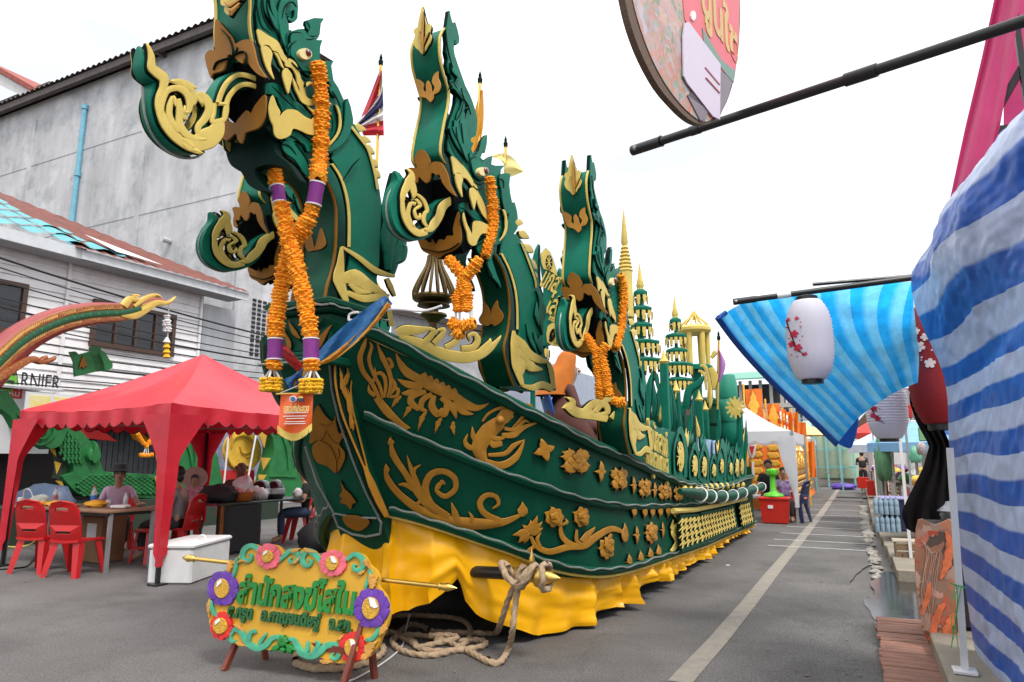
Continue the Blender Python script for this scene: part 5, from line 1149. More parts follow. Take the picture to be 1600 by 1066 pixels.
# knot
ctr=(b+c_)/2+V((0,-.06,0)); kn=[]
for i in range(26):
    a_=i/25*2*PI*3; kn.append(ctr+V((-.04+.1*math.cos(a_*.5)+.03*math.sin(a_*1.7),-.05*math.sin(a_)-.0,.065*math.cos(a_)+.02*math.sin(a_*2.2))))
rope('r',kn,r0*1.05,'',n=8).build('rope_knot',ROPEM,rp,smooth=60)
rope('r',[ctr+V((.17+.012*math.sin(t*3),.075*math.sin(t),.085*math.cos(t)+.01)) for t in [2*PI*i/11 for i in range(12)]],r0,'',n=8).build('rope_knot',ROPEM,rp,smooth=60)
BT=BLKM
for x,y in ((765,722),(535,655),(385,528),(490,535)): 
    q=G(x,y); MB().tube([q+V((-.012,0,0)),q+V((.012,.004,0))],.026,10).build('black_tape',BT,rp)
rp2=rope('r',[onZ((462,1030),r0),onZ((468,1018),r0),onZ((500,1010),r0),onZ((520,1040),r0),onZ((490,1045),r0),onZ((462,1036),r0),onZ((480,1042),r0),onZ((530,1045),r0),onZ((575,1035),r0),onZ((598,1020),r0),onZ((596,1008),r0),onZ((575,1003),r0),onZ((545,1000),r0)],r0,'',n=22)
rp2.build('rope_loop',ROPEM,smooth=60,label='loose loop of pale hemp rope lying behind the legs of the yellow sign',cat='rope')
MB().tube(crs([onZ((640,960),.2),onZ((634,985),.02),onZ((628,1010),.008),onZ((600,1035),.008),onZ((560,1058),.008),onZ((540,1066),.008)],6),.006,6).build('trailing_wire',WPLAS,label='thin white cord trailing over the asphalt right of the yellow sign',cat='cord')
# ------------------------------------------------------------------ yellow flower-framed name sign on an easel
c8=C(320,840,.212)
SO=V((-3.86,3.5,.1)); dd=V((.86,.1,0)).normalized(); SN=V((dd.y,-dd.x,0)); SN=(SN+V((0,0,.16))).normalized()
SUP=(V((0,0,1))-SN*SN.z).normalized()
onS=lambda p:(onP(p,SO,SN),SN)
SIGNY=mat('sign_yellow_board',(.62,.33,.02),.55,var=.1,vs=3,bump=.1,bs=40); SIGNO=mat('sign_orange_board',(.55,.27,.05),.6,var=.25,vs=9,bump=.3,bs=30)
SGR=mat('sign_green_paint',(.01,.2,.03),.5,var=.15); SGR2=mat('pale_green_paint',(.06,.34,.2),.5,var=.35,vs=14); SPUR=mat('sign_purple_petal',(.12,.035,.32),.55,var=.25,vs=20,bump=.2,bs=50); SRED=mat('sign_red_petal',(.62,.02,.015),.5,var=.2,vs=20,bump=.2,bs=50); SPNK=mat('sign_pink_petal',(.7,.12,.16),.55,var=.3,vs=20,bump=.2,bs=50); SFY=mat('sign_flower_heart',(.6,.33,.03),.7,var=.25,vs=60,bump=.6,bs=90)
sgn=thing('name_sign','yellow sign board framed with painted flowers and green scrolls on a wooden easel','sign board',(-3.4,3.55,0))
outl=[(240,150),(268,92),(330,48),(390,58),(432,92),(480,52),(545,66),(585,110),(640,82),(690,92),(740,78),(800,95),(850,140),(900,108),(965,102),(1025,145),(1060,148),(1120,112),(1180,138),(1215,200),(1262,240),(1285,300),(1282,360),(1335,430),(1362,540),(1345,640),(1300,740),(1270,815),(1200,885),(1120,915),(1040,930),(940,922),(860,890),(770,880),(700,872),(640,835),(560,822),(480,832),(400,822),(320,802),(200,782),(175,735),(110,750),(62,690),(30,620),(36,440),(60,350),(108,262),(165,240),(172,195)]
m=MB(); m.plate(c8(outl),lambda p:(onS(p)[0]-SN*.03,SN),.03,smooth=3,bev=.5); bd=m.build('board',SIGNY,sgn)
for a,b_2,w_,be in (((180,235),(195,165),26,4),((190,260),(215,190),20,-4),((1240,380),(1285,290),30,-5),((1230,350),(1225,250),26,3),((1200,850),(1285,760),40,-5),((1150,890),(1260,820),30,4),((860,905),(960,915),20,3),((1330,640),(1290,730),30,-3),((50,450),(40,600),16,3),((640,100),(720,80),18,2),((740,80),(830,110),18,3),((1190,160),(1220,230),20,2),((220,640),(300,700),14,-4),((240,770),(330,800),14,3),((250,190),(340,180),12,-6),((650,200),(720,130),12,4),((1130,270),(1200,230),14,4),((980,760),(1040,700),12,3)):
    a,b_2=c8([a,b_2]); MB().flame(a,b_2,w_*.212,be*.5,onS,.02,saw=4).build('leaf_trim',SIGNO,bd)
def sst(pts,ws,th=.015): MB().stroke(c8(pts),[q*.212 for q in ws],onS,th).build('green_scroll',SGR2,bd)
for pts,ws in (([(410,98),(360,62),(305,82),(285,135),(305,172),(345,165),(350,130),(325,125)],[14,18,20,20,18,14,9,4]),([(548,180),(590,140),(640,100),(690,120),(690,165),(650,190),(630,165),(650,150)],[12,16,18,18,16,14,9,4]),([(870,200),(830,140),(770,100),(730,140),(735,195),(775,208),(795,175),(765,165)],[12,18,20,19,18,15,10,4]),([(1055,165),(1110,125),(1165,155),(1178,205),(1150,240),(1110,235),(1105,205),(1130,205)],[14,18,20,20,18,14,9,4]),
    ([(245,150),(238,220),(225,270),(215,300)],[10,13,12,4]),([(1218,235),(1225,280),(1200,340),(1190,400)],[8,13,13,4]),([(60,460),(62,520),(80,560),(110,585)],[6,14,14,8]),([(1285,630),(1280,690),(1240,745),(1190,755)],[8,16,18,10]),
    ([(240,760),(205,765),(192,725),(225,680),(270,690),(300,740),(340,790),(400,815),(460,790),(500,745),(560,730),(590,745)],[8,12,16,18,20,22,24,25,22,20,16,10]),([(330,780),(335,720),(365,690),(385,705)],[16,18,16,6]),([(410,785),(430,750),(455,720),(460,700)],[12,15,10,2]),
    ([(620,745),(660,755),(690,800),(720,850),(790,875),(850,850),(900,800),(960,790),(1000,830),(985,885),(950,890),(945,860),(970,850)],[10,18,22,25,24,24,24,22,20,16,12,8,4]),([(720,855),(760,830),(765,780),(762,760)],[14,17,10,2]),([(790,870),(830,820),(845,780),(820,765)],[14,18,14,5])): sst(pts,ws)
m=MB(); rosette_c=(590,765)
for a in range(9):
    th_=2*PI*a/9; p0,p1=c8([(590,765),(590+46*math.cos(th_),765+50*math.sin(th_))]); m.flame(p0,p1,3.6,0,onS,.03)
for a,b_2 in (((570,800),(500,840)),((600,810),(600,850)),((640,800),(650,860)),((620,790),(690,830))): 
    a,b_2=c8([a,b_2]); m.flame(a,b_2,4.5,1,onS,.03)
m.build('green_leaf_boss',SGR,bd)
def sflower(c,rx,ry,n,mt,hx,hy,nm,wedge):
    m=MB()
    for k in range(n):
        a=2*PI*(k+.5)/n; w_=math.hypot(rx*math.sin(a),ry*math.cos(a))*PI/n*.93
        p0=(c[0]+.3*rx*math.cos(a),c[1]+.3*ry*math.sin(a)); p1=(c[0]+rx*1.03*math.cos(a),c[1]+ry*1.03*math.sin(a))
        p0,p1=c8([p0,p1]); m.flame(p0,p1,w_*.212,0,onS,.018+.003*(k%2),prof=(.5,.7,.9,1.02,1.08,.95,.55))
    f=m.build(nm,mt,bd)
    m=MB(); m.plate(c8([(c[0]+hx*math.cos(a),c[1]+hy*math.sin(a)) for a in [2*PI*k/20 for k in range(20)]]),lambda p:(onS(p)[0]+SN*.018,SN),.016,bev=.8)
    m.build('flower_heart',SFY,bd)
    m=MB(); m.plate(c8([(c[0]+x*hx,c[1]+y*hy) for x,y in wedge]),lambda p:(onS(p)[0]+SN*.036,SN),.004,bev=0); m.build('white_chip',WHT,bd)
WL=[(-.55,-.1),(-.45,-.65),(.1,-.95),(.15,-.6)]; WR=[(-.1,-.95),(.5,-.85),(.95,-.1),(.6,.0),(.1,-.2)]
sflower((145,375),105,125,8,SPUR,53,73,'purple_flower',WL); sflower((1238,520),122,142,8,SPUR,62,83,'purple_flower',WR)
sflower((135,650),76,102,10,SRED,52,60,'red_flower',WL); sflower((1098,808),92,112,10,SRED,48,66,'red_flower',WR)
sflower((480,140),86,92,9,SPNK,42,46,'pink_flower',WL); sflower((955,190),95,95,9,SPNK,45,55,'pink_flower',WR)
def proj(P):
    x,y,z=P.x,P.y,P.z-CH; cx=x*math.cos(YW)+y*math.sin(YW); f=-x*math.sin(YW)+y*math.cos(YW); fw=f*math.cos(TH)+z*math.sin(TH); u=-f*math.sin(TH)+z*math.cos(TH); return 800+FPX*cx/fw,533-FPX*u/fw
def stext(body,pl,pr_,size,mt,off):
    a,b_2=[onS(p)[0] for p in c8([pl,pr_])]; ax=(b_2-a); L_=ax.length; ax/=L_; ay=SN.cross(ax)
    M=Matrix(((ax.x,ay.x,SN.x,0),(ax.y,ay.y,SN.y,0),(ax.z,ay.z,SN.z,0),(0,0,0,1))); M.translation=(a+b_2)/2+SN*.01
    MB().text(body,M,size,.009,fit=L_,off=off).build('lettering',mt,bd,smooth=0)
SDG=mat('dark_green_letter',(.012,.1,.025),.55)
stext('สำนักสงฆ์ไสใน',(255,395),(1115,478),.225,SGR,.009); stext('ต.กรูด   อ.กาญจนดิษฐ์   จ.สฎ.',(180,540),(1098,655),.105,SDG,.005)
# easel
m=MB(); L1=onZ((350,1048)); L2=onZ((415,1030)); L3=onZ((533,1082)); L4=onZ((585,1060))
for f_,r_ in ((L1,L2),(L3,L4)):
    top=(f_+r_)/2+V((0,.0,.42))-SN*.06
    MB().bar(f_,f_+(top-f_)*.98-SN*.0,.035).build('leg',REDWOOD,sgn); MB().bar(r_,top+V((.0,.03,0)),.035).build('leg',REDWOOD,sgn)
MB().bar((L1*.6+L2*.4)+V((0,0,.2)),(L3*.6+L4*.4)+V((0,0,.2)),.03,.04).build('cross_bar',REDWOOD,sgn)
pa=onP((292,872),SO-SN*.07,SN);pb=onP((703,918),SO-SN*.07,SN)
MB().tube([pa,pb],.014,10).build('gilt_pole',METG,sgn)
for p,o in ((pa,pb),(pb,pa)):
    d=(p-o).normalized(); MB().lathe([(.016,-.06),(.024,-.05),(.02,-.03),(.028,0),(.022,.02),(.016,.035),(.0001,.07)],p-d*.02,10,d.to_track_quat('Z','Y').to_matrix()).build('pole_tip',METG,sgn)
# ------------------------------------------------------------------ marigold garlands
def flowers(m,path,r,r_=rnd,step=.5):
    pl=[V(p) for p in path]; L_=[0]
    for a,b in zip(pl,pl[1:]): L_.append(L_[-1]+(b-a).length)
    n=max(2,int(L_[-1]/(r*step*.62)))
    for i in range(n+1):
        s_=L_[-1]*i/n; j=0
        while j<len(L_)-2 and L_[j+1]<s_: j+=1
        p=pl[j].lerp(pl[j+1],(s_-L_[j])/max(L_[j+1]-L_[j],1e-6)); t=(pl[j+1]-pl[j]).normalized(); x=t.orthogonal().normalized(); y=t.cross(x)
        x,y=x*math.cos(i*1.3)+y*math.sin(i*1.3),y*math.cos(i*1.3)-x*math.sin(i*1.3)
        rr=r*.74*r_.uniform(.86,1.12); o=(x*r_.uniform(-1,1)+y*r_.uniform(-1,1))*r*.08; h=r*step*.8
        rings=[]
        for q,z in ((.5,-.55),(.92,-.3),(1.05,.0),(.85,.32),(.45,.5)):
            rings.append([p+o+t*(z*h*1.15+r_.uniform(-.12,.12)*h)+(x*math.cos(2*PI*k/16)+y*math.sin(2*PI*k/16))*rr*q*(1+(.12 if k%2 else -.12)+r_.uniform(-.13,.13)) for k in range(18)])
        m.grid(rings,closed=True)
def band(parent,a,b,r):
    a,b=V(a),V(b); r*=.78; MB().tube([a,a.lerp(b,.5),b],[r,r*.97,r],14).build('orchid_band',PURP,parent)
    d=(b-a)
    for p in (a,b): MB().tube([p-d*.03,p+d*.03],r*1.05,14).build('white_ring',WPLAS,parent)
def tassel(parent,p,h,rf,mt,n=4):
    p=V(p); m=MB()
    for k in range(n):
        a=2*PI*k/n+.4; m.tube([p+V((.012*math.cos(a),.012*math.sin(a),0)),p+V((.05*math.cos(a),.05*math.sin(a),-h*.6)),p+V((.035*math.cos(a),.035*math.sin(a),-h))],.007,5)
    m.build('tassel_string',WPLAS,parent)
    m=MB()
    for k in range(n): 
        a=2*PI*k/n+.4; m.tube([p+V((.05*math.cos(a),.05*math.sin(a),-h*.55)),p+V((.036*math.cos(a),.036*math.sin(a),-h*.95))],.014,6)
    m.build('orchid_bud',PURP,parent)
    m=MB()
    for k in range(5):
        a=2*PI*k/5; flowers(m,[p+V((rf*.75*math.cos(a),rf*.5*math.sin(a),-h-.03)),p+V((rf*.75*math.cos(a),rf*.5*math.sin(a),-h+.035))],rf*.55,step=.7)
    m.build('flower_rosette',mt,parent)
YG=onX((497,280),XM+.09).y-.12
D=lambda p:onY(p,YG)
gl_=thing('marigold_garland','orange marigold garland with purple bands hanging over the eye side of the great bow naga','garland',D((497,100)))
top=[onX(p,XM+.09) for p in ((496,100),(502,150),(503,200),(499,250))]
top=[V((q.x,q.y,q.z)) for q in top]
m=MB(); flowers(m,crs(top+[D((497,280))],4),.066); m.build('flower_strand',MARI,gl_)
band(gl_,D((496,286)),D((490,320)),.062)
m=MB(); flowers(m,crs([D((488,324)),D((478,350)),D((462,375)),D((450,400)),D((441,440)),D((432,500)),D((430,525))],5),.066); m.build('flower_strand',MARI,gl_)
band(gl_,D((430,530)),D((429,562)),.06); m=MB(); flowers(m,[D((428,565)),D((427,575))],.06); m.build('flower_strand',MARI,gl_); tassel(gl_,D((426,577)),.1,.07,MARI2)
YL=YG-.09; E=lambda p:onY(p,YL)
gr_=thing('marigold_garland','orange marigold garland crossing over from under the dark beard of the great bow naga','garland',E((430,270)))
m=MB(); flowers(m,crs([E((430,268)),E((432,290))],4),.062); m.build('flower_strand',MARI,gr_)
band(gr_,E((433,293)),E((437,318)),.058)
m=MB(); flowers(m,crs([E((440,322)),E((446,350)),E((452,380)),E((460,400)),E((470,440)),E((480,490)),E((486,525))],5),.064); m.build('flower_strand',MARI,gr_)
band(gr_,E((486,530)),E((486,562)),.06); m=MB(); flowers(m,[E((487,565)),E((487,577))],.06); m.build('flower_strand',MARI,gr_); tassel(gr_,E((488,578)),.1,.07,MARI2)
for o in (gl_,gr_): o['group']='marigold garlands on the nagas'
XNG=XN+.07
def small_garland(Xs,pts,lo,loY,lab,rt):
    g_=thing('marigold_garland',lab,'garland',onX(pts[0],Xs),'marigold garlands on the nagas')
    m=MB(); flowers(m,crs([onX(p,Xs) for p in pts],4),.05*rt); m.build('flower_strand',MARI,g_)
    for st_ in lo:
        m=MB(); flowers(m,crs([onY(p,loY) for p in st_],4),.05*rt); m.build('flower_strand',MARI,g_)
    return g_
y2=onX((760,395),XNG).y
y3=onX((700,405),XN-.05).y
g2=small_garland(XNG,[(765,278),(768,300),(771,330),(769,360),(762,385),(758,400)],[[(700,405),(712,418),(722,430),(728,450),(730,470),(730,485)],[(748,405),(738,420),(724,440),(716,465),(716,485)],[(705,505),(722,510),(740,505)],[(712,522),(722,520)]],y3-.15,'marigold garland tied in a knot below the chin of the near flank naga',1.)
m=MB()
for p in ((712,492),(718,492),(734,488),(738,492)): m.tube([onY((p[0],p[1]-8),y3-.15),onY((p[0],p[1]+12),y3-.15)],.008,5)
m.build('tassel_string',WPLAS,g2)
rl=WLOC[nagaR.name]; XR3=XN+.57+.06
y4=onX((950,540),XR3).y
g3=small_garland(XR3,[(970,430),(974,450),(974,480),(971,510),(965,535),(962,544)],[[(915,525),(925,540),(932,555),(934,580),(938,605),(936,622)],[(948,540),(940,555),(946,580),(948,600),(953,618)],[(958,626),(968,630),(976,628)]],y4-.2,'marigold garland hanging from the rear naga above the gold gunwale foliage',.92)
# ------------------------------------------------------------------ orange pennant on a stick
YP_=YG-.1; c9=C(400,590,.09382)
pn=thing('orange_pennant','orange satin pennant with gold fringe and small printed lines hanging before the bow post','pennant',onY((460,613),YP_))
ORS=thin(mat('orange_satin',(.85,.13,.02),.45,var=.12,vs=6),.2,None)
g=[]
for i in range(13):
    t=i/12; x0=lerp(415,955,t); x1=lerp(370,930,t); yb=lerp(840,800,t)+150*math.sin(PI*t)**1.0*(1 if True else 0)
    g.append([onY(c9([(lerp(x0,x1,k/10),lerp(270,yb,k/10))])[0],YP_+.015*math.sin(t*9+k*.4)) for k in range(11)])
MB().grid(g).build('pennant_cloth',ORS,pn,smooth=60)
m=MB()
for i in range(46):
    t=i/45; j=min(int(t*12),11); q=g[j][10].lerp(g[j+1][10],t*12-j); m.tube([q+V((0,-.004,.012)),q+V((rnd.uniform(-.004,.004),-.004,-.03))],.004,4)
m.build('gold_fringe',GOLD,pn)
MB().tube([onY(c9([(340,272)])[0],YP_),onY(c9([(1080,262)])[0],YP_)],.006,6).build('stick',METG,pn)
m=MB(); m.tube([onY(c9([(1060,262)])[0],YP_),onY((488,600),YP_)],.003,4).tube([onY(c9([(380,272)])[0],YP_),onY(c9([(960,30)])[0],YP_)],.003,4); m.build('hanging_string',WPLAS,pn)
fp=lambda off:(lambda p:(onY(p,YP_-.022-off),V((0,-1,0))))
for pts,mt_ in (([(625+55*math.cos(a),360+52*math.sin(a)) for a in [2*PI*k/16 for k in range(16)]],WHT),([(625+42*math.cos(a),360+40*math.sin(a)) for a in [2*PI*k/16 for k in range(16)]],mat('emblem_blue',(.05,.12,.3),.5)),([(700,345),(740,310),(790,315),(805,345)],GOLD),([(695,350),(808,350),(800,400),(745,408),(705,395)],mat('emblem_navy',(.02,.03,.06),.5))):
    m=MB(); m.plate(c9(pts),fp(.003*(2 if mt_ not in (WHT,GOLD) else 1)),.003,bev=0); m.build('emblem',mt_,pn,smooth=0)
def ptext(body,pl,pr_,size,mt):
    a,b_2=[onY(p,YP_-.024) for p in c9([pl,pr_])]; L_=(b_2-a).length; ax=(b_2-a)/L_; n=V((0,-1,0)); ay=n.cross(ax)
    M=Matrix(((ax.x,ay.x,n.x,0),(ax.y,ay.y,n.y,0),(ax.z,ay.z,n.z,0),(0,0,0,1))); M.translation=(a+b_2)/2
    MB().text(body,M,size,.002,fit=L_).build('lettering',mt,pn,smooth=0)
ptext('รางวัลที่ประกวด',(465,525),(880,515),.06,mat('pale_gold_print',(.8,.65,.25),.5))
for y,x0,x1 in ((590,480,865),(645,455,850),(685,510,810),(738,490,820),(772,470,830)):
    m=MB(); m.plate(c9([(x0,y-5),(x1,y-12),(x1,y-1),(x0,y+6)]),fp(.002),.002,bev=0); m.build('print_line',WHT,pn,smooth=0)
# ------------------------------------------------------------------ tricolour sash tied round the bow post
def strip(name,cent,wid,mt,fn,parent,n=40):
    pl=crs(cent,8); N=len(pl); g=[]
    for i,p in enumerate(pl):
        t=pl[min(i+1,N-1)]-pl[max(i-1,0)]; t=t.normalized(); nv=V((-t.y,t.x)); w_=interp(wid,i/(N-1))
        g.append([fn(tuple(p+nv*w_*(k/3-1)),i/(N-1),k) for k in range(7)])
    return MB().grid(g).build(name,mt,parent,smooth=60)
sh=thing('tricolour_sash','blue yellow and red gauze sashes tied around the bow post below the great naga','sash',onY((500,560),3.3))
BLG=thin(mat('blue_gauze',(.04,.2,.5),.6,var=.5,vs=4,alpha=.92),.45,None); YLG=thin(mat('yellow_gauze',(.7,.35,.04),.6,var=.3,alpha=.95),.4,None); RDG=thin(mat('red_gauze',(.5,.03,.03),.6,alpha=.95),.4,None)
wav=lambda Y:(lambda p,t,k:onY(p,Y+.03*math.sin(t*9+k*1.1)+.02*(k-3)/3))
strip('blue_sash',[(608,468),(580,492),(545,522),(515,548),(498,562)],[9,13,15,13,7],BLG,wav(3.28),sh)
strip('yellow_sash',[(608,474),(585,502),(550,535),(520,558),(500,566)],[4,5,5,5,4],YLG,wav(3.24),sh)
strip('blue_sash',[(503,560),(485,575),(462,592),(448,600)],[5,7,7,9],BLG,wav(3.3),sh); strip('red_sash',[(438,540),(450,555),(468,575),(488,592)],[5,8,7,3],RDG,wav(3.33),sh); strip('yellow_sash',[(478,570),(468,590),(458,604)],[5,9,7],YLG,wav(3.32),sh)
MB().tube(crs([onY(p,3.36) for p in ((560,488),(548,490),(545,497),(552,500),(610,484),(660,486),(690,478))],5),.008,6).build('white_cable',WPLAS,label='loose white cable looped on the bow post and running to the lotus lamp',cat='cable')
# ------------------------------------------------------------------ lotus lamp under the flank naga chin
q=onY((676,560),5.0); yl_=5.0
lp=thing('lotus_lamp','dark gilt ribbed lotus bud lamp on a turned stand below the flank naga chin','lamp',(q.x,yl_,q.z))
zz=lambda py: onY((676,py),yl_).z
DGO=mat('tarnished_gilt',(.16,.1,.03),.45,metal=.5,var=.2); sx=(onY((704,460),yl_).x-onY((648,460),yl_).x)/2
m=MB()
for k in range(16):
    a=2*PI*k/16; m.tube(crs([V((q.x+r*sx*math.cos(a),yl_+r*sx*math.sin(a),z)) for r,z in ((.3,zz(404)),(.4,zz(418)),(.75,zz(440)),(.98,zz(458)),(.95,zz(468)))],3),.012,5)
m.build('bud_rib',DGO,lp)
MB().lathe([(.0001,zz(474)),(sx*.5,zz(474)),(sx*.96,zz(470)),(sx*1.0,zz(466)),(sx*.96,zz(463))],(q.x,yl_,0),20).lathe([(sx*.3,zz(408)),(sx*.36,zz(402)),(sx*.25,zz(396))],(q.x,yl_,0),16).build('bud_ring',DGO,lp)
MB().lathe([(sx*.2,zz(520)),(sx*.2,zz(505)),(sx*.35,zz(500)),(sx*.65,zz(494)),(sx*.62,zz(491)),(sx*.22,zz(488)),(sx*.25,zz(483)),(sx*.78,zz(479)),(sx*.74,zz(476)),(sx*.2,zz(474))],(q.x,yl_,0),18).tube([(q.x,yl_,zz(520)),(q.x,yl_,1.35)],.028,8).build('turned_stand',DGO,lp)
# ------------------------------------------------------------------ flags
def flag(name,px0,px1,pbot,Y,cloth,lab,cat='flag'):
    a=onY(px0,Y);b=onY(px1,Y); t=thing(name,lab,cat,(b.x,Y,b.z))
    MB().tube([b,a],.022,8).build('pole',METG,t); MB().lathe([(.03,-.02),(.035,.04),(.018,.07),(.024,.09),(.0001,.17)],a,10).build('finial',DKG,t)
    for nm,mt,poly in cloth:
        g=[]
        L_,R_=poly; n=8
        for i in range(n+1):
            l=crs(L_,n)[int(i/n*(len(crs(L_,n))-1))]; r=crs(R_,n)[int(i/n*(len(crs(R_,n))-1))]
            g.append([onY(tuple(l.lerp(r,k/8)),Y-.03+.05*math.sin(k*.9+i*.2)) for k in range(9)])
        MB().grid(g).build(nm,mt,t,smooth=60)
FR=thin(mat('flag_red',(.6,.03,.05),.6),.35,None); FW=thin(mat('flag_white',(.75,.75,.75),.6),.35,None); FB=thin(mat('flag_navy',(.05,.045,.16),.6),.3,None); FY=thin(mat('flag_yellow',(.85,.42,.02),.6),.4,None); FPY=thin(mat('flag_pale_yellow',(.85,.75,.3),.6),.4,None); FPK=thin(mat('flag_lilac',(.55,.25,.6),.6),.4,None)
flag('national_flag',(595,100),(587,300),0,7.0,(('red_stripe',FR,([(594,108),(578,150),(562,188)],[(597,112),(596,125),(586,165)])),('white_stripe',FW,([(597,112),(590,150),(556,192)],[(598,128),(592,160),(558,198)])),('blue_stripe',FB,([(598,135),(585,160),(560,192)],[(599,165),(592,175),(562,195)])),('white_stripe',FW,([(599,165),(590,175),(562,195)],[(599,188),(585,192),(565,200)])),('red_stripe',FR,([(599,188),(585,192),(562,198)],[(600,212),(590,212),(568,212)]))),'red white and blue national flag on a gilt pole behind the great bow naga')
flag('yellow_flag',(750,128),(745,300),0,7.4,(('flag_cloth',FY,([(752,140),(744,165),(738,200),(732,238)],[(755,142),(756,175),(754,205),(746,240)])),),'drooping orange yellow flag on a gilt pole behind the flank naga crest')
flag('pale_flag',(790,228),(788,320),0,8.6,(('flag_cloth',FPY,([(766,245),(780,240),(790,240)],[(785,250),(790,262),(792,276)])),('flag_cloth',FPY,([(786,240),(800,245),(818,268)],[(788,276),(800,276),(818,268)]))),'small pale yellow fringed flag beyond the flank naga eye')
flag('lilac_flag',(1123,530),(1121,640),0,12.8,(('flag_cloth',FPK,([(1122,545),(1121,570),(1122,598)],[(1125,548),(1134,570),(1126,595)])),),'small lilac pennant flag on a thin pole by the light green tower')
# ------------------------------------------------------------------ name plaque behind the flank naga
YQ=7.6; cp=C(830,380,.1687)
pq=thing('name_plaque','arched green plaque with raised gold Thai lettering behind the flank naga neck','plaque',onY((870,540),YQ))
fq=lambda off:(lambda p:(onY(p,YQ-off),V((0,-1,0))))
m=MB(); m.plate(cp([(100,960),(120,700),(125,420),(95,200),(100,110),(150,55),(200,140),(245,300),(290,420),(300,600),(330,700),(330,930)]),fq(.0),.05,bev=.3); pl_=m.build('board',GREEN,pq)
m=MB(); m.plate(cp([(95,110),(150,55),(200,140),(248,310),(190,260),(120,240)]),fq(.052),.02,smooth=2,bev=.2); m.build('gold_panel',GOLD,pl_); m=MB()
m.plate(cp([(160,770),(250,740),(360,800),(345,930),(250,960),(155,920)]),fq(.052),.02,smooth=2,bev=.2); m.build('gold_panel',GOLD,pl_)
m=MB(); m.plate(cp([(168+30*math.cos(a),180+68*math.sin(a)) for a in [2*PI*k/16 for k in range(16)]]),fq(.073),.008,bev=0); m.build('wheel_ground',DKG,pl_)
m=MB()
for k in range(8):
    a=2*PI*k/8; m.stroke(cp([(168,180),(168+28*math.cos(a),180+64*math.sin(a))]),[.6,.6],fq(.081),.012,smooth=False)
m.build('wheel_spoke',GOLD,pl_)
def qtext(body,pl,pr_,size,mt,off=.06,bo=.012):
    a,b_2=[onY(p,YQ-off) for p in cp([pl,pr_])]; L_=(b_2-a).length; ax=(b_2-a)/L_; n=V((0,-1,0)); ay=n.cross(ax)
    M=Matrix(((ax.x,ay.x,n.x,0),(ax.y,ay.y,n.y,0),(ax.z,ay.z,n.z,0),(0,0,0,1))); M.translation=(a+b_2)/2
    MB().text(body,M,size,.015,fit=L_,off=bo).build('lettering',mt,pl_,smooth=0)
qtext('นักส',(112,320),(255,390),.34,GOLD,bo=.006); qtext('ไส',(150,560),(245,600),.34,GOLD,bo=.006); qtext('กาญจนดิษฐ์',(170,690),(300,750),.09,GOLD,bo=.003); qtext('๑๙๐',(180,830),(325,880),.3,BLACK,.075)
m=MB()
for pts,ws in (([(60,960),(40,700),(60,450),(50,250),(80,20)],[5,7,6,6,.4]),([(90,960),(90,760),(100,560),(60,400),(50,180)],[4,6,6,5,.4]),([(290,430),(310,380),(285,300),(275,240)],[5,6,4,.4]),([(100,980),(130,820),(90,720),(110,640)],[4,6,4,1]),([(60,980),(30,820),(40,760)],[4,5,1])): m.stroke(cp(pts),ws,fq(-.05),.08)
m.build('flame_side',GREEN,pl_)
# ------------------------------------------------------------------ people
def skin(pts,edges,sub=1):
    me=bpy.data.meshes.new('s'); me.from_pydata([p for p,_ in pts],[],[]); me.edges.add(len(edges)); me.edges.foreach_set('vertices',[i for e in edges for i in e]); me.update()
    o=bpy.data.objects.new('s',me); COL.objects.link(o)
    o.modifiers.new('k','SKIN').use_smooth_shade=True
    for i,(p,r) in enumerate(pts):
        r=r if isinstance(r,tuple) else (r,r); me.skin_vertices[0].data[i].radius=r
    me.skin_vertices[0].data[0].use_root=True
    s=o.modifiers.new('u','SUBSURF'); s.levels=sub; s.render_levels=sub
    dg=bpy.context.evaluated_depsgraph_get(); m=bpy.data.meshes.new_from_object(o.evaluated_get(dg))
    vs=[v.co.copy() for v in m.vertices]; fs=[list(p.vertices) for p in m.polygons]
    bpy.data.objects.remove(o); bpy.data.meshes.remove(me); bpy.data.meshes.remove(m)
    return vs,fs
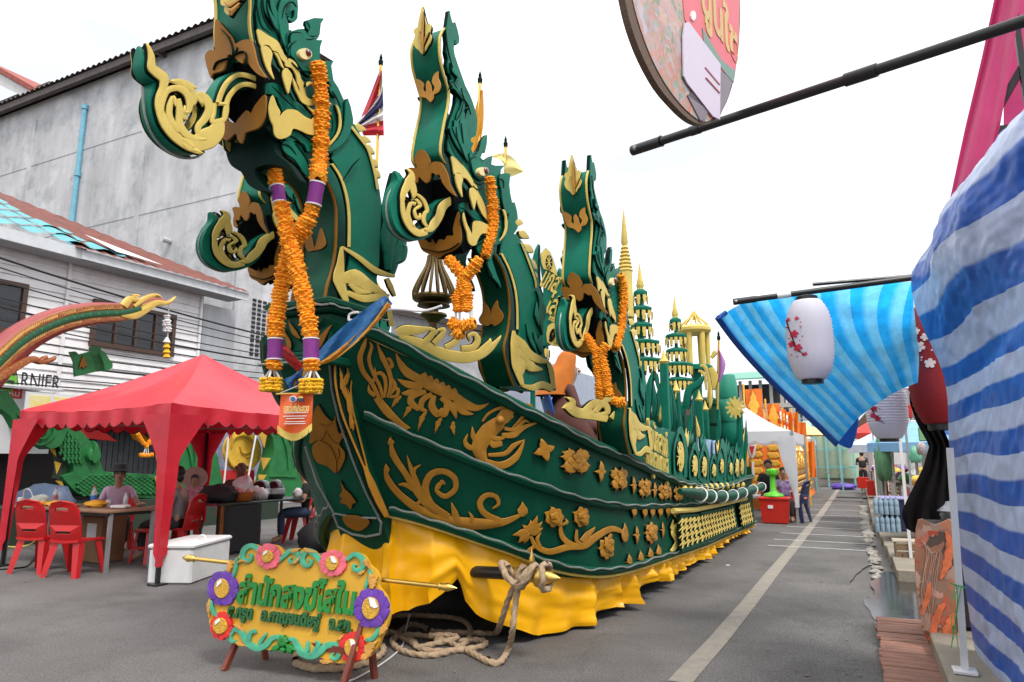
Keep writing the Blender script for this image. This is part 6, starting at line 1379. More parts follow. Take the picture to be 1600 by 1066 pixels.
def person(label,loc,face,k=1.,pose='sit',shirt=None,pants=None,hair=HAIR,hat=None,arms=None,sleeve='short',robe=None,head=(0,0),group=None,skincol=SKIN,seat=.45):
    """local frame: faces -Y; face = rotation about Z"""
    t=thing('person',label,'person',loc,group); M=Matrix.Translation(V(loc))@Matrix.Rotation(face,4,'Z')@Matrix.Scale(k,4)
    z0=seat if pose=='sit' else .86
    lean=-.06
    J={'pel':V((0,0,z0+.06)),'bel':V((0,-.01,z0+.22)),'che':V((0,lean*.6,z0+.4)),'nec':V((0,lean,z0+.53)),'hd0':V((0,lean-.03,z0+.6)),'hd1':V((head[0]*.04,lean-.035,z0+.69)),'hd2':V((head[0]*.06,lean-.015,z0+.755))}
    A=arms or {-1:((-.24,-.1,z0+.22),(-.16,-.36,z0+.25)),1:((.24,-.1,z0+.22),(.16,-.36,z0+.25))}
    pts=[(J['pel'],(.13,.1)),(J['bel'],(.125,.09)),(J['che'],(.14,.095)),(J['nec'],.05),(J['hd0'],(.066,.075)),(J['hd1'],(.078,.092)),(J['hd2'],(.06,.07))]; ed=[(0,1),(1,2),(2,3),(3,4),(4,5),(5,6)]
    shp=[(J['pel'],(.165,.135)),(J['bel'],(.155,.125)),(J['che'],(.168,.125)),(J['nec']-V((0,0,.02)),.062)]; she=[(0,1),(1,2),(2,3)]
    pp=[(J['pel']+V((0,0,.06)),(.14,.11)),(J['pel']-V((0,0,.02)),(.14,.11))]; pe=[(0,1)]
    hands=[]
    for s in (-1,1):
        sh=V((s*.165,lean*.7,z0+.455)); el,wr=[V(q) for q in A[s]]
        i=len(pts); hd=wr+(wr-el).normalized()*.05; pts+= [(sh,.05),(el,.038),(wr,.027),(hd,(.034,.018))]; ed+=[(2,i),(i,i+1),(i+1,i+2),(i+2,i+3)]
        hands.append((hd,(wr-el).normalized(),s))
        j=len(shp); e2=el if sleeve=='long' else sh.lerp(el,.6)
        shp+= [(sh,.062),(e2,.055)]; she+=[(2,j),(j,j+1)]
        if sleeve=='long': shp.append((wr-(wr-el).normalized()*.03,.042)); she.append((j+1,j+2))
        if pose=='sit': hp,kn,an,to=V((s*.085,-.03,z0+.04)),V((s*.13,-.43,z0+.03)),V((s*.13,-.42,.09)),V((s*.14,-.56,.035))
        else: hp,kn,an,to=V((s*.085,0,z0)),V((s*.09,-.02,.46)),V((s*.09,.0,.08)),V((s*.1,-.13,.03))
        i=len(pts); pts+=[(hp,.085),(kn,.058),(an,.038),(to,.034)]; ed+=[(0,i),(i,i+1),(i+1,i+2),(i+2,i+3)]
        j=len(pp); pp+=[(hp,.098),(kn,.074),(an+V((0,0,.03)),.058)]; pe+=[(1,j),(j,j+1),(j+1,j+2)]
    b=MB(); vs,fs=skin(pts,ed,2); b.add([M@v for v in vs],fs)
    for hd,d,s in hands:                              # five fingers
        sd=d.cross(V((0,0,1))); sd=sd.normalized() if sd.length>.1 else V((1,0,0))
        for f in range(4):
            o=hd+d*.02+sd*(.011*(f-1.5)); l=(.052,.06,.056,.042)[f]
            b.tube([M@o,M@(o+d*l*.6-V((0,0,.006))),M@(o+d*l-V((0,0,.022)))],[.0085*k,.008*k,.006*k],6)
        o=hd-sd*s*.02; b.tube([M@o,M@(o-sd*s*.025+d*.02),M@(o-sd*s*.022+d*.045)],[.0095*k,.0085*k,.007*k],6)
    c=J['hd1']                                        # nose and ears belong to the body
    b.ball(M@(c+V((0,-.098,-.01))),(.013*k,.02*k,.022*k),8,6,M.to_3x3().normalized())
    for s in (-1,1): b.ball(M@(c+V((s*.08,.0,-.005))),(.012*k,.02*k,.03*k),8,6,M.to_3x3().normalized())
    body=b.build('body',skincol,t,smooth=80)
    e=MB()
    for s in (-1,1): e.ball(M@(c+V((s*.032,-.084,.018))),(.014*k,.008*k,.008*k),8,6,M.to_3x3().normalized())
    e.build('eye',HAIR,body)
    MB().ball(M@(c+V((0,-.088,-.048))),(.024*k,.008*k,.007*k),8,6,M.to_3x3().normalized()).build('mouth',mat('lip_red',(.2,.06,.05),.5) if 'lip_red' not in MATS else MATS['lip_red'],body)
    if hair:
        h=MB(); R3=M.to_3x3().normalized(); h.ball(M@(c+V((0,.034,.05))),(.09*k,.092*k,.08*k),14,9,R3); h.ball(M@(c+V((0,.06,-.02))),(.075*k,.05*k,.09*k),12,8,R3); h.build('hair',hair,t,smooth=80)
    if shirt: vs,fs=skin(shp,she,2); MB().add([M@v for v in vs],fs).build('shirt',shirt,t,smooth=80)
    if pants: vs,fs=skin(pp,pe,2); MB().add([M@v for v in vs],fs).build('trousers',pants,t,smooth=80)
    if hat: hat(t,M@(c+V((0,.01,.1))),k,M.to_3x3().normalized())
    if robe: robe(t,M,z0,k)
    return t
def bucket_hat(mt):
    def f(t,p,k,R3): MB().lathe([(.17*k,-.04*k),(.165*k,-.035*k),(.11*k,.0),(.1*k,.06*k),(.06*k,.085*k),(.0001,.09*k)],p,18,R3).build('hat',mt,t,smooth=60)
    return f
def cap(mt):
    def f(t,p,k,R3):
        MB().lathe([(.102*k,-.02*k),(.1*k,.03*k),(.07*k,.07*k),(.0001,.085*k)],p,16,R3).add([p+R3@V(q)*k for q in ((-.07,-.08,-.005),(.07,-.08,-.005),(.05,-.19,-.02),(-.05,-.19,-.02),(-.07,-.08,-.02),(.07,-.08,-.02),(.05,-.19,-.03),(-.05,-.19,-.03))],[(0,1,2,3),(7,6,5,4),(0,3,7,4),(1,5,6,2),(3,2,6,7)]).build('cap',mt,t,smooth=60)
    return f
PINKT=mat('lavender_tee',(.5,.36,.48),.8,var=.08,bump=.2,bs=14); GREYT=mat('grey_shirt',(.2,.19,.19),.85,var=.1,bump=.2,bs=14); BLKT=mat('black_tee',(.014,.014,.016),.85,bump=.2,bs=14); DENIM=mat('denim_blue',(.03,.045,.09),.85,var=.2); DKP=mat('dark_trousers',(.025,.024,.026),.85)
ROBE=mat('monk_orange_robe',(.55,.15,.012),.8,var=.15,vs=6,bump=.3,bs=9); ROBE2=mat('monk_brown_robe',(.1,.03,.022),.8,var=.15,vs=6,bump=.3,bs=9)
FLOR=mat('flowered_pink_dress',(.55,.3,.34),.8,col2=(.3,.06,.1),vs=22); PURS=mat('purple_batik_shirt',(.1,.02,.17),.8,col2=(.5,.4,.6),vs=14)
def robe_fn(mt):
    def f(t,M,z0,k):
        g=[]
        for i in range(13):
            z=lerp(z0+.5,.12,i/12); r=lerp(.1,.26,min(1,i/5))*(1+.04*math.sin(i*2)); yo=-.2*max(0,(i-5)/7) if z0<.7 else 0
            g.append([M@V((r*1.1*math.cos(a)*(1+.03*math.sin(5*a+i)),yo+r*(1+.9*max(0,(i-4)/8)*(1 if z0<.7 else 0))*.8*math.sin(a)*(1+.04*math.sin(7*a+i)),z)) for a in [2*PI*j/28 for j in range(28)]])
        MB().grid(g,closed=True).build('robe',mt,t,smooth=80)
        MB().tube([M@V(q) for q in ((.18,-.05,z0+.47),(.1,-.13,z0+.35),(-.05,-.15,z0+.2),(-.18,-.1,z0+.08))],[.05*k,.06*k,.06*k,.05*k],10).build('sash',mt,t,smooth=80)
    return f
face_at=lambda loc,to: math.atan2(to[1]-loc[1],to[0]-loc[0])+PI/2
def gpos(px,Y): 
    r=ray(px,713); return (Y*r.x/r.y,Y,0)
# ------------------------------------------------------------------ red canopy tent
tn=thing('red_canopy','red pop-up canopy tent with scalloped valance and wrapped leg cloths on the left side','canopy',(-8.5,6.8,0))
ZE=2.0; ZV=1.78; co=[V((-7,5.3,0)),V((-10,5.3,0)),V((-10,8.3,0)),V((-7,8.3,0))]; AP=V((-8.4,6.8,2.86))
m=MB()
for i in range(4):
    a,b=co[i]+V((0,0,ZE)),co[(i+1)%4]+V((0,0,ZE)); g=[]
    for r in range(9):
        t=r/8; row=[]
        for c_ in range(13):
            u=c_/12; q=a.lerp(b,u).lerp(AP,t); q.z-=.1*math.sin(PI*t)*(1-.4*abs(2*u-1))+.05*math.sin(PI*u)*(1-t)-.012*math.sin(u*26+t*4)*(1-t); row.append(q)
        g.append(row)
    m.grid(g)
m.build('roof_cloth',REDC,tn,smooth=40)
for i in range(4):
    a,b=co[i]+V((0,0,ZE)),co[(i+1)%4]+V((0,0,ZE)); n=(b-a).cross(V((0,0,1))).normalized(); n=-n if n.dot(a-V((-8.5,6.8,ZE)))<0 else n; g=[]
    for c_ in range(85):
        u=c_/84; q=a.lerp(b,u)-V((0,0,.05*math.sin(PI*u))); dp=.15+.06*abs(math.sin(u*14*PI))
        g.append([q+n*(.008+.02*math.sin(u*43)*k/4)-V((0,0,dp*k/4)) for k in range(5)])
    m=MB(); m.grid(g); va=m.build('valance',REDC,tn,smooth=60)
    m=MB(); m.tube([r[-1] for r in g],.007,5); m.build('hem',mat('dark_red_hem',(.2,.01,.015),.7) if 'dark_red_hem' not in MATS else MATS['dark_red_hem'],va)
    MB().bar(a-V((0,0,.14))-n*.07,b-V((0,0,.14))-n*.07,.03).build('eave_bar',STEEL,tn)
for i,(px_,py_) in enumerate(((1,1),(-1,1),(-1,-1),(1,-1))):
    c_=co[i]; MB().bar(c_,c_+V((0,0,ZE-.2)),.04).build('post',BLKM,tn); MB().bbox(c_+V((0,0,.012)),(.15,.15,.02),.004).build('foot_plate',BLKM,tn)
    ins=(V((-8.5,6.8,0))-c_).normalized(); g=[]
    for r in range(25):
        t=r/24; w_=.42*max(0,1-t*3.2)**1.2+.1+.05*math.sin(PI*min(1,t*1.1))+.02*math.sin(t*7); w_*= (1 if t<.93 else .5); z=lerp(ZE-.12,.2,t); row=[]
        ax=V((-(1 if i in (0,3) else -1),0,0)); ay=V((0,(1 if i in (0,1) else -1),0))
        row=[c_-ins*.05+ay*w_*1.0+V((0,0,z)),c_-ins*.06+ay*w_*.5+V((0,0,z))+ins*.015*math.sin(t*9),c_-ins*.075+V((0,0,z)),c_-ins*.06+ax*w_*.5+V((0,0,z))+ins*.015*math.sin(t*8+1),c_-ins*.05+ax*w_+V((0,0,z))]
        g.append(row)
    MB().grid(g).build('leg_cloth',REDC,tn,smooth=60)
# ------------------------------------------------------------------ red plastic chairs, stools
def chair(label,loc,rz,mt,group):
    t=thing('plastic_chair',label,'chair',loc,group); L0=V(loc)
    T=lambda p:L0+Matrix.Rotation(rz,3,'Z')@V(p)      # faces -Y locally; back at +Y
    m=MB(); g=[]
    for i in range(7):
        g.append([T((lerp(-.2,.2,j/6)*(1-.05*i/6),lerp(-.22,.2,i/6),.43-.012*math.sin(PI*j/6)-.008*(i==0)*2)) for j in range(7)])
    g2=[[q-V((0,0,.03)) for q in r] for r in g]
    m.grid(g).grid(g2)
    for A in ([r[0] for r in g],[r[-1] for r in g],g[0],g[-1]): m.grid([A,[q-V((0,0,.03)) for q in A]])
    m.build('seat',mt,t,smooth=50)
    # back with slots
    def bk(p): 
        x,z=p; y=.2+.1*(z-.43)/.45+.05*(x/.22)**2*-1; return T((x,y,z)),Matrix.Rotation(rz,3,'Z')@V((0,1,-.2)).normalized()
    out=[(-.2,.4),(.2,.4),(.21,.6),(.2,.78),(.15,.86),(0,.89),(-.15,.86),(-.2,.78),(-.21,.6)]
    ho=[[(-.09,.76),(0,.775),(.09,.76),(.08,.8),(0,.815),(-.08,.8)],[(-.1,.5),(.1,.5),(.09,.53),(-.09,.53)]]
    m=MB(); m.plate(out,bk,.016,holes=ho,bev=.004); m.build('backrest',mt,t,smooth=30)
    for sx in (-1,1):
        for sy in (-1,1):
            a=T((sx*.17,.17*sy,.42)); b=T((sx*.225,.235*sy,0)); m=MB(); d=(b-a)
            rows=[]
            for k in range(5):
                p=a+d*(k/4); w_=.095*(1-.35*k/4); rows.append([p+Matrix.Rotation(rz,3,'Z')@V(q) for q in ((-sx*w_*.2-.0,-sy*0,0),(sx*.012,0,0),(sx*.012,-sy*w_,0),(-sx*w_*.9,-sy*w_*.1,0))])
            m.grid(rows,closed=True); m.add(rows[-1],[(0,1,2,3)]); m.build('leg',mt,t,smooth=40)
    return t
CG='red plastic chairs around the canopy tables'
gp=lambda px,Y:gpos(px,Y)
chair('red plastic chair with slotted back, left of two at the near table edge',(-9.15,5.28,0),PI+.3,REDP,CG)
chair('red plastic chair with slotted back, nearest the wrapped red tent leg',(-8.5,5.3,0),PI+.3,REDP,CG)
chair('red chair under the woman in the black bucket hat',(gp(190,7.0)[0],7.05,0),.9,REDP,CG)
chair('red chair under the grey shirted person behind the wrapped tent leg',(-8.55,6.75,0),-1.2,REDP,CG)
chair('red chair under the person in the black cap',(gp(478,9.)[0]-.05,9.0,0),-1.1,REDP,CG)
def stool(loc,label):
    t=thing('plastic_stool',label,'stool',loc,'red plastic stools'); p=V(loc)
    MB().bbox(p+V((0,0,.42)),(.3,.3,.04),.012).build('seat',REDP,t)
    for sx in (-1,1):
        for sy in (-1,1): MB().bar(p+V((sx*.16,sy*.16,0)),p+V((sx*.11,sy*.11,.4)),.05,.03).build('leg',REDP,t)
    MB().bbox(p+V((0,-.14,.2)),(.26,.02,.04),.004).build('stretcher',REDP,t)
stool((-8.6,6.35,0),'red plastic stool under the right end of the near table')
stool((-7.9,9.2,0),'red plastic stool between the dark table and the bow post')
# ------------------------------------------------------------------ tables
WOODT=mat('worn_table_top',(.22,.13,.08),.5,var=.2,vs=5,streak=(1,8,8)); DKT=mat('dark_green_table_top',(.03,.045,.035),.4)
t1=thing('folding_table','long folding table with wooden top cluttered with yellow cloths and bottles','table',(-9.35,5.8,0))
MB().bbox((-9.35,5.8,.725),(2.3,.66,.03),.006,-.02).build('table_top',WOODT,t1); MB().bbox((-9.35,5.8,.69),(2.2,.58,.04),.006,-.02).build('apron',BLKM,t1)
for p in ((-8.25,5.53),(-8.22,6.08),(-10.45,5.55),(-10.45,6.1)): MB().bar((*p,0),(*p,.7),.04).build('leg',STEEL,t1)
t2=thing('dark_table','dark table with a pink edge strip carrying bags helmets and a basket','table',(-8.5,8,0))
MB().bbox((-8.5,8,.715),(.68,1.9,.03),.006).build('table_top',DKT,t2)
for p in ((-8.2,7.1),(-8.8,7.1),(-8.2,8.9),(-8.8,8.9)): MB().bar((*p,0),(*p,.7),.035).build('leg',BLKM,t2)
MB().box((-8.5,7.045,.715),(.6,.008,.034)).build('edge_strip',mat('pink_edge',(.35,.06,.1),.6),t2)
MB().add([(-8.2,7.2,.04),(-8.2,7.9,.04),(-8.21,7.9,.69),(-8.21,7.2,.69),(-8.16,7.25,.04),(-8.16,7.85,.04),(-8.17,7.85,.69),(-8.17,7.25,.69)],[(0,1,2,3),(4,5,6,7),(0,1,5,4),(1,2,6,5),(2,3,7,6),(0,3,7,4)]).build('black_bag',DARK,label='black sheet bag hanging at the near side of the dark table',cat='bag')
TT=.742
# clutter on the near table
def bottle(loc,label,h=.22,r=.032,lab=(.05,.2,.6),cap_=(.7,.1,.1)):
    t=thing('water_bottle',label,'bottle',loc); p=V(loc)
    MB().lathe([(r*.9,0),(r,.01),(r,h*.62),(r*.8,h*.72),(r*.4,h*.86),(r*.4,h*.93)],p,12).build('bottle_body',mat('clear_plastic_'+str(len(MATS)),(.75,.8,.82),.1,alpha=.55) if 'clear_plastic' not in MATS else MATS['clear_plastic'],t,smooth=60)
    MB().lathe([(r*1.01,h*.25),(r*1.02,h*.27),(r*1.02,h*.5),(r*1.01,h*.52)],p,12).build('bottle_label',mat('bottle_label_'+str(len(MATS)),lab,.5),t)
    MB().lathe([(r*.45,h*.93),(r*.45,h)],p,10).build('bottle_cap',mat('bottle_cap_'+str(len(MATS)),cap_,.4),t)
MATS['clear_plastic']=mat('clear_bottle_plastic',(.75,.8,.82),.1,alpha=.6)
bottle((-9.35,6.0,TT),'clear water bottle with blue label standing before the woman in the hat',.26,.038)
bottle((-10.3,6.05,TT),'pink capped bottle beside the white cloth at the left table end',.22,.034,(.6,.2,.25),(.6,.2,.3))
bottle((-8.75,6.05,TT),'short clear bottle near the wrapped tent leg on the table',.18,.03,(.5,.5,.5),(.7,.7,.7))
YCL=mat('folded_yellow_cloth',(.8,.4,.03),.8,bump=.3,bs=12)
def lump(name,label,cat,c,s,mt,seed=0,rz=0):
    m=MB(); pr=[]; n=18; mm=9; R3=Matrix.Rotation(rz,3,'Z'); g=[]
    for i in range(mm+1):
        ph=PI*i/mm; row=[]
        for j in range(n):
            a=2*PI*j/n; d=V((math.sin(ph)*math.cos(a),math.sin(ph)*math.sin(a),-math.cos(ph))); k=1+.32*mnoise.noise(d*2.1+V((seed*3.1,seed,0)))+.1*mnoise.noise(d*6+V((seed,0,0)))
            q=R3@V((d.x*s[0]*k,d.y*s[1]*k,max(d.z,-.75)*s[2]*k)); row.append(V(c)+q+V((0,0,s[2]*.72)))
        g.append(row)
    m.grid(g,closed=True); return m.build(name,mt,smooth=70,label=label,cat=cat)
lump('folded_cloth','bright yellow folded cloth in the middle of the near table','cloth',(-9.7,5.75,TT),(.22,.14,.04),YCL,1); lump('folded_cloth','orange yellow folded cloth right of the labelled bottle','cloth',(-9.05,5.85,TT),(.16,.12,.05),YCL,2); lump('folded_cloth','yellow cloth at the left end of the near table under the bottle','cloth',(-10.15,5.7,TT),(.2,.13,.03),YCL,3)
lump('white_cloth','crumpled whitish green cloth by the pink bottle','cloth',(-10.3,5.85,TT),(.16,.1,.07),mat('crumpled_white_cloth',(.5,.55,.48),.8),4)
MB().bbox((-9.4,5.65,TT+.012),(.34,.2,.025),.006,.2).build('paper_tray',mat('brown_paper_tray',(.35,.15,.1),.6),label='reddish flat tray of papers at the front edge of the near table',cat='tray')
MB().bbox((-8.55,5.85,TT+.02),(.2,.14,.04),.01,.4).build('paper_stack',WHT,label='small white paper stack beside the wrapped tent leg',cat='papers')
MB().lathe([(.035,0),(.04,.09)],(-8.95,5.95,TT),12).build('plastic_cup',MATS['clear_plastic'],label='clear plastic cup right of the labelled bottle on the table',cat='cup')
cn=thing('power_strip','white charger with looping white cord at the left table end','charger',(-10.4,5.65,TT))
MB().bbox((-10.35,5.62,TT+.05),(.08,.06,.1),.01).build('plug',WPLAS,cn); MB().tube(crs([(-10.3,5.62,TT+.08),(-10.25,5.6,TT+.2),(-10.12,5.6,TT+.2),(-10.05,5.62,TT+.05),(-10.02,5.6,TT-.2)],6),.008,6).build('cord',WPLAS,cn)
bx=thing('carton','brown printed carton box under the near table','box',(-9.3,6.2,0)); MB().bbox((-9.3,6.15,.3),(.45,.35,.6),.01).build('box_body',mat('brown_carton',(.25,.13,.06),.8),bx); MB().box((-9.28,5.972,.4),(.2,.006,.22)).build('box_print',WPLAS,bx)
# on the dark table
bk=thing('fruit_basket','orange plastic basket holding white bags of fruit on the dark table','basket',(-8.35,7.75,.73)); 
MB().lathe([(.13,0),(.15,.01),(.21,.13),(.22,.14),(.2,.13),(.14,.02),(.0001,.015)],(-8.4,7.65,.73),18).build('basket',mat('orange_basket',(.6,.16,.03),.5),bk,smooth=40)
PL=mat('white_carrier_bag',(.68,.64,.66),.35,var=.1,bump=.4,bs=16); PK=mat('pink_fruit',(.65,.25,.22),.5,var=.3)
lump('carrier_bag','knotted white plastic carrier bag in the orange basket','bag',(-8.4,7.68,.8),(.17,.15,.17),PL,5); lump('carrier_bag','white plastic bag behind the basket beside the helmet','bag',(-8.45,8.05,.73),(.17,.14,.12),PL,6); lump('carrier_bag','white plastic bag with orange drink at the far table end','bag',(-8.3,8.75,.73),(.08,.08,.09),PL,7)
for i,(dx,dy) in enumerate(((-.1,-.08),(.08,-.1),(.12,.02),(.0,-.13))): MB().ball((-8.4+dx,7.65+dy,.73+.15),.05,10,7).build('fruit',PK,label=('pink fruit on the basket rim nearest the monk','pink fruit at the front of the orange basket','pink fruit on the basket rim beside the helmets','pink fruit in the middle of the orange basket')[i],cat='fruit',group='fruit in the basket')
HELM=mat('black_helmet_shell',(.01,.01,.011),.12,coat=.6)
for i,(p,l,r) in enumerate((((-8.4,8.35,.73),'glossy black motorcycle helmet beside the basket bags',.15),((-8.5,8.15,.73),'larger dark helmet with raised visor behind the front one',.17))):
    t=thing('helmet',l,'helmet',p,'helmets on the dark table'); MB().lathe([(r*.8,0),(r*.98,.05),(r,.12),(r*.9,.2),(r*.6,.27),(r*.25,.3),(.0001,.305)],p,20).build('shell',HELM,t,smooth=60)
    MB().lathe([(r*1.02,.08),(r*1.03,.1),(r*1.0,.16),(r*.97,.17)],p,20).build('trim',STEEL,t)
lump('black_bag','soft black bag piled in front of the monk on the dark table','bag',(-8.5,7.35,.73),(.3,.24,.15),DARK,8)
lump('backpack','black backpack lying on the ground by the bow post','bag',onZ((495,862)),(.32,.25,.28),DARK,9)
# coolers and boxes
cl=thing('foam_cooler','long white foam cooler box on the asphalt by the wrapped tent leg','cooler',(-6.9,5.95,0))
ca=onZ((236,912)); cb=onZ((290,915)); cc_=onZ((351,893)); ax=(cb-ca); ay=(cc_-cb); 
rz=math.atan2(ay.y,ay.x); ctr_=cb+(ca-cb)/2+ay/2; Lx=ay.length; Wy=.5
MB().bbox(ctr_+V((0,0,.19)),(Lx,Wy,.38),.02,rz).build('cooler_body',WPLAS,cl); MB().bbox(ctr_+V((0,0,.405)),(Lx+.03,Wy+.03,.05),.015,rz).build('lid',WPLAS,cl)
MB().tube(crs([ctr_+V((.1,0,.42)),ctr_+V((.13,0,.48)),ctr_+V((.2,0,.48)),ctr_+V((.23,0,.42))],5),.01,6).build('cord_handle',WPLAS,cl)
q=onZ((30,830)); rc=thing('red_cooler','dull red lidded cooler chest at the far left behind the tent leg','cooler',(q.x,q.y,0))
MB().bbox((q.x,q.y+.3,.3),(1.0,.6,.55),.03).build('cooler_body',mat('faded_red_plastic',(.25,.02,.025),.5),rc); MB().bbox((q.x,q.y+.3,.6),(1.04,.64,.08),.02).build('lid',MATS['faded_red_plastic'],rc)
lump('blue_tarp_bundle','dark blue plastic bundle heaped behind the left red chair','tarp bundle',(gp(75,6.9)[0],6.9,.35),(.7,.35,.35),mat('blue_grey_tarp',(.06,.09,.15),.5,bump=.5,bs=9),10)
MB().tube(crs([onZ((0,826),.01),onZ((30,822),.01),onZ((55,838),.01),onZ((70,830),.01)],5),.012,6).build('black_lead',BLKM,label='black lead lying on the ground left of the red chairs',cat='cord')
MB().tube(crs([onZ((0,890),.01),onZ((25,888),.01),onZ((45,883),.01),onZ((60,862),.01)],5),.012,6).build('black_lead',BLKM,label='black cord on the asphalt nearest the left edge',cat='cord')
MB().tube(crs([onZ((0,852),.02),onZ((20,855),.02),onZ((45,852),.05),onZ((58,842),.2)],5),.014,6).build('yellow_rope',mat('yellow_nylon_rope',(.5,.42,.12),.7),label='thin yellow nylon rope stretched over the ground at the left edge',cat='rope')
# ------------------------------------------------------------------ the people under the canopy
lw=gp(190,7.0); person('woman in a black bucket hat and lavender tee sitting at the near table',(lw[0],lw[1],0),face_at(lw,(0,0)),.98,'sit',PINKT,DKP,hat=bucket_hat(DARK),arms={-1:((-.26,-.12,.62),(-.2,-.38,.68)),1:((.3,-.1,.66),(.34,-.36,.7))})
lg=(-8.5,6.7,0); person('person in a grey long sleeved shirt half hidden by the wrapped tent leg',lg,face_at(lg,(-9.6,6.0)),1.0,'sit',GREYT,DKP,sleeve='long')
lc=gp(307,8.0)
def conehat(t,p,k,R3): 
    MB().lathe([(.3*k,-.1*k),(.29*k,-.09*k),(.15*k,.03*k),(.0001,.1*k)],p+R3@V((0,.12*k,-.04*k)),22,R3@Matrix.Rotation(-1.25,3,'X')).build('cone_hat',mat('pale_woven_hat',(.55,.42,.36),.8),t,smooth=60)
def dress(t,M,z0,k):
    g=[]
    for i in range(9):
        z=lerp(z0+.5,z0-.3,i/8); r=lerp(.12,.22,(i/8))*(1 if i else .7); g.append([M@V((r*math.cos(a)*1.1,r*.85*math.sin(a)-.03,z)) for a in [2*PI*j/20 for j in range(20)]])
    MB().grid(g,closed=True).build('dress',FLOR,t,smooth=80)
person('small child in a flowered pink dress with a pale cone hat on the back',(lc[0],lc[1],0),face_at(lc,(0,0)),.66,'stand',FLOR,None,hat=conehat,robe=dress,arms={-1:((-.22,-.05,1.02),(-.06,-.2,1.03)),1:((.22,-.05,1.02),(.06,-.2,1.03))})
lm=gp(376,8.0); person('shaven headed monk in an orange robe sitting behind the dark table',(lm[0],lm[1],0),face_at(lm,(-7,7)),1.08,'sit',ROBE2,None,hair=None,robe=robe_fn(ROBE),skincol=mat('tanned_skin',(.17,.075,.045),.55))
lk=gp(486,9.); person('person in a black cap and black tee with jeans at the far table end',(lk[0],lk[1],0),face_at(lk,(-8.6,8.4))-.3,1.0,'sit',BLKT,DENIM,hat=cap(BLKT))
# ------------------------------------------------------------------ green carved naga floats behind the canopy
CGR=mat('carved_foam_green',(.012,.15,.035),.6,var=.25,vs=5,bump=.2,bs=20); CYL=mat('dull_yellow_paint',(.5,.3,.03),.6,var=.2); CBK=mat('dark_foam_recess',(.02,.035,.02),.8)
XG=-12.2; onG=lambda off=0.:(lambda p:(onX(p,XG+off),V((1,0,0))))
k7=C(0,640,.2439)
def inside(p,poly):
    c=False;n=len(poly)
    for i in range(n):
        a,b=poly[i-1],poly[i]
        if (a[1]>p[1])!=(b[1]>p[1]) and p[0]<(b[0]-a[0])*(p[1]-a[1])/(b[1]-a[1])+a[0]: c=not c
    return c
gf=thing('green_naga_float','green carved naga float with lattice scales lying behind the red canopy','parade float',(XG,8,0))
body1=k7([(330,425),(400,400),(395,340),(370,280),(320,235),(350,170),(350,90),(400,100),(470,150),(530,225),(580,330),(600,390),(700,402),(1000,420),(1100,440),(1100,560),(700,562),(480,556),(420,530),(370,480)])
head1=k7([(150,130),(165,85),(200,50),(235,20),(245,50),(300,38),(345,60),(362,110),(350,170),(320,225),(300,240),(250,255),(190,215),(170,190),(215,175),(235,150),(200,150),(185,135)])
m=MB(); m.plate(body1,onG(-.3),.3,smooth=2,bev=1.); m.build('neck_and_body',CGR,gf,smooth=30)
m=MB(); m.plate(head1,onG(-.25),.33,smooth=2,bev=.6); hd_=m.build('head',CGR,gf,smooth=30)
m=MB()
for pts,ws in (([(230,60),(300,70),(340,110),(335,170),(290,220)],[2,5,6,5,1]),([(200,90),(240,100),(290,120),(300,160),(270,190),(240,180)],[2,4,5,5,3,1]),([(200,210),(250,225),(290,215)],[3,5,1]),([(210,55),(240,75),(230,95)],[3,4,1]),([(260,45),(280,70),(265,95)],[3,4,1])): m.stroke(k7(pts),[w_*.2439*1.6 for w_ in ws],onG(.08),.04)
m.build('carved_curl',CGR,hd_)
m=MB(); 
for a,b in (((185,200),(165,165)),((215,130),(240,165)),((160,130),(150,150))): m.flame(*k7([a,b]),2.2,0,onG(.1),.03)
m.build('fang',WHT,hd_)
m=MB(); m.flame(*k7([(560,350),(575,200)]),7,3,onG(-.15),.2); m.flame(*k7([(545,330),(550,240)]),5,-2,onG(-.1),.2); m.build('back_fin',CGR,gf)
# lattice of scales, each raised
reg=[p for p in k7([(360,110),(420,120),(480,170),(530,240),(520,340),(440,350),(400,310),(360,240),(340,210)])]; reg2=k7([(480,470),(560,410),(700,415),(1000,430),(1000,545),(700,552),(520,550)])
cnt=0; SCM=None
for rg,rot in ((reg,.6),(reg2,.0)):
    x0=min(p[0] for p in rg);x1=max(p[0] for p in rg);y0=min(p[1] for p in rg);y1=max(p[1] for p in rg); j=0; y=y0
    while y<y1:
        x=x0+(4.5 if j%2 else 0)
        while x<x1:
            if inside((x,y),rg):
                m=MB(); m.plate([(x-4,y),(x,y-2.6),(x+4,y),(x,y+2.6)] if rot==0 else [(x-2.6,y),(x,y-4),(x+2.6,y),(x,y+4)],onG(.003),.03,bev=.7); m.build('scale',CGR,gf,smooth=0)
            x+=9 if rot==0 else 6
        y+=3.1 if rot==0 else 4.6; j+=1
m=MB(); m.plate(k7([(300,238),(350,250),(392,300),(402,345),(390,400),(440,480),(470,556),(430,535),(330,440),(340,400),(350,340),(330,280)]),onG(-.2),.12,bev=.3); be=m.build('belly_band',CBK,gf,smooth=0)
m=MB()
for t_ in ([(305,240),(350,255),(355,300)],[(345,330),(390,345),(360,415)],[(350,455),(395,460),(415,515)]): m.plate(k7(t_),onG(-.07),.02,bev=.3)
m.build('yellow_scute',CYL,be,smooth=0)
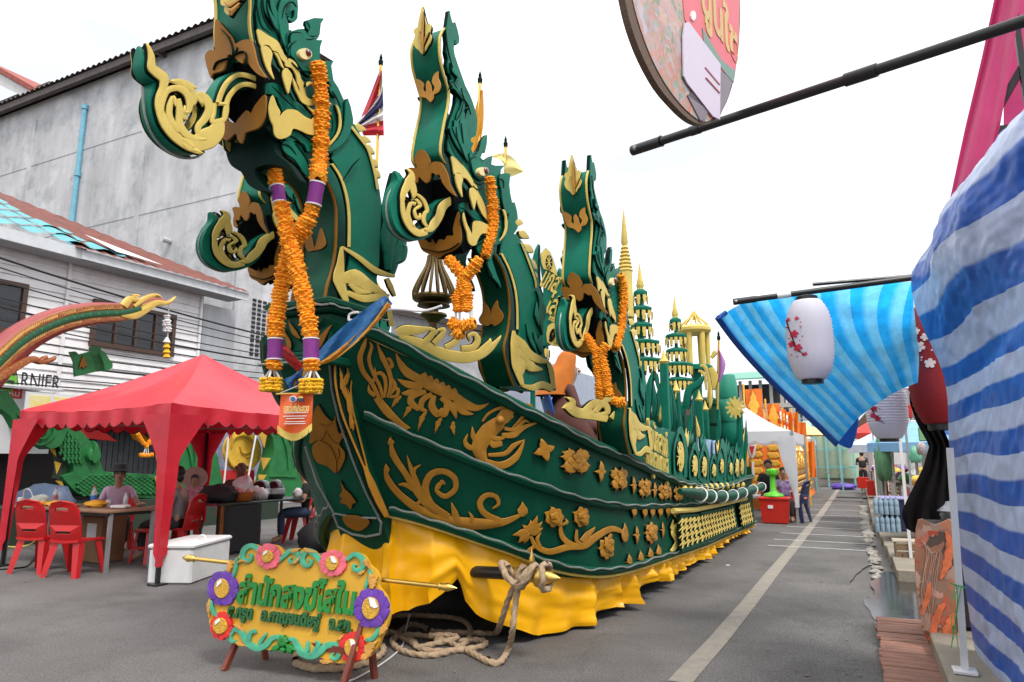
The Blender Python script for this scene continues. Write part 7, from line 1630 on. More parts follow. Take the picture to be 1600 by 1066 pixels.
# second and third necks
for k,(poly,curls,scut) in enumerate(((
  [(192,673),(198,661),(210,651),(219,648),(230,641),(240,645),(252,642),(268,650),(285,662),(302,678),(318,700),(326,730),(324,775),(235,775),(236,755),(243,735),(246,715),(240,692),(226,674),(210,678)],
  ([(205,668),(215,660),(228,660),(240,668)],[(212,672),(225,666),(236,676)],[(240,650),(262,668),(275,695),(280,730)],[(255,650),(280,672),(295,705),(300,740)],[(275,662),(300,690),(312,730)],[(300,690),(305,720),(296,745)]),
  ([(242,712),(258,712),(249,735)],[(240,745),(256,745),(246,765)])),(
  [(386,664),(393,654),(402,656),(408,652),(418,656),(430,652),(446,664),(458,682),(466,704),(468,740),(466,775),(396,775),(398,755),(404,730),(410,705),(408,684),(398,672)],
  ([(395,662),(408,660),(418,668)],[(425,660),(440,680),(448,705),(450,735)],[(438,664),(456,695),(460,730)],[(420,745),(440,744),(462,746)]),
  ([(398,668),(418,670),(412,700)],[(406,715),(422,716),(410,735)],[(402,742),(416,742),(405,758)])))):
    pts_=poly; m=MB(); m.plate(pts_,onG(-.3+.5*(k+1)*0),.35,smooth=2,bev=.8); nk=m.build('naga_neck',CGR,gf,smooth=30)
    m=MB()
    for c_ in curls: m.stroke(c_,[.4,1.6,1.6,.4],onG(.05),.04)
    m.build('carved_curl',CGR,nk)
    m=MB()
    for t_ in scut: m.plate(t_,onG(.06),.02,bev=.2)
    m.build('yellow_scute',CYL,nk,smooth=0)
m=MB(); m.plate([(148,652),(165,646),(185,648),(190,652),(205,648),(212,655),(196,668),(190,672),(180,660),(160,655)],onG(-.1),.1,bev=.2); m.build('mouth_cavity',BLACK,gf,smooth=0)
m=MB()
for a,b,w_ in (((188,672),(196,660),1.6),((196,672),(192,662),1.4),((182,646),(186,656),2),((195,645),(205,652),1.6)): m.flame(a,b,w_,0,onG(.08),.03)
m.stroke([(148,654),(158,648),(172,647),(176,649)],[.6,1.4,1.4,.4],onG(.02),.02); m.build('fang',WHT,gf)
# number card on the second neck and its garland
nc=thing('number_card','white card with the Thai number ๒๑ on the second green naga neck','card',onX((251,696),XG+.12)); q=onX((251,696),XG+.12)
MB().box((q.x,q.y,q.z),(.012,.16,.16)).build('card',WHT,nc); MB().text('๒๑',faceX((q.x+.009,q.y,q.z)),.13,.003).build('lettering',LETG,nc,smooth=0)
gg=thing('marigold_garland','short orange marigold garland in a V on the green carved naga neck','garland',onX((228,715),XG+.2),'marigold garlands on the nagas')
m=MB(); flowers(m,[onX(p,XG+.25) for p in ((248,648),(246,665),(240,682),(232,694))],.055); flowers(m,[onX(p,XG+.25) for p in ((215,678),(222,690),(230,698))],.05); m.build('flower_strand',MARI,gg)
m=MB(); flowers(m,[onX(p,XG+.25) for p in ((219,711),(228,712),(238,711))],.05,step=.7); m.build('flower_rosette',MARI,gg)
m=MB()
for dx in (-4,0,4): m.tube([onX((230+dx*.4,698),XG+.25),onX((228+dx,710),XG+.25)],.01,5)
m.build('tassel_string',WPLAS,gg)
# tall crest behind (top of another head)
c5b=C(0,540,.1689); m=MB(); m.plate(c5b([(668,95),(825,55),(830,100),(860,180),(870,245),(680,290),(672,200)]),onG(.25),.05,bev=.3); cr_=m.build('crest_face',CGR,gf,smooth=0)
m=MB(); m.plate(c5b([(820,15),(840,50),(880,75),(910,130),(945,170),(945,215),(900,240),(868,245),(858,180),(826,90)]),onG(.1),.3,bev=.5); m.build('crest_side',CGR,gf,smooth=0); m=MB(); m.plate(c5b([(630,60),(655,75),(672,110),(668,150),(650,105)]),onG(.1),.2,bev=.3); m.build('crest_side',CGR,gf,smooth=0)
m=MB(); m.plate(c5b([(765,90),(790,150),(805,200),(780,190),(770,220),(750,195),(725,215),(740,150)]),onG(.31),.02,bev=.3); m.build('yellow_scute',BROWN_SHADEG,cr_,smooth=0)
m=MB(); m.plate([(0,610),(10,625),(20,640),(22,655),(14,648),(22,668),(24,672),(14,668),(4,650),(-10,640),(-10,612)],onG(.1),.2,bev=.4); m.build('tail_fin',CGR,gf,smooth=30)
MB().box((XG-.2,7.8,.3),(.8,8.5,.6)).build('plinth',CBK,gf)
# things between the green nagas
sp_=lambda name,lab,cat,poly,mt,off,th=.03: MB().plate(poly,onG(off),th,bev=.2).build(name,mt,label=lab,cat=cat,smooth=0)
sp_('red_banner','red banner panel with a yellow edge hanging behind the scaled naga neck','banner',[(108,668),(160,674),(182,690),(120,684)],mat('red_banner_cloth',(.5,.015,.015),.6),-.5)
sp_('yellow_flag_cloth','yellow hanging flag left of the rear tent leg','flag',[(297,655),(301,648),(316,652),(314,685),(306,676),(300,672)],FY,-.3)
sp_('yellow_flag_cloth','yellow banner scrap under the second naga jaw','flag',[(202,676),(222,678),(235,690),(220,692),(208,686)],FY,-.35)
gd=thing('gilt_shield','big yellow oval carved shield panel behind the seated monk','shield',onX((376,740),-12.8)); oG=lambda off:(lambda p:(onX(p,-12.8+off),V((1,0,0))))
m=MB(); m.plate([(376+29*math.cos(a),705+33*math.sin(a)) for a in [2*PI*k/24 for k in range(24)]],oG(0),.08,bev=.6); sd_=m.build('disc',mat('bright_yellow_paint',(.75,.45,.05),.5,var=.2),gd,smooth=30)
m=MB()
for pts in ([(360,700),(365,685),(380,680),(392,690),(390,705),(378,708),(374,698)],[(355,715),(362,728),(378,732),(392,724)],[(384,715),(390,712),(396,700)],[(352,705),(354,690),(362,678)]): m.stroke(pts,[.5,2,2,.5],oG(.085),.05)
m.build('carved_curl',CYL,sd_)
sp_('red_cloth','plain red cloth panel below the carved yellow shield','cloth',[(335,735),(396,735),(396,755),(333,755)],MATS['red_banner_cloth'],-.55)
MB().box((-13.5,11.6,1.6),(.1,2.5,1.4)).build('poster_board',mat('blue_poster_print',(.1,.12,.3),.5,var=.6,vs=5,col2=(.4,.4,.5)),label='bluish printed poster board behind the carved yellow shield',cat='poster')
fg=thing('small_flag','small red white and blue national flag on a white pole before the yellow shield','flag',onX((352,755),-12.0))
MB().tube([onX((350,755),-12.0),onX((360,652),-12.0)],.02,6).build('pole',WPLAS,fg)
for nm,mt,pl in (('red_stripe',FR,[(352,656),(358,652),(362,680),(358,686)]),('white_stripe',FW,[(358,652),(361,650),(364,676),(362,680)])): MB().plate(pl,lambda p:(onX(p,-11.98),V((1,0,0))),.01,bev=0).build(nm,mt,fg,smooth=0)
MB().tube([onX((386,755),-12.0),onX((400,680),-12.0)],.02,6).build('white_pole',WPLAS,label='thin white pole standing before the carved yellow shield',cat='pole')
# ------------------------------------------------------------------ gilded barge prow rising at the far left
XPW=-11.6; onW=lambda off=0.:(lambda p:(onX(p,XPW+off),V((1,0,0))))
RG=mat('red_gilt_scales',(.2,.018,.012),.5,col2=(.38,.16,.03),vs=30,bump=.4,bs=40); GRM=mat('green_mirror_mosaic',(.004,.035,.012),.3,col2=(.015,.12,.04),vs=60); PKP=mat('pink_lacquer',(.3,.05,.05),.5,var=.1)
pw=thing('gilded_prow','red gold and green mosaic barge prow curving up above the red canopy left end','barge prow',onX((0,570),XPW))
ctrl=[(-30,588),(0,556),(40,522),(90,498),(140,487),(190,484),(215,478),(228,470),(245,466),(262,468),(273,463)]
def band_(dy0,dy1,off,th,mt,nm,par,i0=0,i1=6):
    m=MB(); pl=crs(ctrl[i0:i1+1],6); n=len(pl)
    m.stroke([tuple(p+V((0,lerp(dy0,dy0*.6,i/n)))) for i,p in enumerate(pl)],[lerp(dy1,dy1*.75,i/n) for i in range(n)],onW(off),th,smooth=False,sub=1); return m.build(nm,mt,par)
MB().tube([onX(p,XPW-.12) for p in crs([(x,y+4) for x,y in ctrl],5)],[.3,.28,.25,.22,.2,.17,.13,.1,.07,.03,.01],10).build('hull_beam',PKP,pw,smooth=60)
band_(-6,6,.05,.1,RG,'upper_scale_band',pw); band_(7,5.5,.08,.1,GRM,'mosaic_band',pw); band_(19,5.5,.05,.1,RG,'lower_scale_band',pw)
SCG=mat('gold_scale_stud',(.62,.4,.1),.4,metal=.3,var=.3)
for dy in (-6,19):
    m=MB(); pl=crs(ctrl[:6],16)
    for i in range(2,len(pl)-1,1):
        p=pl[i]; d=(pl[i+1]-p).normalized(); k=1-.5*i/len(pl); c_=p+V((0,lerp(dy,dy*.6,i/len(pl))))
        m.flame(tuple(c_+V((0,4*k))),tuple(c_+V((2.5*k,-5*k))),1.7*k,.5,onW(.145),.02)
    o=m.build('scale_studs',SCG,pw); o['kind']='stuff'
m=MB(); pl=crs(ctrl[:6],8)
for i in range(2,len(pl)-1,2):
    p=pl[i]+V((0,lerp(7,4,i/len(pl)))); m.plate([(p.x-1.6,p.y),(p.x,p.y-2),(p.x+1.6,p.y),(p.x,p.y+2)],onW(.175),.02,bev=.2)
o=m.build('mosaic_studs',mat('bright_mirror_green',(.04,.3,.1),.2,metal=.4),pw); o['kind']='stuff'
m=MB()
for pts,ws in (([(185,490),(205,492),(222,484),(240,474),(258,474),(272,464)],[6,8,7,5,3,.4]),([(190,480),(200,468),(210,470),(205,463),(216,462)],[5,5,4,3,.3]),([(205,480),(222,468),(238,462),(250,466)],[3,4,3,.5]),([(212,488),(228,480),(246,470)],[2,3,.5])): m.stroke(pts,ws,onW(.08),.09)
m.build('flame_tip',METG,pw)
m=MB()
for pts,ws in (([(-20,600),(20,575),(45,562),(62,566),(78,562),(84,557)],[6,6,5,4,3,.3]),([(55,566),(66,560),(70,556)],[2,3,.3])): m.stroke(pts,ws,onW(.1),.1)
m.build('lower_flame',RG,pw)
tt_=thing('hanging_tassel','white beaded tassel with yellow petals hanging from the gilded prow tip','tassel',onX((261,480),XPW+.05)); pt=lambda y:onX((261,y),XPW+.05)
MB().tube([onX((264,470),XPW+.05),pt(556)],.012,5).build('string',WPLAS,tt_)
for y,r in ((497,.07),(505,.1),(514,.1)): 
    m=MB(); flowers(m,[pt(y+3),pt(y-3)],r,step=.6); m.build('white_ring',WPLAS,tt_)
for y in (527,535,543,550): MB().lathe([(.02,0),(.07,-.1),(.05,-.11)],pt(y),10).build('petal_cone',MARI2 if y>530 else WPLAS,tt_)
# ------------------------------------------------------------------ striped tarpaulin stall wall in the right foreground
def stripe_mat(name,c1,c2,rough,period=1.,fac=None,bumpS=.9,bscale=16,soft=.03,coat=0.,ridged=False):
    m=bpy.data.materials.new(name); m.use_nodes=True; t=m.node_tree; b=t.nodes['Principled BSDF']; l=t.links.new
    uv=t.nodes.new('ShaderNodeUVMap'); sp=t.nodes.new('ShaderNodeSeparateXYZ'); l(uv.outputs[0],sp.inputs[0])
    tc=t.nodes.new('ShaderNodeTexCoord')
    f=t.nodes.new('ShaderNodeMath'); f.operation='FRACT'; l(sp.outputs['Y'],f.inputs[0])
    g=t.nodes.new('ShaderNodeMapRange'); g.inputs[1].default_value=.5-soft; g.inputs[2].default_value=.5+soft; l(f.outputs[0],g.inputs[0])
    n=t.nodes.new('ShaderNodeTexNoise'); n.inputs['Scale'].default_value=9; n.inputs['Detail'].default_value=8; n.inputs['Roughness'].default_value=.7; l(tc.outputs['Object'],n.inputs[0])
    mr=t.nodes.new('ShaderNodeMapRange'); mr.inputs[1].default_value=.3; mr.inputs[2].default_value=.7; mr.inputs[3].default_value=.72; mr.inputs[4].default_value=1.2; l(n.outputs['Fac'],mr.inputs[0])
    mx=t.nodes.new('ShaderNodeMix'); mx.data_type='RGBA'; l(g.outputs[0],mx.inputs[0]); mx.inputs[6].default_value=(*c1,1); mx.inputs[7].default_value=(*c2,1)
    mm=t.nodes.new('ShaderNodeMix'); mm.data_type='RGBA'; mm.blend_type='MULTIPLY'; mm.inputs[0].default_value=1; l(mx.outputs[2],mm.inputs[6]); l(mr.outputs[0],mm.inputs[7]); l(mm.outputs[2],b.inputs['Base Color'])
    b.inputs['Roughness'].default_value=rough; b.inputs['Specular IOR Level'].default_value=.45
    # crumpled plastic and woven tape
    v=t.nodes.new('ShaderNodeTexVoronoi'); v.feature='F1'; v.inputs['Scale'].default_value=bscale; 
    nd=t.nodes.new('ShaderNodeTexNoise'); nd.inputs['Scale'].default_value=5; nd.inputs['Detail'].default_value=6; l(tc.outputs['Object'],nd.inputs[0])
    vm=t.nodes.new('ShaderNodeMix'); vm.data_type='RGBA'; vm.inputs[0].default_value=.35; l(tc.outputs['Object'],vm.inputs[6]); l(nd.outputs['Color'],vm.inputs[7]); l(vm.outputs[2],v.inputs['Vector'])
    n2=t.nodes.new('ShaderNodeTexNoise'); n2.inputs['Scale'].default_value=bscale*2.2; n2.inputs['Detail'].default_value=6; n2.inputs['Roughness'].default_value=.65; l(tc.outputs['Object'],n2.inputs[0])
    if ridged: n2.noise_type='RIDGED_MULTIFRACTAL'; n2.inputs['Detail'].default_value=4; mr.inputs[3].default_value=.86; mr.inputs[4].default_value=1.12
    ad=t.nodes.new('ShaderNodeMath'); ad.operation='ADD'; ad.inputs[0].default_value=0
    if not ridged: l(v.outputs['Distance'],ad.inputs[0]); l(n2.outputs['Fac'],ad.inputs[1])
    bp=t.nodes.new('ShaderNodeBump'); bp.inputs['Strength'].default_value=bumpS; bp.inputs['Distance'].default_value=.03; l(ad.outputs[0],bp.inputs['Height']); l(bp.outputs[0],b.inputs['Normal'])
    if fac: thin(m,fac,None); 
    if coat: b.inputs['Coat Weight'].default_value=coat
    MATS[name]=m; return m
TARP=stripe_mat('striped_tarp',(.008,.09,.46),(.42,.5,.72),.42,bumpS=1.,bscale=9,ridged=True)
LE=[(1425,425),(1424,445),(1430,480),(1443,512),(1458,545),(1471,578),(1480,620),(1482,680),(1487,740),(1494,810),(1503,880),(1513,950),(1522,1010),(1536,1075),(1550,1140)]
def tarp_top(s): return yl([(0,425),(.05,404),(.22,330),(.4,266),(.56,205),(.72,150),(1.,40)],s)
lec=crs(LE,11); NT=len(lec); g=[];uvs=[]
NS=140
for i in range(NT):
    row=[]
    for j in range(NS+1):
        s=j/NS; t=i/(NT-1); yy=lerp(tarp_top(s),1140+30*s,(lec[i].y-425)/(1140-425))
        xx=lerp(lec[i].x,1690,s); Y=lerp(5.5,2.7,s**.85)
        d=.06*mnoise.noise(V((s*3.,t*4,2)))*min(1,s*6)+(.022*mnoise.noise(V((s*8+t*3,t*11,5)))+.016*abs(mnoise.noise(V((s*14+t*6,t*26,8)))))*min(1,.25+s*6)
        d+=.16*math.sin(PI*min(1,t*2.2))*math.sin(PI*min(1,s*1.4))
        q=onY((xx,yy),Y); d+=.0095*(mnoise.ridged_multi_fractal(V((q.y*5.2,q.z*6.4,2.)),1.,2.1,5,1.,2.)-1.)*min(1,.2+s*8); q=q+V((-d*.9,-d*.25,.0)); row.append(q); uvs.append((s,(q.z-.35*max(0,q.z-2.0)+.04*mnoise.noise(V((s*4,t*3,0))))/.235))
    g.append(row)
m=MB(); m.grid(g); m.uv=uvs
tarp=thing('striped_tarp_wall','crumpled blue and silver striped tarpaulin stall wall filling the right foreground','tarpaulin',(.6,4.2,0))
m.build('tarp_sheet',TARP,tarp,smooth=80)
pth=[onZ((1513,1050),.17)]; p0=onZ((1508,1052),.17); p1=onY((1484,700),p0.y)
MB().bar(p0,p1,.035).build('post',WPLAS,tarp); MB().bbox(p0+V((0,0,.012)),(.12,.12,.02),.004).build('foot_plate',WPLAS,tarp)
GST=mat('green_string',(.05,.35,.08),.6)
m=MB(); q=onY((1500,915),p0.y-.04)
for k in range(4): m.tube(crs([q+V((rnd.uniform(-.03,.02),0,0)),q+V((-.03+rnd.uniform(-.05,.03),-.02,-.1)),q+V((-.05+rnd.uniform(-.05,.05),-.02,-.2-.15*rnd.random()))],4),.0025,4)
m.tube([q+V((-.05,-.01,.01)),q+V((.03,-.01,-.01))],.004,5); m.build('string_tie',GST,tarp)
# pink canopy with hanging leg cloth
PINKC=thin(mat('pink_canopy_cloth',(.62,.05,.2),.5,var=.12,vs=2,bump=.15,bs=6,sheen=.2),.4,None)
pc=thing('pink_canopy','bright pink canopy with hanging leg cloth at the top right corner','canopy',(1.2,6,0))
g=[]
for i in range(31):
    t=i/30; row=[]
    for k in range(11):
        u=k/10; a=yl([(-60,1562),(0,1553),(90,1534),(200,1508),(340,1478)],lerp(-60,340,t)); b=yl([(-60,1600),(0,1594),(90,1582),(200,1562),(340,1530)],lerp(-60,340,t))
        row.append(onY((lerp(a,b,u),lerp(-60,340,t)),5.95+.07*math.sin(u*7+t*2)+.03*math.sin(u*15)))
    g.append(row)
MB().grid(g).build('leg_cloth',PINKC,pc,smooth=80)
MB().grid([[onY((lerp(1568,1720,k/6),lerp(-80,360,i/8)),6.35-.06*math.sin(k+i)) for k in range(7)] for i in range(9)]).build('side_cloth',PINKC,pc,smooth=80)
MB().bar(onY((1548,205),6.15),onY((1640,196),6.15),.055).bar(onY((1640,30),6.1),onY((1563,165),6.15),.05).build('frame_bar',BLKM,pc)
pa=onY((1575,-60),6.1); MB().bar(V((pa.x,6.1,.1)),pa,.04).build('post',BLKM,pc)
# black telescopic pole
a=onD((990,235),2.75); b=onD((1640,20),2.25); L_=lambda t:a.lerp(b,t)
tp=thing('black_pole','thin black telescopic pole slanting across the sky to the pink canopy','pole',a)
MB().tube([a,L_(1)],.0155,14).build('tube',BLKM,tp); MB().tube([L_(-.004),L_(.1)],.0195,14).tube([L_(.1),L_(.102)],.021,14).build('sleeve',BLKM,tp); MB().tube([L_(.62),L_(.69)],.0195,14).build('sleeve',BLKM,tp); MB().tube([L_(.2),L_(.23)],.0175,14).build('sleeve',BLKM,tp)
pe=L_(1.0); MB().tube([V((pe.x,pe.y,0)),pe+V((0,0,.3))],.022,12).build('stand_post',BLKM,tp); q=onD((994,234),2.735); MB().ball(q+V((0,-.016,0)),.009,10,7).build('rivet',STEEL,tp)
# round printed sign hanging edge-on
od=onD((1070,-40),2.35); nd_=V((.986,-.166,0)).normalized()
onR=lambda off=0.:(lambda p:(onP(p,od,nd_)+nd_*off,nd_))
rs=thing('round_sign','round printed hanging sign cut off by the top edge with a corrugated rim','sign',onP((1090,190),od,nd_))
disc=[(972,-40),(977,0),(988,45),(1006,92),(1030,136),(1055,166),(1075,185),(1092,194),(1108,193),(1125,180),(1140,150),(1150,110),(1156,60),(1157,0),(1152,-80),(1135,-160),(1100,-230),(1050,-250),(1005,-190),(980,-110)]
CARD=mat('corrugated_card_edge',(.13,.085,.06),.85,var=.4,vs=60,streak=(1,1,9))
m=MB(); m.plate(disc,onR(-.018),.017,smooth=3,bev=.2); m.build('board',CARD,rs,smooth=0)
def food(name,cols,sc):
    m=bpy.data.materials.new(name); m.use_nodes=True; t=m.node_tree; b=t.nodes['Principled BSDF']; l=t.links.new
    tc=t.nodes.new('ShaderNodeTexCoord'); n=t.nodes.new('ShaderNodeTexNoise'); n.inputs['Scale'].default_value=sc*.7; n.inputs['Detail'].default_value=4; l(tc.outputs['Object'],n.inputs[0])
    vm=t.nodes.new('ShaderNodeMix'); vm.data_type='RGBA'; vm.inputs[0].default_value=.3; l(tc.outputs['Object'],vm.inputs[6]); l(n.outputs['Color'],vm.inputs[7])
    v=t.nodes.new('ShaderNodeTexVoronoi'); v.inputs['Scale'].default_value=sc; l(vm.outputs[2],v.inputs['Vector'])
    sp=t.nodes.new('ShaderNodeSeparateColor'); l(v.outputs['Color'],sp.inputs[0]); r=t.nodes.new('ShaderNodeValToRGB'); l(sp.outputs[0],r.inputs[0])
    e=r.color_ramp.elements; e[0].position=0; e[0].color=(*cols[0],1); e[1].position=1; e[1].color=(*cols[-1],1)
    for i,c in enumerate(cols[1:-1]): x=e.new((i+1)/(len(cols)-1)); x.color=(*c,1)
    mu=t.nodes.new('ShaderNodeMix'); mu.data_type='RGBA'; mu.blend_type='MULTIPLY'; mu.inputs[0].default_value=.55; l(r.outputs[0],mu.inputs[6]); l(n.outputs['Fac'],mu.inputs[7]); l(mu.outputs[2],b.inputs['Base Color']); b.inputs['Roughness'].default_value=.45
    MATS[name]=m; return m
FOOD=food('salad_photo_print',((.6,.5,.56),(.7,.26,.16),(.62,.56,.62),(.2,.36,.24),(.75,.4,.25),(.55,.4,.45)),26)
face=[(983,-40),(988,0),(1000,45),(1017,90),(1038,130),(1060,160),(1078,178),(1094,189),(1107,189),(1122,176),(1137,148),(1147,110),(1153,60),(1154,0),(1149,-80),(1132,-155),(1100,-222),(1052,-240),(1012,-185),(990,-110)]
m=MB(); m.plate(face,onR(0),.001,smooth=3,bev=0); fc=m.build('printed_face',FOOD,rs,smooth=0)
for nm,poly,mt,off in (('red_print',[(1066,-235),(1100,-221),(1132,-154),(1149,-80),(1154,0),(1153,60),(1148,105),(1142,132),(1127,128),(1085,70),(1068,30),(1060,-60)],mat('faded_red_print',(.7,.13,.16),.5,var=.1),.0015),('green_print',[(1095,45),(1104,60),(1125,95),(1147,112),(1144,130),(1128,112),(1110,88),(1097,66)],mat('faded_green_print',(.16,.27,.22),.5),.003),('grey_print',[(1072,150),(1122,185),(1137,148),(1143,125),(1122,110),(1100,188),(1092,189)],mat('faded_grey_print',(.2,.17,.2),.5),.0015),
    ('white_card',[(1066,38),(1072,36),(1122,102),(1121,188),(1110,183),(1070,132),(1064,120),(1063,60)],mat('lilac_card',(.62,.55,.66),.5,var=.04),.0045),('white_dot',[(1080+4*math.cos(k),26+8*math.sin(k)) for k in [2*PI*i/10 for i in range(10)]],WHT,.003)):
    m=MB(); m.plate(poly,onR(off),.001,bev=0); m.build(nm,mt,fc,smooth=0)
m=MB()
for a_,b2 in (((1097,107),(1120,134)),((1098,123),(1120,147))): m.stroke([a_,b2],[.8,.8],onR(.0055),.001,smooth=False,ridge=0)
m.build('red_rule',mat('red_rule',(.4,.08,.1),.5),fc,smooth=0)
a_=onP((1093,-12),od,nd_);b2=onP((1150,78),od,nd_); ax=(b2-a_).normalized(); ay=nd_.cross(ax)
M_=Matrix(((ax.x,ay.x,nd_.x,0),(ax.y,ay.y,nd_.y,0),(ax.z,ay.z,nd_.z,0),(0,0,0,1))); M_.translation=(a_+b2)/2+nd_*.004
MB().text('นูนใช',M_,.2,.002,fit=(b2-a_).length,off=.006).build('lettering',mat('faded_yellow_letter',(.6,.42,.15),.5),fc,smooth=0)
MB().tube([onP((1075,-240),od,nd_),onP((1075,-240),od,nd_)+V((0,0,.8))],.004,5).build('hanging_string',WPLAS,rs)
# ------------------------------------------------------------------ second pole, lanterns and the translucent blue sheet
a=onD((1146,472),5.5); b=onD((1450,431),5.9)
p2=thing('black_pole','black pole holding the translucent blue sheet and the white lantern','pole',a)
MB().tube([a,b],.022,12).build('tube',BLKM,p2); MB().tube([a,a.lerp(b,.12)],.026,12).build('sleeve',BLKM,p2); MB().tube([V((b.x+.16,b.y+.02,0)),b+V((.16,.02,.2))],.025,12).build('stand_post',BLKM,p2); MB().tube([a.lerp(b,.42)+V((0,.03,.06)),b+V((0,.05,.02))],.014,8).build('brace',BLKM,p2); MB().ball(onD((1150,471),5.47),.012,8,6).build('rivet',STEEL,p2); MB().tube([a.lerp(b,.23),a.lerp(b,.3)],.0235,12).build('tape_band',WPLAS,p2)
BLS=stripe_mat('translucent_blue_sheet',(.02,.42,.95),(.17,.6,.95),.4,fac=.8,bumpS=.4,bscale=7,soft=.12)
hem=crs([(1122,497),(1150,535),(1185,575),(1230,620),(1275,662),(1308,694)],8); rgt=crs([(1425,440),(1428,480),(1432,520),(1436,560),(1434,598)],10)
topc=crs([(1122,497),(1152,478),(1185,467),(1255,458),(1340,447),(1425,440)],8); botc=crs([(1308,694),(1325,672),(1345,650),(1375,628),(1405,610),(1434,598)],8)
g=[];uvs=[]; NN=40
for i in range(NN+1):
    u=i/NN; row=[]
    for j in range(NN+1):
        v=j/NN
        f=lambda c,t:c[0].lerp(c[0],0) if False else c[min(int(t*(len(c)-1)),len(c)-2)].lerp(c[min(int(t*(len(c)-1)),len(c)-2)+1],t*(len(c)-1)-min(int(t*(len(c)-1)),len(c)-2))
        T_,B_,H_,R_=f(topc,u),f(botc,u),f(hem,v),f(rgt,v)
        p=T_*(1-v)+B_*v+H_*(1-u)+R_*u-(topc[0]*(1-u)*(1-v)+topc[-1]*u*(1-v)+botc[0]*(1-u)*v+botc[-1]*u*v)
        dd_=lerp(5.6,6.0,u)+.35*math.sin(PI*v)*(.4+.6*u)+.05*math.sin(u*14+v*5)*v+.03*mnoise.noise(V((u*6,v*6,3)))
        row.append(onD((p.x,p.y),dd_)); uvs.append((v,u*9+.9*math.sin(v*2.5)*u))
    g.append(row)
m=MB(); m.grid(g); m.uv=uvs; bs_=thing('blue_sheet','translucent light blue striped sheet hanging from the black pole with dark blue hem','plastic sheet',onD((1310,690),5.9)); m.build('sheet',BLS,bs_,smooth=80)
HEMB=thin(mat('dark_blue_hem',(.015,.1,.4),.5),.3,None)
m=MB(); m.tube([g[0][j]+V((0,-.01,0)) for j in range(NN+1)],.03,6,sq=.3); m.tube([g[i][0] for i in range(0,5)],.02,6); m.build('hem',HEMB,bs_)
fl_=MB(); fl_.grid([[onD((lerp(x0,x1,k/4),lerp(y0,y1,k/4)),5.83+.03*math.sin(k)) for k in range(5)] for x0,y0,x1,y1 in ((1306,691,1342,652),(1312,695,1341,662),(1320,699,1338,680),(1327,701,1331,699))]); fl_.build('folded_corner',HEMB,bs_,smooth=80)
def lantern(cx,y0,y1,rxp,d,mt,mtf,flowers_,label,branch=(),zcap=9,branchm=None):
    t=thing('paper_lantern',label,'lantern',onD((cx,y1),d),'paper lanterns at the right hand stalls'); c=onD((cx,(y0+y1)/2),d); fw=V((c.x,c.y,0)).normalized(); sc=d/1085/1.0
    dep=V((c.x,c.y,c.z-CH)).dot(V((-math.sin(YW)*math.cos(TH),math.cos(YW)*math.cos(TH),math.sin(TH)))); sc=dep/FPX
    r=rxp*sc; H_=(y1-y0)*sc*1.02; rt=V((fw.y,-fw.x,0)); pr=[]
    rad=lambda z: r*(1-.42*abs(2*z-1)**3.2)
    n=44
    for i in range(n+1):
        z=i/n; pr.append((rad(z)*(1.0 if i%2 else .955),(z-.5)*H_))
    MB().lathe(pr,c,28).build('paper_shade',mt,t,smooth=60)
    for s in (-1,1): MB().lathe([(r*.42,-H_*.035),(r*.46,-H_*.03),(r*.46,H_*.03),(r*.42,H_*.035)],c+V((0,0,s*H_*.52)),20).build('cap_ring',BLKM,t)
    MB().tube([c+V((0,0,H_*.52)),c+V((0,0,H_*.52+zcap*sc))],.006,6).build('hanger',BLKM,t)
    def onL(p):
        dx=(p[0]-cx)*sc; dz=-(p[1]-(y0+y1)/2)*sc; z=dz/H_+.5; rr=rad(max(0,min(1,z)))*1.005; dx=max(-rr*.985,min(rr*.985,dx)); n_=rt*dx-fw*math.sqrt(rr*rr-dx*dx); return c+n_+V((0,0,dz)),n_.normalized()
    for x,y,s_ in flowers_:
        m=MB()
        if s_>2.2:
            for k in range(5):
                a=2*PI*k/5+x; m.flame((x,y),(x+s_*math.cos(a),y+s_*math.sin(a)),s_*.36,0,onL,.002,prof=(.4,.8,1,1,.7))
        else: m.plate([(x+s_*.6*math.cos(a),y+s_*.6*math.sin(a)) for a in [2*PI*k/7 for k in range(7)]],onL,.002,bev=0)
        m.build('blossom_print',mtf,t,smooth=0)
    if branch:
        m=MB()
        for pts in branch: m.stroke(pts,[.5,.5],onL,.0015,ridge=0)
        m.build('twig_print',branchm or BLACK,t,smooth=0)
    return t
PAPER=thin(mat('white_lantern_paper',(.8,.77,.84),.7,var=.03),.35,None); PAPR=thin(mat('red_lantern_paper',(.33,.012,.015),.6,var=.08),.2,None); BLO=mat('crimson_blossom',(.5,.015,.06),.6); BLW=mat('white_blossom',(.75,.6,.55),.6)
lantern(1265,470,592,35,5.25,PAPER,BLO,[(1236,500,3.2),(1249,501,3.),(1244,525,6),(1240,540,5),(1248,547,6),(1234,512,2),(1254,515,2),(1255,530,2),(1251,536,1.6),(1238,556,1.6),(1255,558,2.4),(1258,557,2.4),(1236,530,1.6),(1246,560,1.6),(1254,508,1.4)],'large white paper lantern with crimson blossom print hanging before the blue sheet',[[(1234,500),(1237,515),(1241,530),(1246,548),(1256,558)]])
lantern(1385,592,684,30,6.9,PAPER,BLO,[(1368,640,5),(1366,650,4),(1372,655,4.5),(1374,624,3),(1362,634,1.6),(1376,640,1.6),(1380,662,1.4),(1360,658,1.4)],'smaller white blossom lantern half hidden behind the lower blue sheet',[[(1364,632),(1367,645),(1373,656),(1380,662)]])
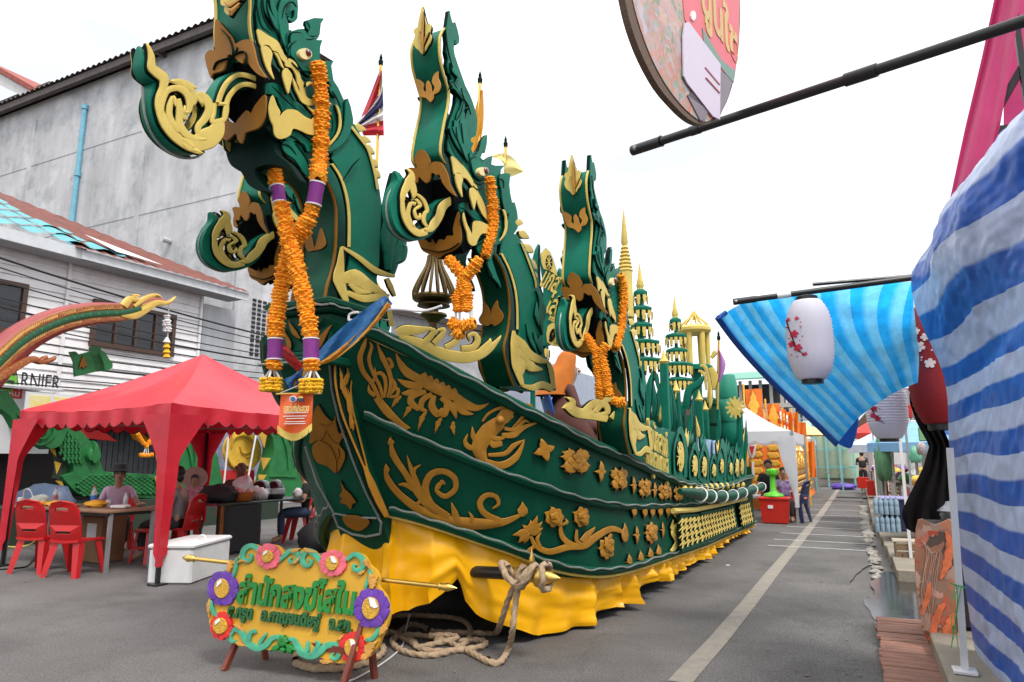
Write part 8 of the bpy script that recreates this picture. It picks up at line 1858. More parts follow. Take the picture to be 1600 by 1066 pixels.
lantern(1462,480,660,42,6.5,PAPR,BLW,[(1440,520,6),(1452,531,6),(1443,545,8),(1455,572,7.5),(1434,570,4),(1434,505,3),(1438,503,2.5),(1434,529,1.8),(1441,528,1.8),(1431,555,1.8),(1445,562,2.2),(1444,566,1.8),(1459,552,2.2)],'dark red lantern with white blossoms behind the edge of the striped tarpaulin',[])
# black cloth hanging at the stall corner
g=[]
for i in range(25):
    t=i/24; y=lerp(590,826,t); x0=yl([(0,1424),(.15,1420),(.3,1432),(.45,1452),(.6,1442),(.8,1418),(.9,1408),(1,1416)],t); x1=yl([(0,1436),(.15,1440),(.3,1470),(.45,1486),(.6,1490),(1,1500)],t)
    g.append([onY((lerp(x0,x1,k/14),y+8*math.sin(k*.45)*(t>.9)),6.75+.025*math.sin(k*1.6+t*3)+.03*mnoise.noise(V((k*.3,t*5,0)))) for k in range(15)])
MB().grid(g).build('black_cloth',mat('black_stall_cloth',(.012,.01,.01),.9,var=.3,spec=.1),smooth=80,label='black cloth hanging in folds left of the striped tarpaulin edge',cat='cloth')
# seafood banner standing on the pavement
SHR=food('seafood_photo_print',((.5,.1,.04),(.6,.2,.1),(.3,.16,.1),(.62,.4,.3),(.55,.08,.03),(.1,.07,.05),(.5,.25,.15)),11)
poly=[(1434,812),(1460,820),(1492,815),(1498,900),(1504,1038),(1488,1034),(1462,1018),(1444,990),(1433,930),(1429,870)]
sb_=thing('seafood_banner','curved banner printed with orange prawns beside the white tarp post','banner',onZ((1470,1020),.17))
m=MB(); m.plate(poly,planeY(5.95),.02,smooth=3,bev=.3); m.build('printed_sheet',SHR,sb_,smooth=0)
PRW=mat('prawn_print',(.6,.14,.05),.5,var=.35,vs=14); PRL=mat('feeler_print',(.62,.45,.35),.5)
pf_=lambda off:(lambda p:(onY(p,5.95-.022-off),V((0,-1,0))))
m=MB()
for pts,ws in (([(1478,830),(1484,850),(1480,880),(1470,905)],[2,7,8,2]),([(1455,1000),(1462,970),(1470,950),(1478,945)],[5,7,6,2]),([(1470,1015),(1480,985),(1488,965),(1494,960)],[5,8,7,2]),([(1440,960),(1450,930),(1452,910)],[3,6,2]),([(1485,1030),(1495,1005),(1499,985)],[4,5,2])): m.stroke(pts,ws,pf_(0),.004,saw=6)
m.build('prawn_print',PRW,sb_,smooth=0)
m=MB()
for k in range(9): m.stroke([(1436+k*3,840+k*4),(1448+k*2.6,870+rnd.uniform(-15,15)),(1440+k*3,910+rnd.uniform(-20,20)),(1450+k,960+rnd.uniform(-20,20))],[.15,.25,.25,.1],pf_(.004),.002,ridge=0)
m.build('feeler_print',PRL,sb_,smooth=0)
# wooden pallet of planks over the gutter
PLK=mat('weathered_plank',(.27,.13,.09),.85,var=.35,vs=3,streak=(2,14,14),bump=.5,bs=30,stain=((.1,.07,.055),2.5,.6))
pl_t=thing('plank_bridge','reddish brown plank bridge lying over the wet gutter','plank bridge',(.2,5.9,0))
yy=4.4
while yy<6.85:
    w_=rnd.uniform(.07,.1); o=MB(); o.bbox((.245+rnd.uniform(-.012,.012),yy+w_/2,.05+rnd.uniform(-.004,.004)),(.42+rnd.uniform(-.02,.02),w_-.008,.03),.005,R(rnd.uniform(-1.5,1.5))+.03); o.build('plank',PLK,pl_t); yy+=w_+.004
for x in (.1,.38): MB().bbox((x,5.6,.015),(.05,2.45,.04),.004).build('bearer',PLK,pl_t)
# bottled water packs, navy crate, wooden crates, white posts
def gz(px,py,z): return onZ((px,py),z)
q=gz(1392,833,.26); WTR=mat('water_bottle_plastic',(.3,.42,.52),.12,var=.15,vs=20,alpha=.9)
wp=thing('water_pack','two stacked shrink wrapped packs of water bottles on the kerb','water pack',q)
proto=MB(); proto.lathe([(.03,0),(.034,.01),(.034,.12),(.03,.13),(.034,.14),(.034,.2),(.014,.235),(.014,.255)],(0,0,0),8)
for lv in range(2):
    for i in range(5):
        for j in range(3):
            m=MB(); m.v=[v+V((q.x-.17+i*.07,q.y+j*.07+.05,.262+lv*.262)) for v in proto.v]; m.f=[list(f) for f in proto.f]; m.m=list(proto.m); m.build('bottle',WTR,wp,smooth=60)
nv_=thing('navy_crate','dark navy plastic tub with lilac rim behind the water packs','tub',(q.x+.25,q.y+.4,.26)); NVY=mat('navy_plastic',(.02,.02,.075),.4)
MB().bbox((q.x+.28,q.y+.55,.5),(.75,.5,.48),.02).build('tub_body',NVY,nv_); MB().bbox((q.x+.28,q.y+.55,.75),(.8,.55,.04),.012).build('rim',mat('lilac_plastic',(.3,.26,.5),.4),nv_)
q=gz(1415,888,0); wc=thing('wooden_crate','small brown wooden crate standing in the puddle by the kerb','crate',(q.x,q.y,0)); CRW=mat('crate_wood',(.2,.13,.075),.8,var=.3,vs=4,streak=(1,12,12))
for k in range(3): MB().bbox((q.x+.1,q.y,.06+.1*k),(.4,.02,.085),.004).build('slat',CRW,wc)
for s_ in (-1,1): MB().bbox((q.x+.1+s_*.19,q.y+.16,.16),(.02,.3,.3),.004).build('side_board',CRW,wc)
MB().bbox((q.x+.1,q.y+.16,.325),(.44,.34,.02),.004).build('lid_board',mat('pale_crate_lid',(.4,.33,.24),.8),wc)
MB().box((q.x-.02,q.y-.012,.13),(.006,.006,.1)).build('handle_slot',BLACK,wc)
q=gz(1424,876,.1); po=onY((1427,690),q.y); MB().bar(q,V((q.x,q.y,2.4)),.035).build('white_post',WPLAS,label='slim white metal post rising beside the navy tub',cat='post')
q=gz(1375,800,.26); MB().bar(q,onY((1360,640),q.y),.03).build('grey_post',STEEL,label='thin leaning grey pole near the kerb far edge',cat='pole')
for px,py,pt_ in ((1378,800,700),(1395,780,690)): 
    q=gz(px,py+2,.26); MB().tube([q,onY((px+ (14 if px==1378 else 2),pt_),q.y)],.006,5).build('guy_rope',ROPEM,label='thin guy rope running down to the kerb %s'%('in front of the white paper notice' if px==1378 else 'beside the white paper notice'),cat='rope')
q=gz(1405,775,.26); sb2=thing('paper_notice','white paper notice sheet hung between the stall posts','notice',onY((1403,725),q.y)); 
MB().plate([(1391,697),(1414,695),(1415,725),(1391,726)],planeY(q.y-.05),.01,bev=0).build('sheet',WHT,sb2,smooth=0); MB().tube([V((onY((1404,700),q.y).x,q.y,.26)),onY((1405,640),q.y)],.05,10).build('post',WPLAS,sb2); MB().box((onY((1404,756),q.y).x,q.y,onY((1404,756),q.y).z),(.14,.14,.1)).build('clamp',BLKM,sb2)
MB().box((.66,6.3,.55),(.5,.5,.7)).build('stall_counter',mat('dark_stall_counter',(.02,.018,.016),.8),label='dark stall counter in shade behind the prawn banner',cat='counter')
lump('grey_bag','grey plastic bag resting on the dark counter beside the striped tarpaulin','bag',(.72,6.3,.9),(.2,.15,.1),mat('grey_bag_plastic',(.25,.25,.28),.4,bump=.4,bs=14),12)
# ------------------------------------------------------------------ white tents down the street
WCL=thin(mat('white_canopy_cloth',(.72,.72,.74),.6,var=.04,vs=2,bump=.1,bs=5),.35,None)
def tent(label,x0,x1,y0,y1,ze,za,legs=True):
    t=thing('white_canopy',label,'canopy',((x0+x1)/2,(y0+y1)/2,0),'white canopies along the street'); c=[V((x1,y0,ze)),V((x0,y0,ze)),V((x0,y1,ze)),V((x1,y1,ze))]; A=V(((x0+x1)/2,(y0+y1)/2,za))
    m=MB()
    for i in range(4):
        a,b=c[i],c[(i+1)%4]; m.grid([[a.lerp(b,u/8).lerp(A,r/6)-V((0,0,.14*math.sin(PI*r/6))) for u in range(9)] for r in range(7)])
    m.build('roof_cloth',WCL,t,smooth=30)
    m=MB()
    for i in range(4):
        a,b=c[i],c[(i+1)%4]; m.grid([[a.lerp(b,u/40)-V((0,0,k*(.1+.03*abs(math.sin(u/40*8*PI))))) for k in range(3)] for u in range(41)])
    m.build('valance',WCL,t,smooth=30)
    for i in range(4):
        p=V((c[i].x,c[i].y,0)); MB().bar(p,V((p.x,p.y,ze)),.05).build('post',STEEL,t)
        if legs and i in (0,):
            g=[]
            for r in range(15):
                k=r/14; w_=lerp(.3,.05,min(1,k*1.05))+.03*math.sin(k*6); z=lerp(ze-.1,.35,k); g.append([p+V((-w_,-.06,z)),p+V((-w_*.5,-.09,z)),p+V((.03,-.07,z)),p+V((.05,w_*.5,z))])
            MB().grid(g).build('leg_cloth',WCL,t,smooth=60)
    return t
tent('white canopy tent with hanging leg cloth just beyond the float stern',-4.3,-1.22,15.75,19.4,1.93,2.9)
tent('second smaller white canopy tent farther down beyond the orange float',-3.9,-1.6,30,33,2.1,3.1,False)
# red cooler with a green toy on it, blue chair
q=onZ((1212,819)); rx=q.x; ry=q.y
rc=thing('red_cooler','bright red square cooler box at the front of the white canopy','cooler',(rx,ry,0)); BR=mat('bright_red_plastic',(.55,.02,.01),.4)
m=MB(); m.add([(rx-.26,ry,.02),(rx+.24,ry,.02),(rx+.24,ry+.4,.02),(rx-.26,ry+.4,.02),(rx-.3,ry-.03,.5),(rx+.28,ry-.03,.5),(rx+.28,ry+.44,.5),(rx-.3,ry+.44,.5)],[(3,2,1,0),(4,5,6,7),(0,1,5,4),(1,2,6,5),(2,3,7,6),(3,0,4,7)]); m.build('cooler_body',BR,rc,smooth=0)
MB().bbox((rx-.01,ry+.2,.52),(.62,.5,.06),.015).build('lid',BR,rc); MB().box((rx-.08,ry-.027,.35),(.1,.01,.07)).build('sticker',WHT,rc)
GT=mat('lime_green_plastic',(.12,.55,.03),.4); gt=thing('green_stool','lime green plastic pedestal standing on the red cooler lid','pedestal',(rx,ry+.15,.55))
MB().lathe([(.2,0),(.21,.02),(.19,.06),(.09,.09),(.065,.13),(.055,.4),(.06,.44)],(rx-.02,ry+.15,.55),18).build('base',GT,gt); MB().lathe([(.06,.44),(.11,.46),(.125,.5),(.12,.56),(.1,.58),(.0001,.585)],(rx-.02,ry+.15,.55),18).build('top',GT,gt)
chair('dark blue plastic chair beside the white canopy leg',(onZ((1249,812)).x,16.4,0),-1.9,mat('navy_chair_plastic',(.02,.035,.1),.4),'blue chair')
for l,px,Y,sh_,s_ in (('person with dark hair in dark clothes sitting under the white canopy',1199,16.9,DARK,1.05),('woman in a purple patterned shirt sitting beside the lime pedestal',1222,16.6,PURS,.92)):
    p=gpos(px,Y); person(l,(p[0],p[1],0),face_at(p,(0,0)),s_,'sit',sh_,DKP)
    chair('plastic chair under the %s'%('darkly dressed person' if sh_ is DARK else 'woman in purple'),(p[0]+.02,p[1]+.03,0),face_at(p,(0,0)),REDP,'chairs under the white canopy')
# ------------------------------------------------------------------ orange float and banners
ORP=mat('orange_float_paint',(.7,.2,.02),.5,var=.2,vs=4); ORD=mat('deep_orange_cloth',(.75,.17,.015),.6,var=.2,vs=3); YEP=mat('yellow_gold_print',(.8,.42,.04),.5,var=.2)
of=thing('orange_float','orange and gold parade float with stepped bands and columns parked beyond the white tent','parade float',(-2.6,25,0))
MB().box((-2.75,25.2,.55),(2.0,9.4,.9)).build('body',ORP,of,smooth=0)
for k in range(5): MB().bbox((-1.72+.0,25.2,.22+.17*k),(.12-.012*k,9.5,.11),.02).build('moulding',YEP if k%2 else METG,of)
MB().grid([[(-1.62+.05*math.sin(y*7),y,.0),(-1.7,y,.2)] for y in [20.4+.12*i for i in range(80)]]).build('skirt_cloth',ORD,of,smooth=60)
for k in range(12):
    y=20.9+k*.78; MB().lathe([(.09,0),(.1,.05),(.06,.1),(.055,.5),(.09,.56),(.05,.62),(.0001,.75)],(-1.75,y,1.02),8).build('column',YEP if k%3 else WPLAS,of)
for k in range(4): MB().bbox((-2.4-.12*k,22.2+k*2.2,1.6+.1*k),(.9,1.5,1.5-.2*k),.05).build('tower_block',ORP,of); 
for k,(px,y0,y1,w_,Y) in enumerate(((1177,608,648,26,20.2),(1208,631,662,20,21.5),(1222,640,668,12,22.5),(1231,644,676,12,23.5),(1243,645,668,9,24.5),(1253,660,672,12,26),(1267,690,735,10,22.))):
    a=onY((px,y0),Y);b=onY((px,y1),Y); W_=onY((px+w_/2,y0),Y).x-a.x
    ban=thing('orange_banner',['large orange banner with gilt figure print above the white tent','second orange banner behind the white tent slope','narrow orange banner beside the second one','deep orange banner right of the narrow one','thin orange banner nearest the blue sheet edge','low orange flag by the yellow parasol','orange hanging at the canopy corner post'][k],'banner',V((a.x,Y,0)),'orange banners down the street')
    g=[[V((lerp(a.x-W_,a.x+W_,i/6),Y+.06*math.sin(i*1.2+j*.4+k),lerp(a.z,b.z-.2,j/6))) for i in range(7)] for j in range(7)]
    MB().grid(g).build('banner_cloth',ORD if k!=4 else ORP,ban,smooth=60)
    MB().tube([V((a.x-W_-.04,Y,0)),V((a.x-W_-.04,Y,a.z+.15))],.03,6).build('pole',YEP,ban)
    if k<2: 
        m=MB(); m.flame((0,-.32),(0,.34),.16,0,frame(V((a.x,Y-.1,(a.z+b.z)/2-.05)),V((1,0,0)),V((0,0,1)),V((0,-1,0))),.02,saw=3); m.build('gilt_print',YEP,ban)
# orange stepped screens seen under the tent
for k,(x0,x1,y0,y1) in enumerate(((1170,1196,692,770),(1198,1222,694,760))):
    Y=19.9; a=onY((x0,y0),Y);b=onY((x1,y1),Y); sc_=thing('orange_screen','orange carved screen %s under the white tent'%('with a red gem motif at the left' if k==0 else 'with wavy gold bands at the right'),'screen',((a.x+b.x)/2,Y,0))
    MB().box(((a.x+b.x)/2,Y,a.z/2),(b.x-a.x,.12,a.z)).build('panel',ORP,sc_,smooth=0)
    for j in range(6):
        z=lerp(a.z-.1,.6,j/5); m=MB(); m.stroke([(lerp(a.x+.05,b.x-.05,i/8),z+.05*math.sin(i*2.2)) for i in range(9)],[.05]*2,frame((0,Y-.06,0),(1,0,0),(0,0,1),(0,-1,0)),.03); m.build('wavy_band',YEP,sc_)
    if k==0:
        m=MB(); m.plate([(-.12,.28),(.12,.28),(.08,.0),(0,-.12),(-.08,0)],frame((lerp(a.x,b.x,.25),Y-.1,1.45),(1,0,0),(0,0,1),(0,-1,0)),.04,bev=.01); m.build('white_shield',WHT,sc_); m=MB(); m.plate([(-.07,.22),(.07,.22),(.0,-.04)],frame((lerp(a.x,b.x,.25),Y-.145,1.45),(1,0,0),(0,0,1),(0,-1,0)),.02,bev=0); m.build('red_gem',BR,sc_); MB().box((lerp(a.x,b.x,.25),Y-.1,1.05),(.05,.05,.4)).build('white_stem',WHT,sc_)
MB().bbox((onY((1170,775),19.6).x+.3,19.5,.35),(1.5,.3,.1),.02).build('white_lace_trim',WPLAS,label='white lace edged ledge below the orange screens',cat='ledge')
fX=lambda y,z:frame((-1.66,y,z),(0,1,0),(0,0,1),(1,0,0))
for k in range(26):
    y=20.7+k*.36; MB().flame((0,0),(.05*(-1)**k,.34+.12*(k%3)),.1,.04*(-1)**k,fX(y,1.0),.05,saw=3).build('gilt_flame',YEP if k%2 else METG,of)
for k in range(9):
    y=21.2+k*1.0
    for j in range(3):
        MB().flame((0,0),(.0,.42-.06*j),.13,0,frame((-1.93-.12*(k//2.2),y,1.55+.42*j),(0,1,0),(0,0,1),(1,0,0)),.06,saw=2).build('gilt_flame',YEP if (k+j)%2 else WPLAS,of)
    MB().lathe([(.1,0),(.16,.06),(.07,.14),(.1,.22),(.04,.34),(.0001,.6)],(-2.4-.1*(k%3),y,2.2+.1*(k%2)),8).build('spire',YEP if k%2 else ORP,of)
yu=thing('yellow_parasol','pale yellow parasol roof beyond the orange banners','parasol',(-2,27,0)); q=onY((1258,676),27.)
MB().lathe([(.85,-.12),(.86,-.1),(.4,.15),(.0001,.3)],q,8).build('canopy',mat('pale_yellow_cloth',(.75,.55,.22),.7),yu,smooth=20); MB().tube([V((q.x,27,0)),q+V((0,0,.3))],.03,8).build('pole',STEEL,yu)
# ------------------------------------------------------------------ pale green pavilion, purple heap, barrier
PGN=mat('pale_green_panel',(.3,.48,.4),.5,var=.25,vs=2.,col2=(.5,.52,.32)); AQ=mat('aqua_frame',(.2,.5,.5),.5)
gp_=thing('green_pavilion','pale green panelled pavilion float at the far end of the street','pavilion',(-1.6,38,0))
for k in range(6): MB().lathe([(.48,0),(.52,.2),(.52,2.2),(.4,2.5),(.2,2.7)],(-3.2+k*.55,37-.2*k,.4),12).build('round_panel',PGN,gp_)
for k in range(7): MB().bar((-3.5+k*.55,36.3-.2*k,0),(-3.5+k*.55,36.3-.2*k,3.4),.07).build('frame_post',AQ,gp_)
MB().box((-1.9,36.6,.22),(3.6,1.2,.4)).build('base',mat('pale_base_paint',(.4,.38,.3),.7),gp_,smooth=0)
for k in range(3): MB().bar((-3.6,36.2,.9+.8*k),(-.1,35.2,.9+.8*k),.05).build('rail',AQ,gp_)
lump('purple_heap','purple tarpaulin heap lying on the road at the far end','tarp bundle',(-.65,33,.0),(.5,.35,.16),mat('purple_tarp',(.12,.06,.4),.5),14)
bb=thing('street_barrier','thin grey frame barrier across the far road','barrier',(-1,29,0))
for x in (-1.5,-.6): MB().bar((x,29.5,0),(x,29.5,3.0),.05).build('post',AQ,bb)
MB().bar((-2.4,29.5,.45),(-.6,29.5,.45),.04).bar((-2.4,29.5,.75),(-.6,29.5,.75),.04).build('rail',STEEL,bb)
for q_ in ((-.1,26.5,.02),): MB().box(q_,(1.3,.5,.03)).build('road_plate',mat('dark_plate',(.05,.05,.05),.7),label='flat dark plate lying across the far road by the kerb',cat='plate')
# ------------------------------------------------------------------ buildings at the end
BW_=mat('beige_apartment_wall',(.45,.42,.38),.8,var=.12,vs=.6,stain=((.25,.24,.23),.5,.5)); GRF=mat('green_roof_sheet',(.12,.33,.25),.6); SHW=mat('shaded_opening',(.035,.035,.04),.7)
ab=thing('apartment_block','beige apartment block with balconies and a green roof beyond the orange banners','building',(-9,48,0)); Y=46.
xl=onY((1120,600),Y).x; xr=onY((1285,600),Y).x; zt=onY((1180,592),Y).z
MB().box(((xl+xr)/2,Y+4,(zt-1.6)/2),(xr-xl,8,zt-1.6)).build('wall',BW_,ab,smooth=0)
zr=zt-1.6
nb=6
for k in range(nb+1): MB().box((lerp(xl+.2,xl+(xr-xl)*.62,k/nb),Y+.2,zr+.75),(.18,.2,1.5)).build('roof_post',BW_,ab,smooth=0)
MB().box((lerp(xl,xr,.31),Y+4.2,zr+.7),((xr-xl)*.6,6,1.3)).build('roof_store',SHW,ab,smooth=0)
MB().add([(xl-.5,Y-.8,zt-.1),(xl+(xr-xl)*.66,Y-.8,zt-.1),(xl+(xr-xl)*.66,Y+8,zt+1.3),(xl-.5,Y+8,zt+1.3),(xl-.5,Y-.8,zt-.02),(xl+(xr-xl)*.66,Y-.8,zt-.02),(xl+(xr-xl)*.66,Y+8,zt+1.38),(xl-.5,Y+8,zt+1.38)],[(3,2,1,0),(4,5,6,7),(0,1,5,4),(1,2,6,5),(2,3,7,6),(3,0,4,7)]).build('roof',GRF,ab,smooth=0)
fl_=0
for z in [zr-.55-1.75*i for i in range(4)]:
    MB().box(((xl+xr)/2,Y-.35,z-1.05),(xr-xl,.7,.14)).build('balcony_slab',BW_,ab,smooth=0)
    for k in range(8):
        x=lerp(xl+.5,xr-.5,k/7); w_=MB().box((x,Y-.02,z-.25),(.85,.08,1.05)).build('window',SHW,ab,smooth=0); MB().box((x+.2,Y-.075,z-.25),(.38,.03,.95)).build('pane',mat('pale_pane',(.4,.42,.45),.3) if 'pale_pane' not in MATS else MATS['pale_pane'],w_,smooth=0)
    m=MB()
    for k in range(40): m.box((lerp(xl,xr,k/39),Y-.66,z-.72),(.03,.03,.5))
    m.box(((xl+xr)/2,Y-.66,z-.46),(xr-xl,.05,.05)); m.build('balcony_rail',STEEL,ab,smooth=0)
for k in range(5): MB().tube(crs([(xl+(xr-xl)*(.66+.05*k),Y+.3,zr),(xl+(xr-xl)*(.66+.05*k)+.1,Y+.3,zr+1.2-.15*k),(xl+(xr-xl)*(.66+.05*k)+.6,Y+.3,zr+1.5-.25*k)],4),.05,5).build('pergola_hoop',WPLAS,ab)
def smallhouse(label,px0,px1,pyT,Y,wm,rm,name='house'):
    a=onY((px0,pyT),Y);b=onY((px1,pyT),Y); h=thing(name,label,'house',((a.x+b.x)/2,Y,0)); z=a.z
    MB().box(((a.x+b.x)/2,Y+3,z/2),(b.x-a.x,6,z)).build('wall',wm,h,smooth=0)
    MB().add([(a.x-.4,Y-.5,z-.1),(b.x+.4,Y-.5,z-.1),(b.x+.4,Y+6.5,z-.1),(a.x-.4,Y+6.5,z-.1),((a.x+b.x)/2,Y-.5,z+1.3),((a.x+b.x)/2,Y+6.5,z+1.3)],[(0,1,4),(1,2,5,4),(2,3,5),(3,0,4,5),(3,2,1,0)]).build('roof',rm,h,smooth=0)
    for k in range(2): w_=MB().box((lerp(a.x,b.x,.3+.4*k),Y-.02,z-1.1),(.7,.08,.8)).build('window',SHW,h,smooth=0)
BRR=mat('brown_roof',(.13,.07,.05),.8,var=.2); PKW=mat('pinkish_wall',(.4,.33,.31),.8,var=.12); GRW=mat('light_grey_wall',(.42,.42,.44),.8,var=.08)
smallhouse('pinkish house with brown gable roof seen below the blue sheet corner',1336,1372,672,62,PKW,BRR)
smallhouse('low grey house roof at the road end left of the blue sheet tip',1285,1335,690,70,GRW,BRR)
smallhouse('grey house at the far right behind the stall posts',1395,1470,640,40,GRW,mat('grey_sheet_roof',(.3,.3,.32),.7))
smallhouse('pale house standing behind the gold parasols and orange float',1010,1110,650,60,GRW,BRR)
MB().box((-4.9,12.,1.5),(.4,4.,3.)).build('dark_shop_shutter',mat('bluish_shutter_paint',(.36,.4,.5),.6,var=.1),label='pale blue shutter panel glimpsed between the flank and rear nagas',cat='shutter')
lb=thing('low_grey_building','low grey concrete building with sloping roof glimpsed behind the lotus lamp','building',(-16,30,0))
a=onY((612,487),26.);b=onY((700,520),26.); MB().add([(a.x,26,0),(b.x+2,26,0),(b.x+2,30,0),(a.x,30,0),(a.x,26,a.z),(b.x+2,26,b.z-.2),(b.x+2,30,b.z-.2),(a.x,30,a.z)],[(3,2,1,0),(4,5,6,7),(0,1,5,4),(1,2,6,5),(2,3,7,6),(3,0,4,7)]).build('wall',GREYW,lb,smooth=0)
MB().add([(a.x-.4,25.6,a.z),(b.x+2.4,25.6,b.z-.25),(b.x+2.4,30.4,b.z-.25),(a.x-.4,30.4,a.z),(a.x-.4,25.6,a.z+.25),(b.x+2.4,25.6,b.z),(b.x+2.4,30.4,b.z),(a.x-.4,30.4,a.z+.25)],[(3,2,1,0),(4,5,6,7),(0,1,5,4),(1,2,6,5),(2,3,7,6),(3,0,4,7)]).build('roof',RUST,lb,smooth=0)
# fence closing the left side behind the carved nagas
fnc=thing('sheet_fence','grey corrugated sheet fence behind the carved green nagas','fence',(-11,17.6,0))
for k in range(22): MB().box((-15.3+k*.42,17.6,1.0),(.38,.06,2.0)).build('fence_board',SHUT,fnc,smooth=0)
# ------------------------------------------------------------------ market stalls down the right side
PAR=[mat('white_blue_parasol',(.6,.65,.72),.7),mat('red_parasol',(.55,.05,.04),.7),mat('sky_blue_parasol',(.2,.4,.65),.7)]
for i,(px,py,Y,r,mt,l) in enumerate(((1392,688,17,.85,PAR[0],'white market parasol with scalloped edge behind the blossom lantern'),(1428,684,15,.8,PAR[2],'blue and white market parasol by the slim white post'),(1362,672,24,.6,PAR[1],'small red parasol down the market row'))):
    q=onY((px,py),Y); t=thing('market_parasol',l,'parasol',(q.x,Y,.2),'market parasols')
    MB().lathe([(r,-.26),(r*1.0,-.1),(r*.5,.12),(.0001,.3)],q,10).build('canopy',mt,t,smooth=15); MB().tube([V((q.x,Y,.2)),q],.025,8).build('pole',WPLAS,t)
TBL=mat('stall_table_board',(.2,.14,.1),.8); CLO=[mat('stall_cloth_%d'%i,c,.7,var=.2,vs=4) for i,c in enumerate(((.35,.05,.05),(.5,.45,.4),(.1,.25,.12),(.45,.25,.08),(.12,.1,.25)))]
names=['brown','grey white','leaf green','tan','plum']
for i,(Y,x) in enumerate(((13.5,1.2),(16.5,1.1),(20,.95),(24,.9),(28,.8))):
    t=thing('market_stall','market stall table with a %s cloth, number %s counting from the navy tub'%(names[i],['one','two','three','four','five'][i]) if False else 'market stall table draped with a %s cloth on the right pavement'%names[i],'stall',(x,Y,.15))
    MB().bbox((x,Y,.88),(1.0,2.0,.05),.01).build('table_top',TBL,t)
    for sx in (-1,1):
        for sy in (-1,1): MB().bar((x+sx*.42,Y+sy*.9,.15),(x+sx*.42,Y+sy*.9,.86),.04).build('leg',STEEL,t)
    MB().box((x-.505,Y,.66),(.02,1.98,.4)).build('front_cloth',CLO[i],t,smooth=0)
    for k in range(2): MB().bar((x-.5+k,Y-1.0,.15),(x-.5+k,Y-1.0,2.5),.035).build('post',WPLAS if i%2 else STEEL,t)
    MB().bar((x-.5,Y-1.,2.45),(x+.5,Y-1.,2.5),.03).build('top_bar',STEEL,t)
    kinds=[('red fruit',(.5,.04,.03)),('green fruit',(.12,.35,.06)),('white package',(.6,.6,.58)),('yellow package',(.65,.45,.06)),('purple package',(.2,.08,.3))]
    for k in range(5):
        nm,c=kinds[(k+i)%5]; key='goods_'+nm.replace(' ','_'); mt=MATS.get(key) or mat(key,c,.5,var=.3,vs=12)
        lump('goods_pile','pile of %ss laid out on the %s cloth stall'%(nm,names[i]),'goods',(x-.3+.15*(k%3),Y-.8+.38*k,.905),(.13,.12,.1+.03*(k%3)),mt,20+k+i*7)
# hanging green goods, crates, a person in black
for k,(px,py,Y,s_,mt,l) in enumerate(((1380,722,14.6,(.14,.14,.42),CLO[2],'tall green hanging bundle behind the paper notice'),(1430,712,11.6,(.08,.07,.13),mat('mint_balloon',(.15,.45,.3),.5),'mint green round bag hanging right of the white post'),(1440,702,10.6,(.06,.05,.09),mat('printed_pack',(.35,.3,.3),.5,var=.5,vs=14),'grey printed packet hanging under the red lantern'))):
    q=onY((px,py),Y); lump('hanging_bag',l,'bag',(q.x,q.y,q.z-s_[2]*.7),s_,mt,50+k)
for i,(px,py,w_,h_) in enumerate(((1372,775,.55,.45),(1350,763,.4,.4))):
    q=onZ((px,py),.2); t=thing('red_crate','open red plastic crate %s'%('on the kerb edge in front of the stalls' if i==0 else 'behind the front one beside the person in black'),'crate',(q.x,q.y,.2),'red crates on the kerb')
    for s_ in (-1,1): MB().bbox((q.x+s_*w_/2,q.y+.3,.2+h_/2),(.03,.6,h_),.005).build('side',BR,t); MB().bbox((q.x,q.y+.3+s_*.3,.2+h_/2),(w_,.03,h_),.005).build('end',BR,t)
    MB().bbox((q.x,q.y+.3,.215),(w_,.6,.03),.005).build('bottom',BR,t)
cl_=['red','pale green','white','orange','pink','blue']; hc=[mat('hung_pack_%d'%i,c,.45,var=.3,vs=16) for i,c in enumerate(((.5,.03,.03),(.2,.42,.2),(.65,.65,.63),(.65,.25,.04),(.6,.2,.28),(.08,.2,.5)))]
for i,(Y,x) in enumerate(((13.5,1.2),(16.5,1.1),(20,.95))):
    for k in range(6):
        xx=x-.45+.18*k; z=2.1-.12*((k*7+i*3)%4); t=thing('hung_packet','%s packet hanging from the top bar of the %s cloth stall'%(cl_[k],names[i]),'packet',(xx,Y-1.0,z),'packets hanging in the stalls')
        MB().bbox((xx,Y-1.02,z),(.13,.05,.22),.015,.2*(k%3)).build('pack',hc[(k+i)%6 if False else k],t); MB().tube([(xx,Y-1.0,z+.1),(xx,Y-1.0,2.45)],.004,4).build('string',WPLAS,t)
q=onZ((1385,765),.2); MB().bar(q+V((0,0,.1)),q+V((-.25,.1,.95)),.3,.04).build('red_board',BR,label='red board leaning above the open red crate',cat='board')
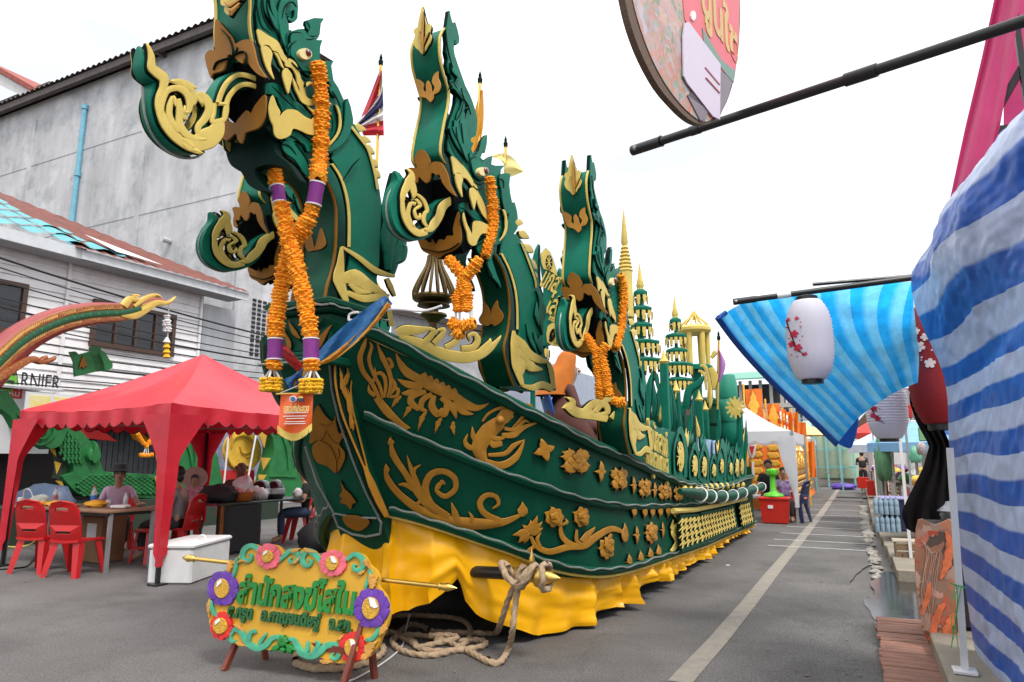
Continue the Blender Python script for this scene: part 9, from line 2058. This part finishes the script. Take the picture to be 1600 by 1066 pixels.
p=onZ((1351,768)); person('person in black seen from behind walking at the kerb far down the street',(p.x,p.y,0),PI,.98,'stand',BLKT,DARK)
p=onZ((1341,758)); person('person in an orange top standing among the far stalls',(p.x,p.y,0),.5,.95,'stand',mat('orange_top',(.6,.15,.05),.8),DKP)
BKD=mat('dim_stall_backdrop',(.1,.085,.08),.85,var=.5,vs=1.6,col2=(.22,.2,.19))
bkc=thing('stall_backdrop','row of dim backcloths closing the market stalls on the right','backdrop',(2.4,22,0))
for k in range(9): MB().bbox((2.4+.2*(k%2),11.5+k*2.6,1.25),(.12,2.5,2.5),.01).build('backcloth',BKD,bkc)
yc=thing('yellow_crate','yellow slatted crate between the stall posts','crate',onZ((1398,780),.2)); q=onZ((1398,776),.2)
for k in range(5): MB().box((q.x,q.y,.3+.11*k),(.24,.3,.07)).build('slat',YEP,yc,smooth=0)
# ------------------------------------------------------------------ hooded person on the float deck
pm=(-2.62,6.9,1.5)
def hood(t,p,k,R3):
    g=[]
    for i in range(9):
        z=(.14*math.cos(i*PI/8) if i<4 else -.1*(i-4)); r=(.01+.105*math.sin(i*PI/8) if i<4 else .115+.03*(i-4)**.8); g.append([p+R3@V((r*math.cos(a)*(1+.05*math.sin(3*a+i)),r*math.sin(a)+.012*i+.03*max(0,i-4),z))*k for a in [2*PI*j/18 for j in range(18)]])
    m=MB(); m.grid(g,closed=True); m.build('hood',ROBE,t,smooth=80)
pt_=onY((872,545),6.9); 
pz=pt_.z-1.32
person('person with an orange cloth over the head sitting on the float in a brown robe',(onY((880,600),6.9).x,6.9,pz),2.2,.95,'sit',ROBE2,ROBE2,hat=hood,hair=None,robe=robe_fn(ROBE2),sleeve='long')
chair('bright blue plastic chair on the float deck under the orange hooded person',(onY((884,600),6.9).x,6.95,pz),2.2,mat('bright_blue_plastic',(.01,.11,.42),.4),'blue deck chair')
MB().box((onY((880,600),6.9).x,7.2,pz/2+.6),(.9,1.4,max(.1,pz-1.2))).build('deck_step',HULLG,FL,smooth=0)
